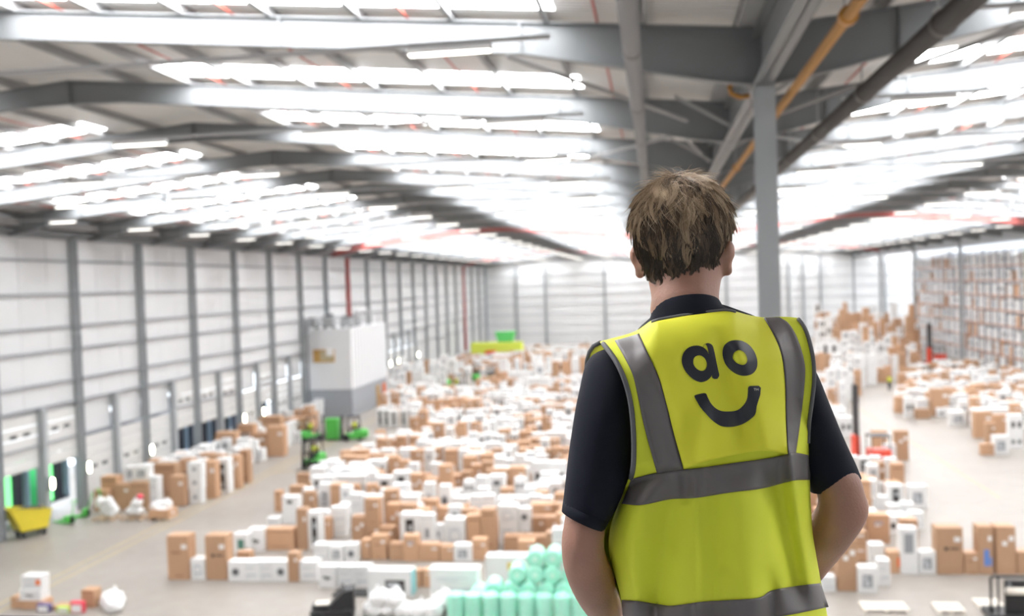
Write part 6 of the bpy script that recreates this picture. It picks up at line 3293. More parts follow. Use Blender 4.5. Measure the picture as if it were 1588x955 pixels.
U['faint'] = lines(((-0.38, 0.30, 0.70, 0.73), (-0.38, 0.1, 0.62, 0.645), (-0.3, 0.36, 0.28, 0.36), (-0.38, 0.0, 0.16, 0.19)), M['inkpale'])
U['blue'] = flat(MB(), -0.22, 0.20, 0.66, 0.78).mesh('printed_panel', M['inkpblue'])
U['bluelow'] = flat(MB(), -0.30, 0.22, 0.08, 0.20).mesh('printed_panel', M['inkblue'])
U['bluebig'] = flat(flat(MB(), -0.12, 0.22, 0.18, 0.52), 0.26, 0.40, 0.18, 0.36).mesh('printed_panel', M['inkblue'])
U['dot'] = flat(disc(MB(), -0.14, 0.55, 0.085, 0.04), 0.0, 0.34, 0.535, 0.57, 0.010).mesh('printed_logo', M['ink'])
U['orange'] = flat(MB(), 0.22, 0.46, 0.30, 0.72).mesh('printed_panel', M['orange'])
U['drum'] = disc(MB(), 0.0, 0.48, 0.27, 0.20).mesh('printed_porthole', M['inkgrey'])
U['drumcore'] = disc(MB(), 0.0, 0.48, 0.15, 0.11, t=0.016).mesh('printed_glass', M['ink'])
U['ring'] = disc(MB(), 0.0, 0.48, 0.30, 0.24, 0.72).mesh('printed_ring', M['inkpale'])
U['pic'] = flat(MB(), -0.27, 0.24, 0.22, 0.72).mesh('printed_picture', M['inkgrey'])
U['picin'] = flat(flat(MB(), -0.15, 0.1, 0.30, 0.46, 0.016), -0.2, -0.02, 0.5, 0.64, 0.016).mesh('printed_detail', M['inkpale'])
U['green'] = flat(MB(), -0.24, 0.22, 0.28, 0.74).mesh('printed_picture', M['inkgreen'])
U['strip'] = flat(MB(), -0.20, 0.20, 0.12, 0.86).mesh('printed_strip', M['ink'])
U['stripin'] = flat(flat(MB(), -0.06, 0.14, 0.56, 0.70, 0.016), -0.1, 0.05, 0.2, 0.32, 0.016).mesh('printed_detail', M['inkpale'])
U['top'] = flat(MB(), -0.20, 0.14, 0.74, 0.86).mesh('printed_picture', M['ink'])
U['top2'] = flat(MB(), -0.26, 0.26, 0.46, 0.88).mesh('printed_picture', M['inkgrey'])
U['mark'] = flat(flat(flat(MB(), -0.12, 0.10, 0.36, 0.52), -0.26, -0.1, 0.44, 0.54), 0.08, 0.24, 0.42, 0.48).mesh('printed_mark', M['ink'])
U['dots'] = flat(flat(MB(), -0.34, -0.10, 0.38, 0.66), 0.10, 0.34, 0.38, 0.66).mesh('printed_squares', M['ink'])
U['sq'] = flat(MB(), -0.15, 0.15, 0.36, 0.62).mesh('printed_square', M['inkgrey'])
U['oven'] = flat(MB(), -0.10, 0.34, 0.16, 0.62).mesh('printed_photo', M['ink'])
U['oveni'] = disc(flat(MB(), -0.05, 0.2, 0.34, 0.52, 0.016), 0.20, 0.36, 0.07, 0.10, t=0.017).mesh('printed_detail', M['inkpale'])
U['ovenside'] = MB().box(0.485, 0.508, -0.008, 1.0, 0.02, 0.98).mesh('printed_side', M['teal'])
U['lid'] = MB().box(-0.515, 0.515, -0.02, 1.02, 0.93, 1.02).mesh('lid', M['cardw'])
U['food'] = flat(MB(), -0.02, 0.24, 0.42, 0.76).mesh('printed_photo', M['yellowp'])
U['foodin'] = flat(MB(), 0.04, 0.16, 0.5, 0.62, 0.016).mesh('printed_detail', M['inkbrown'])
SETS = {'B': {'print': ('tape', 'label', 'print'), 'label': ('tape', 'label'), 'two': ('tape', 'label', 'label2'), 'plain': ('tape', 'bands'),
              'blue': ('tape', 'label2', 'blue'), 'dot': ('tape', 'label', 'dot'), 'bluebig': ('tape', 'label', 'bluebig'), 'orange': ('tape', 'orange')},
        'W': {'text': ('strap', 'faint'), 'drum': ('drum', 'drumcore'), 'ring': ('ring', 'faint'), 'pic': ('pic', 'picin'), 'green': ('green',), 'strip': ('strip', 'stripin'),
              'top': ('strap', 'top'), 'top2': ('top2', 'strap'), 'mark': ('mark',), 'dots': ('dots',), 'sq': ('sq', 'strap'), 'oven': ('oven', 'oveni', 'ovenside'),
              'lid': ('lid', 'faint'), 'food': ('food', 'foodin'), 'orange': ('orange', 'faint')}}
FEATURE = {'B': {'print': 'with print', 'label': 'with one label', 'two': 'with two labels', 'plain': 'with bands', 'blue': 'with a faded panel', 'dot': 'with a dot logo'},
           'W': {'text': 'with faint lines', 'drum': 'with a dark porthole', 'ring': 'with a pale ring', 'pic': 'with a grey picture', 'strip': 'with a dark strip', 'dots': 'with dark squares', 'sq': 'with a grey square'}}
def carton(v, k, st, label, group, detail=2):
    x, w, y, d, z, h = v
    o = put('brown_carton' if k == 'B' else 'white_carton', BODY_B if k == 'B' else BODY_W, None, (x + w / 2, y, z), 0, (w, d, h))
    tag(o, label, 'carton', group)
    for i, n in enumerate(SETS[k][st]):
        if detail == 0 and i: break
        c = put(U[n].name.split('.')[0], U[n], o)
        if n in ('print', 'bands', 'faint', 'dots'): c['kind'] = 'stuff'
    return o
anon = 0
for ln in MANUAL_CARTONS.strip().split('\n'):
    q = ln.split(' ', 8)
    v = [float(a) / 100 for a in q[:6]]
    lab = q[8]
    if lab == '-':
        anon += 1
        lab = ('tall ' if v[5] > 1.3 else 'low ') + ('brown' if q[6] == 'B' else 'white') + ' carton ' + FEATURE[q[6]].get(q[7], '') + ', ' + ordn(anon - 1) + ' such among the near brown cartons'
    carton(v, q[6], q[7], lab, 'cartons near the front of the stock')
ZNAME = {'C': 'central stock', 'L': 'dockside stock', 'R': 'side aisle stock', 'F': 'high far stacks', 'G': 'far forklift stock'}
CARD = ['one', 'two', 'three', 'four', 'five', 'six', 'seven', 'eight', 'nine', 'ten', 'eleven', 'twelve', 'thirteen', 'fourteen', 'fifteen', 'sixteen', 'seventeen',
        'eighteen', 'nineteen', 'twenty'] + ['twenty-' + n for n in ('one', 'two', 'three', 'four', 'five', 'six', 'seven', 'eight', 'nine')] + ['thirty'] + \
       ['thirty-' + n for n in ('one', 'two', 'three', 'four', 'five', 'six', 'seven', 'eight', 'nine')] + ['forty'] + ['forty-' + n for n in ('one', 'two', 'three', 'four', 'five', 'six', 'seven', 'eight', 'nine')] + ['fifty'] + ['fifty-' + n for n in ('one', 'two', 'three', 'four', 'five', 'six', 'seven', 'eight', 'nine')]
def unpack(n, f):
    x, w, y, z, h = (a / f for a in n[:5])
    return (x, w, y, min(max(w, 0.6), 0.85), z, h), 'W' if n[5] >= 50 else 'B', STYLES[n[5] % 50]
for s in ROW_CARTONS.strip().split('\n'):
    n = [int(a) for a in s.split()]
    v, kd, sty = unpack(n, 100)
    q = [0] * 6 + [kd, sty]
    zn, rw, ix = 'CLRFG'[n[6]], n[7], n[8]
    lab = '%s %s carton %s, %s from the docks, row %s, %s' % ('tall' if v[5] > 1.5 else 'low' if v[5] < 1.0 else 'mid-height', 'brown' if q[6] == 'B' else 'white',
                                                            FEATURE[q[6]].get(q[7], ''), ordn(ix), CARD[rw], ZNAME[zn])
    carton(v, q[6], q[7], lab, 'cartons of the ' + ZNAME[zn], 2 if v[2] < 80 else 1 if v[2] < 110 else 0)

class Mass:
    """past the limit: the remaining cartons of one colour as one object"""
    def __init__(s): s.v = []; s.f = []; s.m = []
    def box(s, x0, x1, y0, y1, z0, z1, mi):
        o = len(s.v)
        s.v += [(x, y, z) for z in (z0, z1) for y in (y0, y1) for x in (x0, x1)]
        s.f += [tuple(i + o for i in f) for f in ((4, 5, 7, 6), (0, 1, 5, 4), (2, 6, 7, 3), (0, 4, 6, 2), (1, 3, 7, 5))]
        s.m += [mi] * 5
MS = {'B': Mass(), 'W': Mass()}
def mass(v, k, st, rr):
    x, w, y, d, z, h = v
    s = MS[k]
    s.box(x, x + w, y, y + d, z, z + h, 0 if k == 'W' else rr.choice((0, 0, 1, 2)))
    if k == 'B':
        s.box(x + w * 0.64, x + w * 0.9, y - 0.01, y, z + h * 0.68, z + h * 0.8, 3)
        if st in ('dot', 'print'): s.box(x + w * 0.2, x + w * 0.6, y - 0.01, y, z + h * 0.52, z + h * 0.58, 4)
    elif st in ('drum', 'sq', 'pic'): s.box(x + w * 0.3, x + w * 0.7, y - 0.01, y, z + h * 0.3, z + h * 0.62, 1)
    elif st in ('strip', 'dots'):
        s.box(x + w * 0.2, x + w * 0.42, y - 0.01, y, z + h * 0.25, z + h * 0.7, 2); s.box(x + w * 0.58, x + w * 0.8, y - 0.01, y, z + h * 0.25, z + h * 0.7, 2)
rr = random.Random(3)
for s in MASS_CARTONS.strip().split('\n'):
    v, kd, sty = unpack([int(a) for a in s.split()], 10)
    mass(v, kd, sty, rr)

# ------------------------------------------------------------------ pallet racking on the far side
M['rackblue'] = mat('rack_upright_grey', (0.34, 0.36, 0.41), 0.45)
M['rackorange'] = mat('rack_beam_orange', (0.60, 0.27, 0.13), 0.5)
RX, RY0, BAY, NB, LV = 44.0, 112.0, 2.75, 24, 8
rack = thing('pallet_rack', 'towering pallet racking with orange beams filled with cartons on the far side of the hall', 'racking', (RX, RY0, 0))
uf = MB()
for x in (0, 1.1, 1.4, 2.5): uf.box(x - 0.07, x + 0.07, -0.08, 0.08, 0, 15.6)
for i in range(10):
    z = 0.3 + i * 1.5
    for x in (0, 1.4): uf.bar((x, 0, z), (x + 1.1, 0, z + (1.4 if i % 2 else 1.4)), 0.04, 0.04)
ufm = uf.mesh('upright_frame', M['rackblue'])
bmm = MB().box(-0.05, 0.03, 0.05, BAY - 0.05, -0.14, 0).box(1.05, 1.13, 0.05, BAY - 0.05, -0.14, 0).mesh('beam', M['rackorange'])
for i in range(NB + 1): put('upright_frame', ufm, rack, (0, i * BAY, 0))
LH = 15.4 / LV
for i in range(NB):
    for l in range(1, LV): put('beam', bmm, rack, (0, i * BAY, l * LH))
    for l in range(LV):
        y = RY0 + i * BAY + 0.15
        while y < RY0 + (i + 1) * BAY - 0.5:
            w = rr.choice((0.7, 0.95, 1.2)); w = min(w, RY0 + (i + 1) * BAY - 0.12 - y)
            if rr.random() < 0.88 and w > 0.3:
                k = rr.choice('WWWWWWWB'); hh = rr.uniform(1.15, 1.7)
                z = l * LH + (0.02 if l else 0.0)
                s = MS[k]
                x0 = RX + rr.uniform(0.02, 0.2)
                s.box(x0, RX + 1.05, y, y + w - 0.06, z, z + hh, 0 if k == 'W' else rr.choice((0, 1, 2)))
                if k == 'W' and rr.random() < 0.5: s.box(x0 - 0.01, x0, y + w * 0.25, y + w * 0.65, z + hh * 0.35, z + hh * 0.65, rr.choice((1, 2)))
                if rr.random() < 0.5: MS['W'].box(RX + 1.45, RX + 2.4, y, y + w - 0.06, z, z + hh * 0.95, 0)
            y += w
M['card_b'] = mat('cardboard_light', (0.58, 0.365, 0.235), 0.7, var=0.05, scale=2)
M['card_c'] = mat('cardboard_dark', (0.45, 0.265, 0.155), 0.7, var=0.05, scale=2)
for k, nm, ms in (('B', 'far_brown_cardboard', ['card', 'card_b', 'card_c', 'labelp', 'inkbrown']), ('W', 'far_white_cardboard', ['cardw', 'inkgrey', 'ink'])):
    me = bpy.data.meshes.new(nm); me.from_pydata(MS[k].v, [], MS[k].f)
    for m in ms: me.materials.append(M[m])
    me.polygons.foreach_set('material_index', MS[k].m); me.update()
    o = put(nm, me); o['kind'] = 'stuff'
    tag(o, ('brown' if k == 'B' else 'white') + ' cartons too many to count, stacked across the hall and the racking', 'cartons')

# ------------------------------------------------------------------ bubble-wrap rolls and bags
M['roll'] = mat('mint_bubble_wrap', (0.42, 0.84, 0.68), 0.35, var=0.06, scale=3, bump=0.5, bscale=30)
M['roll'].node_tree.nodes['Principled BSDF'].inputs['Subsurface Weight'].default_value = 0.5
M['roll'].node_tree.nodes['Principled BSDF'].inputs['Subsurface Radius'].default_value = (0.05, 0.12, 0.09)
M['core'] = mat('card_core', (0.70, 0.88, 0.78), 0.6)
def roll_mesh(L, r):
    prof = [(0.05, 0.03), (r * 0.55, 0.0), (r * 0.9, 0.0), (r, 0.04)] + [(r * (1 + 0.02 * math.sin(9 * t)), 0.04 + (L - 0.08) * t / 8) for t in range(1, 8)] + [(r, L - 0.04), (r * 0.9, L), (r * 0.5, L), (0.05, L - 0.03)]
    return MB().lathe(prof, 20, (0, 0, 0), 'z').mesh('wrap', M['roll'], True)
RL = roll_mesh(1.05, 0.345)
RC = MB().tube([(0, 0, -0.025), (0, 0, 1.075)], 0.085, 12).mesh('core', M['core'])
def roll(loc, lying, label, rx=0.0, rz=0.0):
    t = thing('bubble_wrap_roll', label, 'roll', loc, 0, 'heap of mint green bubble-wrap rolls')
    t.rotation_euler = (math.radians(90) if lying else 0, 0, rz)
    if lying: t.rotation_euler = (math.radians(-90), 0, rz)
    put('wrap', RL, t); put('core', RC, t)
    return t
for i in range(8):
    roll((-8.15 + 0.705 * i, 38.25, 0.0), False, 'mint green bubble-wrap roll standing upright in the front row, ' + ORD[i] + ' from the white bags')
lay = [(0, -8.2, 5, 'bottom'), (1, -6.75, 5, 'second'), (2, -5.75, 4, 'third'), (3, -5.05, 3, 'top')]
for l, x0, n, nm in lay:
    for i in range(n):
        roll((x0 + 0.71 * i + (0.02 if l % 2 else 0), 38.65 + 0.05 * (i % 2) + 0.10 * l, 0.36 + 0.62 * l), True, 'mint green bubble-wrap roll lying in the %s layer, %s from the white bags' % (nm, ORD[i]), rz=0.06 * math.sin(i * 3 + l))
for i in range(4):
    roll((-7.6 + 0.75 * i, 39.95, 0.36), True, 'mint green bubble-wrap roll in the rear of the heap, ' + ORD[i] + ' from the white bags', rz=0.05)
M['bag'] = mat('white_film', (0.86, 0.86, 0.86), 0.3, var=0.03, scale=6, bump=0.6, bscale=14)
def bag_mesh(seed, s=(0.5, 0.42, 0.38)):
    mb = MB().sphere((0, 0, 0), 1.0, 22, 16)
    nv = []
    for v in mb.v:
        p = Vector(v); k = 1 + 0.22 * noise.noise(p * 2.2 + Vector((seed * 3.1, 0, 0))) + 0.10 * noise.noise(p * 5 + Vector((0, seed, 0)))
        z = p.z * k * s[2]
        nv.append((p.x * k * s[0], p.y * k * s[1], max(z, -s[2] * 0.75)))
    mb.v = nv
    # gathered neck
    mb.tube([(0.05, 0, s[2] * 0.8), (0.08, 0.02, s[2] * 1.15), (0.16, 0.03, s[2] * 1.3)], [0.10, 0.04, 0.09], 8)
    return mb.mesh('white_film_bag', M['bag'], True)
BAGS = [bag_mesh(i) for i in range(4)]
for i, (x, y, z, lb) in enumerate(((-11.55, 38.6, 0.28, 'first from the black pallet truck'), (-10.95, 38.7, 0.28, 'second from the black pallet truck'), (-10.3, 38.5, 0.28, 'in the middle of the heap'),
                                   (-11.3, 38.6, 0.72, 'on top of the two biggest'), (-10.7, 38.6, 0.70, 'on top in the middle'), (-9.7, 38.5, 0.26, 'lying low between heap and rolls'),
                                   (-9.15, 38.6, 0.28, 'third from the green rolls'), (-8.75, 39.2, 0.5, 'leaning on the green rolls'))):
    tag(put('white_film_bag', BAGS[i % 4], None, (x, y, z), i * 1.3), 'white plastic film bag ' + lb, 'bag', 'white film bags by the green rolls')
tag(put('white_film_bag', BAGS[2], None, (-23.3, 39.3, 0.3), 0.5), 'white plastic film bag slumped in the near left heap', 'bag')
tag(put('white_film_bag', BAGS[1], None, (-22.9, 38.7, 0.25), 2.5), 'flat white film bag at the foot of the near left heap', 'bag')
# small bright packets in the near left heap
M['redp'] = mat('red_plastic', (0.75, 0.06, 0.10), 0.4); M['limep'] = mat('lime_plastic', (0.45, 0.65, 0.08), 0.4); M['violet'] = mat('violet_print', (0.16, 0.13, 0.28), 0.5)
for i, (x, y, z, mm, lb) in enumerate(((-24.35, 38.42, 0.30, 'redp', 'red sleeved packet lying in the near left heap'), (-24.95, 38.4, 0.16, 'limep', 'lime green packet lying in the near left heap'),
                                       (-25.9, 38.45, 0.22, 'violet', 'dark violet packet lying in the near left heap'))):
    t = thing('packet', lb, 'packet', (x, y, 0))
    MB().cbox(-0.3, 0.3, -0.12, 0.12, 0.0, z * 1.6, 0.03).build('box_body', M[mm], t)
    MB().cbox(-0.22, 0.22, -0.14, -0.12, 0.05, z * 1.2, 0.005).build('sleeve', M['labelp'], t)

# ------------------------------------------------------------------ pallets and wrapped loads
M['wood'] = mat('pale_wood', (0.62, 0.47, 0.33), 0.7, var=0.15, scale=4)
M['woodw'] = mat('bleached_wood', (0.80, 0.74, 0.66), 0.7, var=0.06, scale=4)
M['blackp'] = mat('black_plastic', (0.02, 0.02, 0.022), 0.5)
def pallet(parent, w, d, m, x=0, y=0, z=0):
    brd = MB().cbox(-w / 2, w / 2, 0, 0.1, 0.11, 0.135, 0.006).mesh('deck_board', M[m])
    n = 7
    for i in range(n): put('deck_board', brd, parent, (x, y + i * (d - 0.1) / (n - 1), z))
    br = MB().box(-0.05, 0.05, 0, d, 0.0, 0.11).mesh('bearer', M[m])
    for q in (-w / 2 + 0.06, 0, w / 2 - 0.06): put('bearer', br, parent, (x + q, y, z))
for i, (x, y, w, lb) in enumerate(((8.5, 39.75, 1.7, 'widest bleached empty pallet on the floor right beside the man'), (10.9, 39.75, 1.0, 'bleached empty pallet between the widest pallet and the black truck'),
                                   (12.55, 40.3, 0.95, 'bleached empty pallet behind the black truck frame'))):
    t = thing('pallet', lb, 'pallet', (x, y, 0)); pallet(t, w, 1.0, 'woodw')
t = thing('pallet', 'black plastic pallet under the range cooker carton', 'pallet', (-13.1, 41.0, -0.12)); 
MB().cbox(-1.05, 1.05, -0.06, 0.8, 0.13, 0.20, 0.01).build('deck_board', M['blackp'], t)
t.location.z = -0.13
M['film'] = mat('stretch_film', (0.85, 0.85, 0.86), 0.25, var=0.04, scale=5, bump=0.5, bscale=12)
for i, (x, y, lb, mm) in enumerate(((-32.6, 54.2, 'film wrapped pallet load nearest the dock openings', 'film'), (-30.85, 54.3, 'film wrapped pallet load with a red cap, middle of three', 'film'), (-29.15, 54.4, 'low pallet load in a brown tray, last of three by the docks', 'card'))):
    t = thing('wrapped_pallet', lb, 'pallet load', (x, y, 0), 0, 'three wrapped pallet loads by the docks')
    pallet(t, 1.3, 1.1, 'wood')
    q = random.Random(40 + i)
    for j in range(11):
        a = q.uniform(-0.42, 0.42); b = q.uniform(0.3, 0.8); c = q.uniform(0.35, 1.25 if i < 2 else 0.95)
        o = put('white_film_bag', BAGS[j % 4], t, (a, b, c), q.uniform(0, 6)); o.name = 'packed_item'; o.scale = (0.6, 0.6, 0.65)
    if i == 2: MB().cbox(-0.65, 0.65, 0, 1.1, 0.14, 0.62, 0.02).build('tray', M['card'], t)
    if i == 1: MB().sphere((0.45, 0.4, 1.35), (0.22, 0.2, 0.16), 12, 8).build('red_cap', M['redp'], t, True)

# ------------------------------------------------------------------ yellow tipping bin
M['yellow'] = mat('bin_yellow', (0.72, 0.58, 0.04), 0.45, var=0.08, scale=2)
t = thing('tipping_bin', 'yellow wheeled tipping bin with a black liner at the dock doors', 'bin', (-34.9, 50.9, 0), math.radians(58))
t.scale = (1.05, 1.0, 1.2)
b = MB()
P0 = [(-0.55, 0.35), (0.55, 0.35), (0.75, 1.15), (-1.0, 1.45)]
b.add([(p[0] * 1.25, s * 0.55, p[1]) for s in (-1, 1) for p in P0], [(0, 1, 2, 3)[::1], (7, 6, 5, 4), (0, 4, 5, 1), (1, 5, 6, 2), (3, 7, 4, 0)])
b.build('hopper', M['yellow'], t)
MB().bar((-1.25, -0.57, 1.45), (0.95, -0.57, 1.16), 0.05, 0.08).bar((-1.25, 0.57, 1.45), (0.95, 0.57, 1.16), 0.05, 0.08).bar((-1.25, -0.57, 1.45), (-1.25, 0.57, 1.45), 0.08, 0.05).build('rim', M['yellow'], t)
lin = MB().sphere((-0.1, 0, 1.22), (0.8, 0.5, 0.18), 14, 8).build('bin_liner', M['blackp'], t, True)
MB().box(-0.7, 0.7, -0.4, 0.4, 0.24, 0.36).build('base_frame', M['blackp'], t)
wh = MB().lathe([(0.03, -0.04), (0.12, -0.04), (0.12, 0.04), (0.03, 0.04)], 14, (0, 0, 0), 'y').mesh('castor', M['dark'])
for a in (-0.55, 0.55):
    for c in (-0.36, 0.36): put('castor', wh, t, (a, c, 0.12))

# ------------------------------------------------------------------ people at work (small, far off)
M['hv_small'] = mat('worker_vest_yellow', (0.70, 0.80, 0.06), 0.7); M['drk'] = mat('worker_trousers', (0.025, 0.027, 0.035), 0.8)
M['hair_s'] = mat('worker_hair', (0.05, 0.035, 0.025), 0.6)
def body_mesh(pose):
    mb = MB()
    seat = pose == 'seat'
    hz = 0.50 if seat else 0.92
    mb.tube([(0, 0, hz - 0.06), (0, 0.0, hz + 0.12), (0, 0.02, hz + 0.32), (0, 0.02, hz + 0.50), (0, 0.02, hz + 0.56), (0, 0.03, hz + 0.66)], [0.15, 0.145, 0.155, 0.165, 0.07, 0.055], 14, ell=[(0.75, 1.1)] * 4 + [(1, 1)] * 2)
    mb.sphere((0, 0.04, hz + 0.76), (0.075, 0.09, 0.115), 14, 10); mb.sphere((0, 0.13, hz + 0.75), (0.014, 0.02, 0.02), 8, 6)
    for s in (-1, 1):
        mb.sphere((s * 0.075, 0.03, hz + 0.75), (0.012, 0.02, 0.03), 8, 6)
        if seat:
            mb.tube([(s * 0.19, 0.02, hz + 0.47), (s * 0.23, 0.06, hz + 0.24), (s * 0.20, 0.24, hz + 0.16), (s * 0.16, 0.40, hz + 0.24)], [0.055, 0.046, 0.038, 0.028], 10)
            mb.tube([(s * 0.09, 0, hz - 0.02), (s * 0.12, 0.40, hz + 0.02), (s * 0.13, 0.46, hz - 0.2), (s * 0.13, 0.46, hz - 0.42), (s * 0.13, 0.58, hz - 0.45)], [0.085, 0.068, 0.056, 0.042, 0.038], 10)
        else:
            mb.tube([(s * 0.19, 0.02, hz + 0.47), (s * 0.24, -0.01, hz + 0.22), (s * 0.25, 0.06, hz - 0.02)], [0.055, 0.045, 0.030], 10)
            mb.tube([(s * 0.09, 0, hz), (s * 0.11, 0.02, 0.5), (s * 0.12, -0.02, 0.09), (s * 0.12, 0.11, 0.045)], [0.09, 0.062, 0.042, 0.035], 10)
        hx, hy, hzz = (s * 0.16, 0.40, hz + 0.24) if seat else (s * 0.25, 0.06, hz - 0.02)
        for f in range(4):
            d = Vector((0, 0.07, 0.0)) if seat else Vector((0, 0.02, -0.085 + 0.008 * abs(f - 1)))
            bse = Vector((hx + (f - 1.5) * 0.019, hy + (0.03 if seat else 0.01), hzz - (0.0 if seat else 0.05)))
            if not seat: bse = Vector((hx, hy + (f - 1.5) * 0.02, hzz - 0.05))
            mb.tube([bse, bse + d * 0.6, bse + d], [0.010, 0.0095, 0.008], 6)
        mb.tube([(hx, hy, hzz), (hx - s * 0.03, hy + 0.04, hzz - 0.03)], [0.013, 0.01], 6)
    o = mb.build('person_shape', [M['skin']]); r = o.modifiers.new('j', 'REMESH'); r.mode = 'VOXEL'; r.voxel_size = 0.012
    s_ = o.modifiers.new('s', 'SMOOTH'); s_.factor = 0.5; s_.iterations = 3
    dg = bpy.context.evaluated_depsgraph_get(); dg.update()
    me = bpy.data.meshes.new_from_object(o.evaluated_get(dg)); me.name = 'body'
    bpy.data.objects.remove(o)
    cl = MB()
    cl.tube([(0, 0, hz + 0.02), (0, 0.0, hz + 0.14), (0, 0.02, hz + 0.32), (0, 0.02, hz + 0.50), (0, 0.02, hz + 0.535)], [0.165, 0.16, 0.172, 0.182, 0.11], 16, ell=[(0.78, 1.12)] * 5)
    for s in (-1, 1):
        e = (s * 0.235, 0.06, hz + 0.22) if seat else (s * 0.245, -0.01, hz + 0.20)
        cl.tube([(s * 0.17, 0.02, hz + 0.48), (s * 0.215, 0.03, hz + 0.37), e], [0.07, 0.066, 0.058], 10)
    vest_m = cl.mesh('hi_vis_jacket', M['hv_small'], True)
    tr = MB()
    tr.tube([(0, 0, hz - 0.10), (0, 0, hz), (0, 0, hz + 0.08)], [0.15, 0.168, 0.16], 14, ell=[(0.8, 1.1)] * 3)
    for s in (-1, 1):
        if seat: tr.tube([(s * 0.09, 0, hz - 0.02), (s * 0.12, 0.40, hz + 0.02), (s * 0.13, 0.47, hz - 0.15), (s * 0.13, 0.46, hz - 0.40)], [0.10, 0.085, 0.075, 0.065], 10)
        else: tr.tube([(s * 0.09, 0, hz), (s * 0.11, 0.02, 0.5), (s * 0.12, -0.02, 0.10)], [0.105, 0.08, 0.065], 10)
        ft = (s * 0.13, 0.46, hz - 0.44) if seat else (s * 0.12, -0.02, 0.05)
        tr.cbox(ft[0] - 0.05, ft[0] + 0.05, ft[1] - 0.08, ft[1] + 0.19, ft[2] - 0.05, ft[2] + 0.05, 0.025)
    tr_m = tr.mesh('trousers', M['drk'], True)
    hm = MB().sphere((0, 0.025, hz + 0.79), (0.082, 0.092, 0.10), 14, 8).mesh('hair', M['hair_s'], True)
    return me, vest_m, tr_m, hm
SEATED = body_mesh('seat'); STAND = body_mesh('stand')
def worker(ms, loc, rz, label):
    t = thing('person', label, 'person', loc, rz)
    for n, me in zip(('body', 'hi_vis_jacket', 'trousers', 'hair'), ms): put(n, me, t)
    return t
worker(STAND, (25.4, 114.7, 0), 2.6, 'worker in a yellow vest standing at the edge of the far open aisle')

# ------------------------------------------------------------------ forklifts
M['fgreen'] = mat('forklift_green', (0.09, 0.50, 0.08), 0.4, var=0.05, scale=2)
M['fred'] = mat('truck_red', (0.80, 0.08, 0.04), 0.4)
M['mastm'] = mat('mast_steel_dark', (0.035, 0.035, 0.04), 0.45)
def wheel_mesh(r, w): return MB().lathe([(0.04, -w / 2), (r * 0.55, -w / 2), (r * 0.6, -w * 0.42), (r * 0.9, -w / 2), (r, -w * 0.35), (r, w * 0.35), (r * 0.9, w / 2), (r * 0.6, w * 0.42), (r * 0.55, w / 2), (0.04, w / 2)], 18, (0, 0, 0), 'x').mesh('wheel', M['dark'])
WF, WR = wheel_mesh(0.30, 0.22), wheel_mesh(0.24, 0.18)
def forklift_parts():
    P = []
    P.append(('chassis', MB().cbox(-0.52, 0.52, -0.75, 0.75, 0.18, 0.62, 0.06).cbox(-0.50, 0.50, -0.75, -0.05, 0.6, 0.92, 0.08).mesh('chassis', M['fgreen'])))
    cw = MB().lathe([(0.30, 0.2), (0.56, 0.28), (0.58, 0.7), (0.52, 0.92), (0.2, 0.98)], 20, (0, -0.78, 0))
    cw.v = [(v[0], v[1] if v[1] > -1.1 else v[1], v[2]) for v in cw.v]
    P.append(('counterweight', cw.mesh('counterweight', M['fgreen'], True)))
    g = MB()
    for s in (-1, 1):
        g.bar((s * 0.46, 0.62, 0.6), (s * 0.44, 0.35, 2.08), 0.06, 0.06); g.bar((s * 0.46, -0.72, 0.9), (s * 0.44, -0.55, 2.08), 0.06, 0.06)
        g.bar((s * 0.44, 0.38, 2.08), (s * 0.44, -0.58, 2.08), 0.06, 0.06)
    for i in range(6): g.bar((-0.44, 0.36 - 0.18 * i, 2.09), (0.44, 0.36 - 0.18 * i, 2.09), 0.05, 0.03)
    P.append(('overhead_guard', g.mesh('overhead_guard', M['mastm'])))
    m = MB()
    for s in (-1, 1): m.box(s * 0.33 - 0.05, s * 0.33 + 0.05, 0.86, 1.0, 0.08, 2.25)
    for z in (0.3, 1.2, 2.18): m.box(-0.33, 0.33, 0.88, 0.96, z, z + 0.08)
    m.tube([(0, 0.92, 0.2), (0, 0.92, 2.0)], 0.04, 8)
    P.append(('mast', m.mesh('mast', M['mastm'])))
    c = MB().box(-0.45, 0.45, 1.0, 1.05, 0.12, 0.2).box(-0.45, 0.45, 1.0, 1.05, 0.5, 0.58)
    for i in range(5): c.box(-0.43 + 0.2 * i, -0.39 + 0.2 * i, 1.0, 1.04, 0.5, 1.15)
    c.box(-0.45, 0.45, 1.0, 1.04, 1.12, 1.18)
    P.append(('carriage', c.mesh('carriage', M['mastm'])))
    f = MB().box(-0.06, 0.06, 1.05, 1.1, 0.06, 0.6).box(-0.06, 0.06, 1.05, 2.1, 0.05, 0.09).mesh('fork', M['mastm'])
    P.append(('fork', f, (-0.27, 0, 0))); P.append(('fork', f, (0.27, 0, 0)))
    for s in (-1, 1):
        P.append(('wheel', WF, (s * 0.45, 0.55, 0.30))); P.append(('wheel', WR, (s * 0.42, -0.62, 0.24)))
    P.append(('seat', MB().cbox(-0.25, 0.25, -0.42, 0.06, 0.90, 1.02, 0.04).cbox(-0.25, 0.25, -0.5, -0.40, 0.98, 1.42, 0.04).mesh('seat', M['blackp'])))
    sw = MB()
    sw.tube([(0, 0.52, 0.6), (0, 0.42, 1.2)], 0.03, 8)
    sw.tube([(0.16 * math.cos(a * 0.5236), 0.42 - 0.05 * math.sin(a * 0.5236), 1.22 + 0.15 * math.sin(a * 0.5236)) for a in range(13)], 0.018, 6, caps=False)
    P.append(('steering_wheel', sw.mesh('steering_wheel', M['blackp'])))
    return P
FP = forklift_parts()
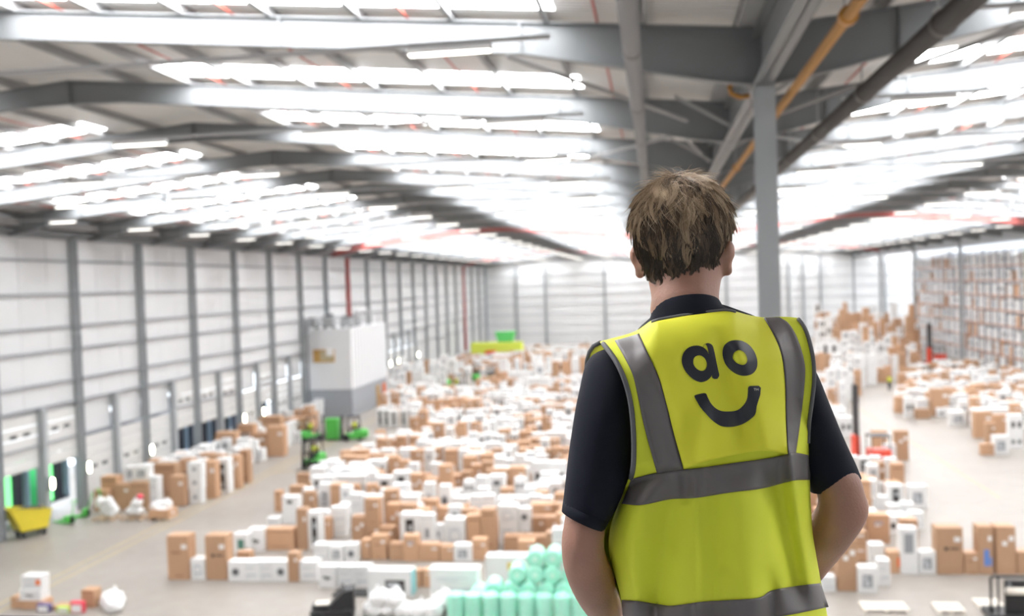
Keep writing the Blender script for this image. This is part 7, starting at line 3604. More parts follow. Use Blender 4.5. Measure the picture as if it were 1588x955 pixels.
def forklift(loc, rz, label, driver=None, name='forklift'):
    t = thing(name, label, 'forklift', loc, rz, 'green forklift trucks at work')
    for p in FP: put(p[0], p[1], t, p[2] if len(p) > 2 else (0, 0, 0))
    if driver:
        off = Matrix.Rotation(rz, 3, 'Z') @ Vector((0, -0.18, 0.52))
        worker(SEATED, Vector(loc) + off, rz, driver)
forklift((-25.6, 71.2, 0), math.radians(170), 'green forklift nearest to the camera, driving along the dock aisle', 'forklift driver in a yellow vest on the nearest green forklift')
forklift((-30.0, 83.4, 0), math.radians(-70), 'green forklift close to the wall in front of the white plant room', 'forklift driver in a yellow vest by the white plant room')
forklift((-26.4, 83.6, 0), math.radians(100), 'green forklift turned sideways beside the far end of the dock aisle', 'forklift driver in a yellow vest on the sideways green forklift')
forklift((-24.6, 121.5, 0), math.radians(-80), 'green forklift among far cartons at the head of the aisle', 'forklift driver in a yellow vest among far cartons')
forklift((-24.6, 134.5, 0), math.radians(5), 'green forklift driving away down the far aisle', None)
forklift((-27.9, 127.5, 0), math.radians(60), 'green forklift behind the far brown cartons along the docks', None)
forklift((30.5, 118.5, 0), math.radians(150), 'green forklift half hidden in the stock across the open aisle', None)
forklift((-22.0, 131.0, 0), math.radians(180), 'green forklift facing us at the far aisle mouth', None)
M['fgreen2'] = mat('bale_green', (0.12, 0.65, 0.16), 0.4)
t = thing('stillage', 'bright green steel cage box standing beside the sideways forklift', 'cage', (-28.3, 83.9, 0))
MB().cbox(-0.55, 0.55, -0.4, 0.4, 0.12, 1.9, 0.04).build('cage_body', M['fgreen'], t)
for a in (-0.4, 0.4): MB().box(a - 0.08, a + 0.08, -0.35, 0.35, 0, 0.12).build('foot', M['fgreen'], t)

def pallet_truck(loc, rz, label):
    t = thing('pallet_truck', label, 'pallet truck', loc, rz, 'green hand pallet trucks by the docks')
    for s in (-1, 1): MB().cbox(s * 0.2 - 0.08, s * 0.2 + 0.08, 0.1, 1.25, 0.05, 0.13, 0.02).build('fork', M['fgreen'], t)
    MB().cbox(-0.3, 0.3, -0.1, 0.15, 0.08, 0.5, 0.04).build('hydraulic_head', M['fgreen'], t)
    MB().tube([(0, -0.1, 0.4), (0, -0.35, 1.15), (-0.16, -0.38, 1.25), (-0.16, -0.42, 1.42), (0.16, -0.42, 1.42), (0.16, -0.38, 1.25), (0, -0.35, 1.15)], 0.035, 8).build('handle', M['fgreen'], t)
    put('wheel', WR, t, (0, -0.05, 0.24))
for i, (x, y, rz, lb) in enumerate(((-34.2, 53.6, 1.2, 'green hand pallet truck by the post between the two open dock doors'), (-34.3, 55.3, 2.0, 'green hand pallet truck in front of the second green dock opening'),
                                    (-34.0, 57.0, -0.5, 'green hand pallet truck beside the wall column at the docks'))):
    pallet_truck((x, y, 0), rz, lb)

# red reach trucks
def reach_truck(loc, rz, label):
    t = thing('reach_truck', label, 'reach truck', loc, rz)
    MB().cbox(-0.15, 1.2, -0.85, 0.45, 0.3, 1.35, 0.10).build('body_shell', M['fred'], t)
    MB().cbox(-0.55, 1.22, -0.9, 0.5, 0.06, 0.34, 0.05).build('chassis', M['blackp'], t)
    MB().cbox(-1.9, -0.4, -0.5, -0.3, 0.05, 0.4, 0.03).build('outrigger', M['fred'], t)
    MB().cbox(-1.9, -0.4, 0.2, 0.4, 0.05, 0.4, 0.03).build('outrigger', M['fred'], t)
    MB().cbox(-1.15, -0.75, -0.48, 0.38, 0.4, 2.3, 0.05).build('mast_base', M['fred'], t)
    m = MB()
    for y in (-0.42, 0.32): m.box(-0.98, -0.82, y - 0.06, y + 0.06, 0.4, 5.7)
    for z in (1.8, 3.2, 4.6, 5.58): m.box(-0.95, -0.85, -0.42, 0.32, z, z + 0.1)
    m.build('mast', M['mastm'], t)
    MB().box(-0.93, -0.90, -0.36, 0.26, 0.5, 5.55).build('mast_guard', M['mastm'], t)
    g = MB()
    for x in (-0.1, 1.1):
        for y in (-0.75, 0.4): g.bar((x, y, 1.3), (x, y, 2.25), 0.06, 0.06)
    g.box(-0.15, 1.15, -0.8, 0.45, 2.22, 2.3)
    g.build('overhead_guard', M['mastm'], t)
    for x, y in ((-1.7, -0.4), (-1.7, 0.3), (0.9, -0.3)):
        o = put('wheel', WR, t, (x, y, 0.24)); o.rotation_euler = (0, 0, math.pi / 2)
reach_truck((13.95, 69.2, 0), 0.12, 'red reach truck with a tall black mast just past the elbow')
reach_truck((38.6, 146.0, 0), 0.3, 'distant red reach truck with a dark mast at the foot of the racking')

# black truck parts at the foot of the picture
t = thing('tow_tractor', 'black low truck at the foot of the picture beside the white bags', 'truck', (-13.05, 38.25, 0), math.radians(12))
b = MB().add([(-0.25, -0.4, 0.3), (0.75, -0.4, 0.3), (0.75, -0.4, 1.22), (0.35, -0.4, 1.15), (-0.2, -0.4, 0.62), (-0.25, 0.4, 0.3), (0.75, 0.4, 0.3), (0.75, 0.4, 1.22), (0.35, 0.4, 1.15), (-0.2, 0.4, 0.62)],
             [(0, 1, 2, 3, 4), (9, 8, 7, 6, 5), (0, 5, 6, 1), (1, 6, 7, 2), (2, 7, 8, 3), (3, 8, 9, 4), (4, 9, 5, 0)])
b.build('hood', M['blackp'], t)
MB().cbox(-1.0, 0.75, -0.42, 0.42, 0.12, 0.42, 0.04).build('chassis', M['blackp'], t)
MB().cbox(-0.95, -0.1, -0.3, 0.3, 0.48, 0.60, 0.04).build('seat', M['blackp'], t)
MB().cbox(-0.8, -0.25, -0.25, 0.25, 0.62, 0.66, 0.015).build('seat_pad', M['woodw'], t)
MB().tube([(0.4, -0.2, 1.1), (0.25, -0.25, 1.3), (0.25, 0.25, 1.3), (0.4, 0.2, 1.1)], 0.03, 8).build('handle', M['blackp'], t)
for x in (-0.7, 0.5):
    for y in (-0.45, 0.45):
        o = put('wheel', WR, t, (x, y, 0.24)); o.rotation_euler = (0, 0, math.pi / 2)
t = thing('order_picker', 'black truck with a tubular guard frame at the lower corner of the picture', 'truck', (12.05, 38.9, 0))
MB().tube([(0.0, 0, 0.25), (0.0, 0, 1.64), (0.05, 0, 1.72), (1.6, 0, 1.72), (1.65, 0, 1.64), (1.65, 0, 0.25)], 0.05, 10).build('guard_frame', M['black'], t, True)
MB().tube([(0.26, 0, 0.25), (0.26, 0, 1.70)], 0.045, 10).build('guard_bar', M['black'], t, True)
MB().cbox(0.48, 1.5, -0.1, 0.1, 0.3, 1.60, 0.03).build('mast_panel', M['black'], t)
MB().tube([(0.5, -0.16, 1.22), (1.6, -0.16, 1.22)], 0.13, 14).build('film_roll', M['woodw'], t, True)
MB().tube([(0.47, -0.15, 1.24), (0.80, -0.15, 1.24)], 0.05, 10).build('film_core', M['labelp'], t, True)
MB().lathe([(0.01, -0.03), (0.06, -0.03), (0.06, 0.0), (0.01, 0.0)], 12, (0.62, -0.10, 1.45), 'y').build('knob', M['inkgrey'], t)
MB().cbox(-0.1, 1.8, -0.3, 0.9, 0.08, 0.35, 0.04).build('chassis', M['black'], t)
for x in (0.1, 1.6):
    o = put('wheel', WR, t, (x, 0.3, 0.24))

# ------------------------------------------------------------------ plant room against the dock wall
M['plant'] = mat('plant_room_white', (0.74, 0.75, 0.76), 0.5, var=0.02, scale=0.5); M['plantg'] = mat('plant_room_grey', (0.36, 0.38, 0.41), 0.5)
M['unit'] = mat('air_unit_grey', (0.40, 0.41, 0.42), 0.5, var=0.06, scale=1); M['ochre'] = mat('ochre_timber', (0.55, 0.33, 0.10), 0.5); M['reveal'] = mat('window_pane_tan', (0.50, 0.44, 0.28), 0.5)
t = thing('plant_room', 'white box room with a grey plinth built out from the dock wall', 'room', (-36, 98.5, 0))
MB().box(0.0, 5.0, 0.0, 13.5, 2.8, 9.15).build('upper_walls', M['plant'], t)
MB().box(0.05, 4.95, 0.05, 13.45, 0, 2.8).build('plinth', M['plantg'], t)
MB().box(-0.0, 5.05, -0.05, 0.0, 2.74, 2.9).box(5.0, 5.05, 0, 13.5, 2.74, 2.9).build('band', M['plantg'], t)
for i in range(1, 13): MB().box(5.0, 5.03, i * 1.03, i * 1.03 + 0.05, 2.9, 9.1).build('cladding_joint', M['inkpale'], t)
w = MB()
w.box(1.0, 3.25, -0.10, 0.0, 5.72, 5.85).box(1.0, 3.25, -0.10, 0.0, 6.9, 7.03).box(1.0, 1.13, -0.10, 0, 5.85, 6.9).box(3.12, 3.25, -0.10, 0, 5.85, 6.9)
wf = w.build('window', M['ochre'], t)
MB().box(1.13, 3.12, -0.03, -0.01, 5.85, 6.9).build('pane', M['reveal'], wf)  # opaque pane in one even tan
MB().box(1.13, 1.7, -0.035, -0.03, 5.85, 6.9).build('blind', M['ochre'], wf)
MB().box(2.4, 3.15, -0.14, -0.10, 6.4, 7.2).build('sign_board', M['labelp'], t)
for q in (9.0, 11.5): MB().box(4.95, 5.08, q, q + 0.9, 0, 2.3).build('door', M['orange'] if q > 10 else M['ochre'], t)
for i, (x, y) in enumerate(((0.6, 1.0), (2.4, 1.2), (3.9, 2.5), (1.2, 5.0), (3.4, 7.0))):
    u = thing('air_handling_unit', 'grey air unit on the plant room roof, ' + ORD[i] + ' of five from the wall', 'air unit', (-36 + x, 98.5 + y, 9.15), 0, 'air units on the plant room')
    MB().cbox(-0.6, 0.6, -0.5, 0.5, 0.15, 1.0 + 0.25 * (i % 2), 0.05).build('casing', M['unit'], u)
    MB().lathe([(0.1, 0), (0.38, 0.0), (0.42, 0.14), (0.1, 0.16)], 14, (0, 0, 1.0 + 0.25 * (i % 2))).build('fan', M['mastm'], u)
    MB().box(-0.55, -0.4, -0.45, 0.45, 0, 0.15).box(0.4, 0.55, -0.45, 0.45, 0, 0.15).build('skid', M['mastm'], u)
g = thing('guard_rail', 'grey guard rail round the plant room roof', 'railing', (-36, 98.5, 9.15))
for (a, b) in (((0, 0), (5, 0)), ((5, 0), (5, 13.5))):
    for z in (0.5, 1.05): MB().tube([(a[0], a[1] + 0.05, z), (b[0] - 0.05, b[1] + 0.05, z)], 0.035, 6).build('rail', M['unit'], g)
for i in range(4): MB().tube([(0.1 + 1.6 * i, 0.05, 0), (0.1 + 1.6 * i, 0.05, 1.05)], 0.035, 6).build('post', M['unit'], g)
for i in range(1, 6): MB().tube([(4.95, 2.7 * i - 0.1, 0), (4.95, 2.7 * i - 0.1, 1.05)], 0.035, 6).build('post', M['unit'], g)
d = thing('ventilation_duct', 'round grey duct bending over the plant room roof', 'duct', (-36, 98.5, 9.15))
MB().tube([(4.2, 4.5, 0), (4.2, 4.5, 1.0), (4.2, 4.9, 1.5), (4.2, 8.5, 1.55), (4.2, 9.2, 1.2), (4.2, 9.3, 0)], 0.22, 12).build('duct_run', M['galv'], d, True)
d = thing('downpipe', 'thick dark grey downpipe on the dock wall just before the plant room', 'pipe', (-35.2, 97.4, 0))
MB().tube([(0, 0, 0), (0, 0, 9.6), (0.0, 0, 10.3)], 0.14, 12).build('pipe_run', M['rail'], d, True)
MB().box(-0.35, 0.2, -0.2, 0.2, 8.6, 9.6).build('junction_box', M['rail'], d)

# far yellow baler and green hopper near the end wall
M['lime'] = mat('lime_yellow', (0.68, 0.78, 0.10), 0.5)
t = thing('baler', 'long fluorescent yellow baling machine far off before the end wall', 'machine', (-28.5, 176, 0))
MB().cbox(-4.6, 4.8, 0, 1.6, 0.5, 2.75, 0.1).build('baler_body', M['lime'], t)
MB().cbox(-4.6, 4.8, 0.1, 1.5, 0, 0.5, 0.05).build('base_frame', M['mastm'], t)
MB().add([(0.4, 0.1, 2.75), (3.0, 0.1, 2.75), (3.6, -0.2, 4.6), (-0.1, -0.2, 4.6), (0.4, 1.5, 2.75), (3.0, 1.5, 2.75), (3.6, 1.8, 4.6), (-0.1, 1.8, 4.6)],
         [(0, 1, 2, 3), (7, 6, 5, 4), (0, 4, 5, 1), (1, 5, 6, 2), (2, 6, 7, 3), (3, 7, 4, 0)]).build('hopper', M['fgreen2'], t)
MB().cbox(-1.9, 0.0, -0.4, 0.0, 0.4, 1.3, 0.05).build('control_box', M['fred'], t)

# ------------------------------------------------------------------ the man in the yellow vest
def interp(pts):
    xs = np.array([p[0] for p in pts], float); ys = np.array([p[1] for p in pts], float)
    return lambda v: float(np.interp(v, xs, ys))
def smooth_interp(pts):
    """monotone-ish smooth curve through the points (Catmull-Rom on a fine table)"""
    xs = [p[0] for p in pts]; ys = [p[1] for p in pts]; n = len(xs); X = []; Y = []
    for i in range(n - 1):
        m0 = (ys[i + 1] - ys[i - 1]) / (xs[i + 1] - xs[i - 1]) if i else (ys[1] - ys[0]) / (xs[1] - xs[0])
        m1 = (ys[i + 2] - ys[i]) / (xs[i + 2] - xs[i]) if i < n - 2 else (ys[-1] - ys[-2]) / (xs[-1] - xs[-2])
        h = xs[i + 1] - xs[i]
        for k in range(12):
            t = k / 12
            X.append(xs[i] + h * t)
            Y.append((2 * t**3 - 3 * t**2 + 1) * ys[i] + (t**3 - 2 * t**2 + t) * h * m0 + (-2 * t**3 + 3 * t**2) * ys[i + 1] + (t**3 - t**2) * h * m1)
    X.append(xs[-1]); Y.append(ys[-1])
    X = np.array(X); Y = np.array(Y)
    return lambda v: float(np.interp(v, X, Y))

MAN = thing('person', 'man seen from behind with tousled brown hair, yellow safety vest and navy t-shirt', 'person', (0.35, 2.03, PZ))
def local(p): return Vector(p) - Vector((0.35, 2.03, PZ))

xl = smooth_interp([(525, 926), (540, 938), (560, 952), (585, 964), (615, 973), (650, 978), (700, 980), (735, 977), (762, 966), (785, 957), (815, 947), (850, 944), (890, 953), (930, 963), (1010, 972), (1060, 970)])
xr = smooth_interp([(485, 1228), (493, 1239), (508, 1250), (530, 1258), (560, 1264), (590, 1265), (620, 1262), (660, 1257), (740, 1256), (790, 1258), (830, 1261), (890, 1271), (955, 1283), (1010, 1291), (1060, 1292)])
ytop = smooth_interp([(900, 548), (926, 532), (950, 525), (975, 518), (990, 512), (1002, 504), (1013, 497), (1040, 491), (1070, 486), (1100, 482), (1128, 480), (1142, 483), (1160, 488), (1185, 492), (1215, 491), (1240, 493), (1275, 500)])
def ymid(px): return 2.03 + 0.00024 * (px - 1105)
FOLDS = [  # (x0,y0,x1,y1, amplitude, half width px, fade)
    ((1079, 770), (1079, 935), 0.0045, 5), ((1045, 775), (1020, 935), -0.016, 26), ((1110, 780), (1118, 940), -0.008, 22),
    ((1150, 780), (1165, 930), 0.010, 30), ((1226, 712), (1262, 905), 0.014, 14), ((1205, 760), (1232, 905), -0.016, 17),
    ((985, 790), (975, 930), 0.012, 22), ((1120, 540), (1150, 660), -0.007, 14), ((1150, 560), (1190, 690), 0.006, 18),
    ((1085, 640), (1075, 715), 0.006, 16), ((1020, 600), (1060, 700), 0.004, 12), ((1226, 700), (1230, 750), 0.008, 7),
    ((1000, 640), (1025, 725), -0.006, 16), ((1060, 735), (1064, 772), -0.006, 8), ((1090, 725), (1093, 772), 0.004, 9),
    ((1120, 905), (1125, 1000), 0.008, 14), ((1018, 930), (1015, 990), -0.006, 8), ((1195, 905), (1200, 1000), -0.012, 12)]
def fold(px, py):
    d = 0.0
    for (a, b, amp, w) in FOLDS:
        t = (py - a[1]) / (b[1] - a[1])
        if -0.3 < t < 1.3:
            x = a[0] + (b[0] - a[0]) * t
            k = math.exp(-((px - x) / w) ** 2)
            f = min(1, max(0, (t + 0.3) / 0.3)) * min(1, max(0, (1.3 - t) / 0.3))
            d += 1.7 * amp * k * f
    d += 0.004 * (noise.noise(Vector((px / 60, py / 140, 3.1))))+ 0.002 * noise.noise(Vector((px / 22, py / 60, 7.7)))
    return d
def neckw(px):
    """1 inside the neckline, 0 out on the shoulders"""
    return min(1, max(0, (px - 985) / 35)) * min(1, max(0, (1175 - px) / 35))
def edge(u, py):
    """at the armholes the cloth ends free over the sleeve instead of wrapping round the side"""
    if u < 0: return 0.98 * min(1, max(0, (768 - py) / 45.0))
    return 0.62 * min(1, max(0, (690 - py) / 70.0))
def yback(px, py, off=0.0):
    a, b = xl(py), xr(py)
    u = min(1, max(-1, 2 * (px - a) / (b - a) - 1))
    rd = max((1 - abs(u) ** 2.5) ** 0.55, edge(u, py))
    t = min(1, max(0, (py - ytop(px)) / 75))
    g = math.sqrt(1 - (1 - t) ** 2)
    gm = 0.55 * neckw(px)
    g = gm + (1 - gm) * g
    hollow = -0.012 * math.exp(-((py - 800) / 90.0) ** 2) * rd       # small of the back
    blade = 0.010 * (math.exp(-((px - 1030) / 45.0) ** 2) + math.exp(-((px - 1205) / 40.0) ** 2)) * math.exp(-((py - 610) / 70.0) ** 2)
    e = max(0.4, min(1, (1 - abs(u)) * 6)) if py < 700 else min(1, (1 - abs(u)) * 6)
    return ymid(px) - (0.128 + hollow + blade) * rd * g - (fold(px, py) * e + off)
def S(px, py, off=0.0):
    return local(at(px, py, yback(px, py, off)))
def grid_mesh(rows, mb=None, mi=0, flip=False):
    """rows: equal lists of points"""
    mb = mb or MB(); n = len(rows[0]); vs = [p for r in rows for p in r]; fs = []
    for i in range(len(rows) - 1):
        for j in range(n - 1):
            f = (i * n + j, i * n + j + 1, (i + 1) * n + j + 1, (i + 1) * n + j)
            fs.append(f[::-1] if flip else f)
    return mb.add(vs, fs, mi)
def lerp(a, b, t): return a + (b - a) * t

# vest body: back and front halves that meet at the armholes, shoulders and side seams
VB = 1040.0
rows_b, rows_f = [], []
NU, NV = 88, 96
def solve_top_left():  # the corners where the shoulder line meets the armhole edges
    return 531.5, 493.0
for i in range(NV + 1):
    v = i / NV; rb = []; rf = []
    for j in range(NU + 1):
        u = j / NU; u2 = 0.5 - 0.5 * math.cos(math.pi * u); u2 = 0.5 * u + 0.5 * u2
        # rows run from the hem up to the shoulder line
        yl = lerp(VB, 531.5, v); yr = lerp(VB, 493.0, v)
        xL, xRr = xl(yl), xr(yr)
        px = lerp(xL, xRr, u2)
        bow = 0.0
        pyl = lerp(yl, yr, u2)
        top = ytop(px); base = lerp(531.5, 493.0, u2)
        py = pyl + (top - base) * v ** 3
        # pull the ends onto the edge curves
        a, b = xl(py), xr(py)
        px = lerp(a, b, u2)
        rb.append(local(at(px, py, yback(px, py))))
        uu = 2 * u2 - 1; rd = max(max(0.0, 1 - abs(uu) ** 2.5) ** 0.55, 0.5 * edge(uu, py))
        t = min(1, max(0, (py - ytop(px)) / 75)); g = math.sqrt(1 - (1 - t) ** 2)
        # the front half closes behind the neck opening a little lower
        yf = ymid(px) + 0.115 * rd * g
        pf = px - 17 * math.exp(-((py - 850) / 48.0) ** 2) * max(0, 1 - u2 * 2.5)
        rf.append(local(at(pf, py, ymid(px))) + Vector((0, 0.115 * rd * g, 0)))
    rows_b.append(rb); rows_f.append(rf)
VEST = grid_mesh(rows_b)
grid_mesh(rows_f, VEST, 0, True)
vest = VEST.build('safety_vest', [M['hivis']], MAN, True)

def ribbon(name, e0, e1, m, off, n=40, k=8, lift=None, parent=None):
    """a strip of cloth lying on the back between two edge curves (lists of photo points)"""
    def curve(pts):
        xs = np.array(pts, float); d = np.r_[0, np.cumsum(np.hypot(*np.diff(xs, axis=0).T))]; d /= d[-1]
        fx = smooth_interp(list(zip(d, xs[:, 0]))); fy = smooth_interp(list(zip(d, xs[:, 1])))
        return lambda t: (fx(t), fy(t))
    c0, c1 = curve(e0), curve(e1); rows = []; low = []
    for i in range(n + 1):
        t = i / n; a, b = c0(t), c1(t); r = []
        for j in range(k + 1):
            s = j / k; px, py = lerp(a[0], b[0], s), lerp(a[1], b[1], s)
            o = off + (lift(t, s) if lift else 0)
            r.append(S(px, py, o))
        r = [S(a[0], a[1], -0.002)] + r + [S(b[0], b[1], -0.002)]
        rows.append(r)
    e = (rows[0], rows[-1])
    rows = [[S(*[lerp(p, q, 0 if jj < 1 else 1 if jj > k + 1 else (jj - 1) / k) for p, q in zip(c0(0), c1(0))], -0.002) for jj in range(k + 3)]] + rows + \
           [[S(*[lerp(p, q, 0 if jj < 1 else 1 if jj > k + 1 else (jj - 1) / k) for p, q in zip(c0(1), c1(1))], -0.002) for jj in range(k + 3)]]
    return grid_mesh(rows).build(name, [m], parent or vest, True)

lo_out = [(951, 524.5), (967, 552), (981, 581), (989, 614), (998, 657), (1019, 735)]
lo_in = [(989.5, 513.5), (1005, 548), (1022, 586), (1034, 629), (1046, 676), (1060, 728)]
ro_in = [(1184, 492.5), (1196, 512), (1207, 535), (1214, 561), (1218, 600), (1219, 652), (1222, 706)]
ro_out = [(1209, 491.5), (1223, 501), (1237, 525), (1248, 564), (1248, 593), (1242, 649), (1234, 705)]
ribbon('reflective_strip', lo_out, lo_in, M['silver'], 0.0022, 48, 8)['label'] = 'grey strip over the near shoulder'
ribbon('reflective_strip', ro_in, ro_out, M['silver'], 0.0022, 48, 8)['label'] = 'grey strip over the shoulder by the column'
ribbon('reflective_strip', [(978.5, 743), (1019, 733), (1079, 726), (1136, 718), (1193, 710), (1222, 704), (1234, 702), (1256, 706)],
       [(964, 781), (993, 783), (1041, 774), (1079, 772), (1136, 763), (1184, 757), (1231, 745), (1257, 744)], M['silver'], 0.0032, 90, 10)['label'] = 'grey strip around the waist'
ribbon('reflective_strip', [(963.5, 930), (990, 932), (1017, 936), (1041, 939), (1088, 933), (1136, 930), (1179, 926), (1195, 916), (1231, 909), (1273, 904)],
       [(969, 992), (995, 993), (1017, 994), (1041, 992), (1088, 983), (1136, 972), (1179, 965), (1200, 958), (1241, 950), (1285, 941)], M['silver'], 0.0032, 90, 10)['label'] = 'grey strip near the hem'
# loose flap across the shoulder blades that carries the print
flapL = [(990, 513), (1005.5, 548), (1022.5, 586), (1034.5, 629), (1046, 676), (1061, 727)]
flapR = [(1183.5, 492), (1195.5, 512), (1206.5, 535), (1213.5, 561), (1217, 600), (1218.5, 652), (1221, 704)]
def flap_off(px, py):
    lo = smooth_interp([(1061, 727), (1088, 717), (1136, 706), (1184, 699), (1221, 704)])(px)
    t = max(0.0, 1 - (lo - py) / 120.0)
    return 0.004 + 0.015 * t ** 2 + 0.004 * t * math.sin(px / 17.0)
rows = []
for i in range(61):
    t = i / 60
    r = []
    cl = smooth_interp([(k / 5, p[0]) for k, p in enumerate(flapL)])(t), smooth_interp([(k / 5, p[1]) for k, p in enumerate(flapL)])(t)
    cr_ = smooth_interp([(k / 6, p[0]) for k, p in enumerate(flapR)])(t), smooth_interp([(k / 6, p[1]) for k, p in enumerate(flapR)])(t)
    for j in range(57):
        s = j / 56
        px = lerp(cl[0], cr_[0], s); py = lerp(cl[1], cr_[1], s)
        # top edge follows the neckline, bottom edge its own sag
        e_top = ytop(px) - lerp(flapL[0][1], flapR[0][1], (px - 990) / (1183.5 - 990))
        lo = smooth_interp([(1061, 727), (1088, 717), (1136, 706), (1184, 699), (1221, 704)])(px) - lerp(727, 704, (px - 1061) / 160.0)
        py += e_top * max(0, 1 - t * 2.2) ** 1.5 + (lo * t ** 3 if t > 0 else 0)
        r.append((px, py))
    rows.append(r)
fl_rows = [[S(px, py, flap_off(px, py)) for px, py in r] for r in rows]
back = [S(px, py, 0.0) for px, py in rows[-1]]
fl_rows.append(back)
flap = grid_mesh([[p for p in r] for r in fl_rows], None, 0, True).build('back_flap', [M['hivis2']], vest, True)
flap['label'] = 'loose yellow flap with the dark printed face'
def P5(x, y): return 1040 + x / 5.62, 510 + y / 5.62
def strip_print(name, A, B, n=64, k=5, m='print', closed=False, extra=0.0012):
    def curve(pts, closed):
        pts = [P5(*p) for p in pts]
        if closed:
            pts = pts[-3:] + pts + pts[:4]
        xs = np.array(pts, float)
        seg = np.hypot(*np.diff(xs, axis=0).T); d = np.r_[0, np.cumsum(seg)]
        if closed:
            d0, d1 = d[3], d[-4]
            d = (d - d0) / (d1 - d0)
        else: d = d / d[-1]
        return smooth_interp(list(zip(d, xs[:, 0]))), smooth_interp(list(zip(d, xs[:, 1])))
    ca, cb = curve(A, closed), curve(B, closed); rows = []
    for i in range(n + 1):
        t = i / n; a = (ca[0](t), ca[1](t)); b = (cb[0](t), cb[1](t))
        r = [(lerp(a[0], b[0], j / k), lerp(a[1], b[1], j / k)) for j in range(k + 1)]
        rows.append([S(px, py, flap_off(px, py) + extra) for px, py in r])
    return grid_mesh(rows)
a_out = [(97, 270), (110, 213), (150, 166), (205, 146), (262, 150), (310, 180), (340, 240), (362, 320), (365, 390), (345, 425), (310, 452), (262, 463), (205, 443), (145, 390), (108, 328)]
a_in = [(197, 287), (202, 258), (220, 238), (245, 230), (272, 236), (295, 254), (310, 280), (316, 308), (313, 335), (302, 353), (285, 364), (262, 364), (235, 352), (212, 330), (200, 308)]
la = strip_print('a', a_out, a_in, 72, 6, closed=True)
st_l = [(283, 175), (284, 150), (300, 130), (320, 160), (335, 240), (350, 330), (360, 400), (362, 425), (385, 437)]
st_r = [(285, 160), (292, 138), (325, 123), (362, 140), (380, 190), (398, 280), (415, 360), (424, 405), (408, 434)]
lb = strip_print('a', st_l, st_r, 48, 4, extra=0.0013)
la.add(lb.v, lb.f)
la.build('printed_letter', [M['print']], vest, True)['label'] = 'dark letter a'
o_out = [(452, 205), (464, 150), (503, 112), (560, 97), (625, 105), (688, 143), (733, 203), (756, 275), (750, 342), (713, 390), (652, 408), (590, 400), (528, 364), (480, 310), (458, 255)]
o_in = [(540, 243), (547, 215), (566, 195), (592, 184), (620, 190), (645, 208), (661, 234), (669, 262), (665, 290), (648, 308), (625, 314), (600, 308), (575, 296), (555, 278), (543, 260)]
strip_print('o', o_out, o_in, 72, 6, closed=True).build('printed_letter', [M['print']], vest, True)['label'] = 'dark letter o'
sm_u = [(210, 578), (250, 566), (306, 561), (322, 592), (350, 645), (392, 690), (440, 714), (510, 719), (580, 708), (635, 664), (665, 610), (673, 550), (676, 508), (690, 497)]
sm_l = [(207, 586), (212, 602), (228, 630), (260, 683), (318, 750), (362, 795), (405, 828), (450, 849), (540, 852), (622, 831), (700, 783), (738, 742), (752, 670), (782, 572)]
sm = strip_print('smile', sm_u, sm_l, 80, 7)
cap = strip_print('smile', [(690, 497), (730, 495), (768, 495)], [(782, 572), (784, 545), (787, 512)], 8, 3)
sm.add(cap.v, cap.f)
sm.build('printed_smile', [M['print']], vest, True)['label'] = 'dark smile below the letters'
tmb = MB()
for x0, y0, x1, y1 in ((725, 519, 743, 519), (734, 519, 734, 537), (747, 537, 747, 519), (747, 519, 756, 530), (756, 530, 765, 519), (765, 519, 765, 537)):
    q = [P5(x0, y0), P5(x1, y1)]
    p0 = S(*q[0], flap_off(*q[0]) + 0.0022); p1 = S(*q[1], flap_off(*q[1]) + 0.0022)
    tmb.bar(p0, p1, 0.0006, 0.0012, up=(0, 0, 1) if abs(x1 - x0) > 12 else (1, 0, 0))
tmb.build('printed_mark', [M['tm']], vest)['label'] = 'tiny pale trademark letters at the smile tip'

# dark binding round the armholes, neckline and the vest's loose front shoulder
def bind(pts, r=0.0045, front=0.0, n=60):
    xs = np.array(pts, float); d = np.r_[0, np.cumsum(np.hypot(*np.diff(xs, axis=0).T))]; d /= d[-1]
    fx = smooth_interp(list(zip(d, xs[:, 0]))); fy = smooth_interp(list(zip(d, xs[:, 1]))); P = []
    for i in range(n + 1):
        px, py = fx(i / n), fy(i / n)
        P.append(S(px, py, 0.002) + Vector((0, front, 0)))
    MB().tube(P, r, 8).build('binding', [M['binding']], vest, True)
bind([(xl(y) + 3.0, y) for y in range(533, 742, 8)], 0.0050)
bind([(xr(y) - 2.5, y) for y in range(495, 690, 8)], 0.0042)
bind([(x, ytop(x) + 1.5) for x in range(1012, 1141, 8)], 0.0038)
# the shoulder's front edge standing away from the shirt
def loose(pts, ys): return [local(at(p[0], p[1], y)) for p, y in zip(pts, ys)]
fr = loose([(931, 531), (921, 536), (914, 546), (910, 560), (909, 575)], [2.0, 2.02, 2.05, 2.08, 2.1])
MB().tube(fr, 0.0045, 8).build('binding', [M['binding']], vest, True)
inner = loose([(940, 545), (938, 556), (934, 564), (928, 572), (920, 582)], [1.99, 2.0, 2.03, 2.06, 2.09])
grid_mesh([fr, inner]).build('shoulder_front', [M['hivis2']], vest, True)

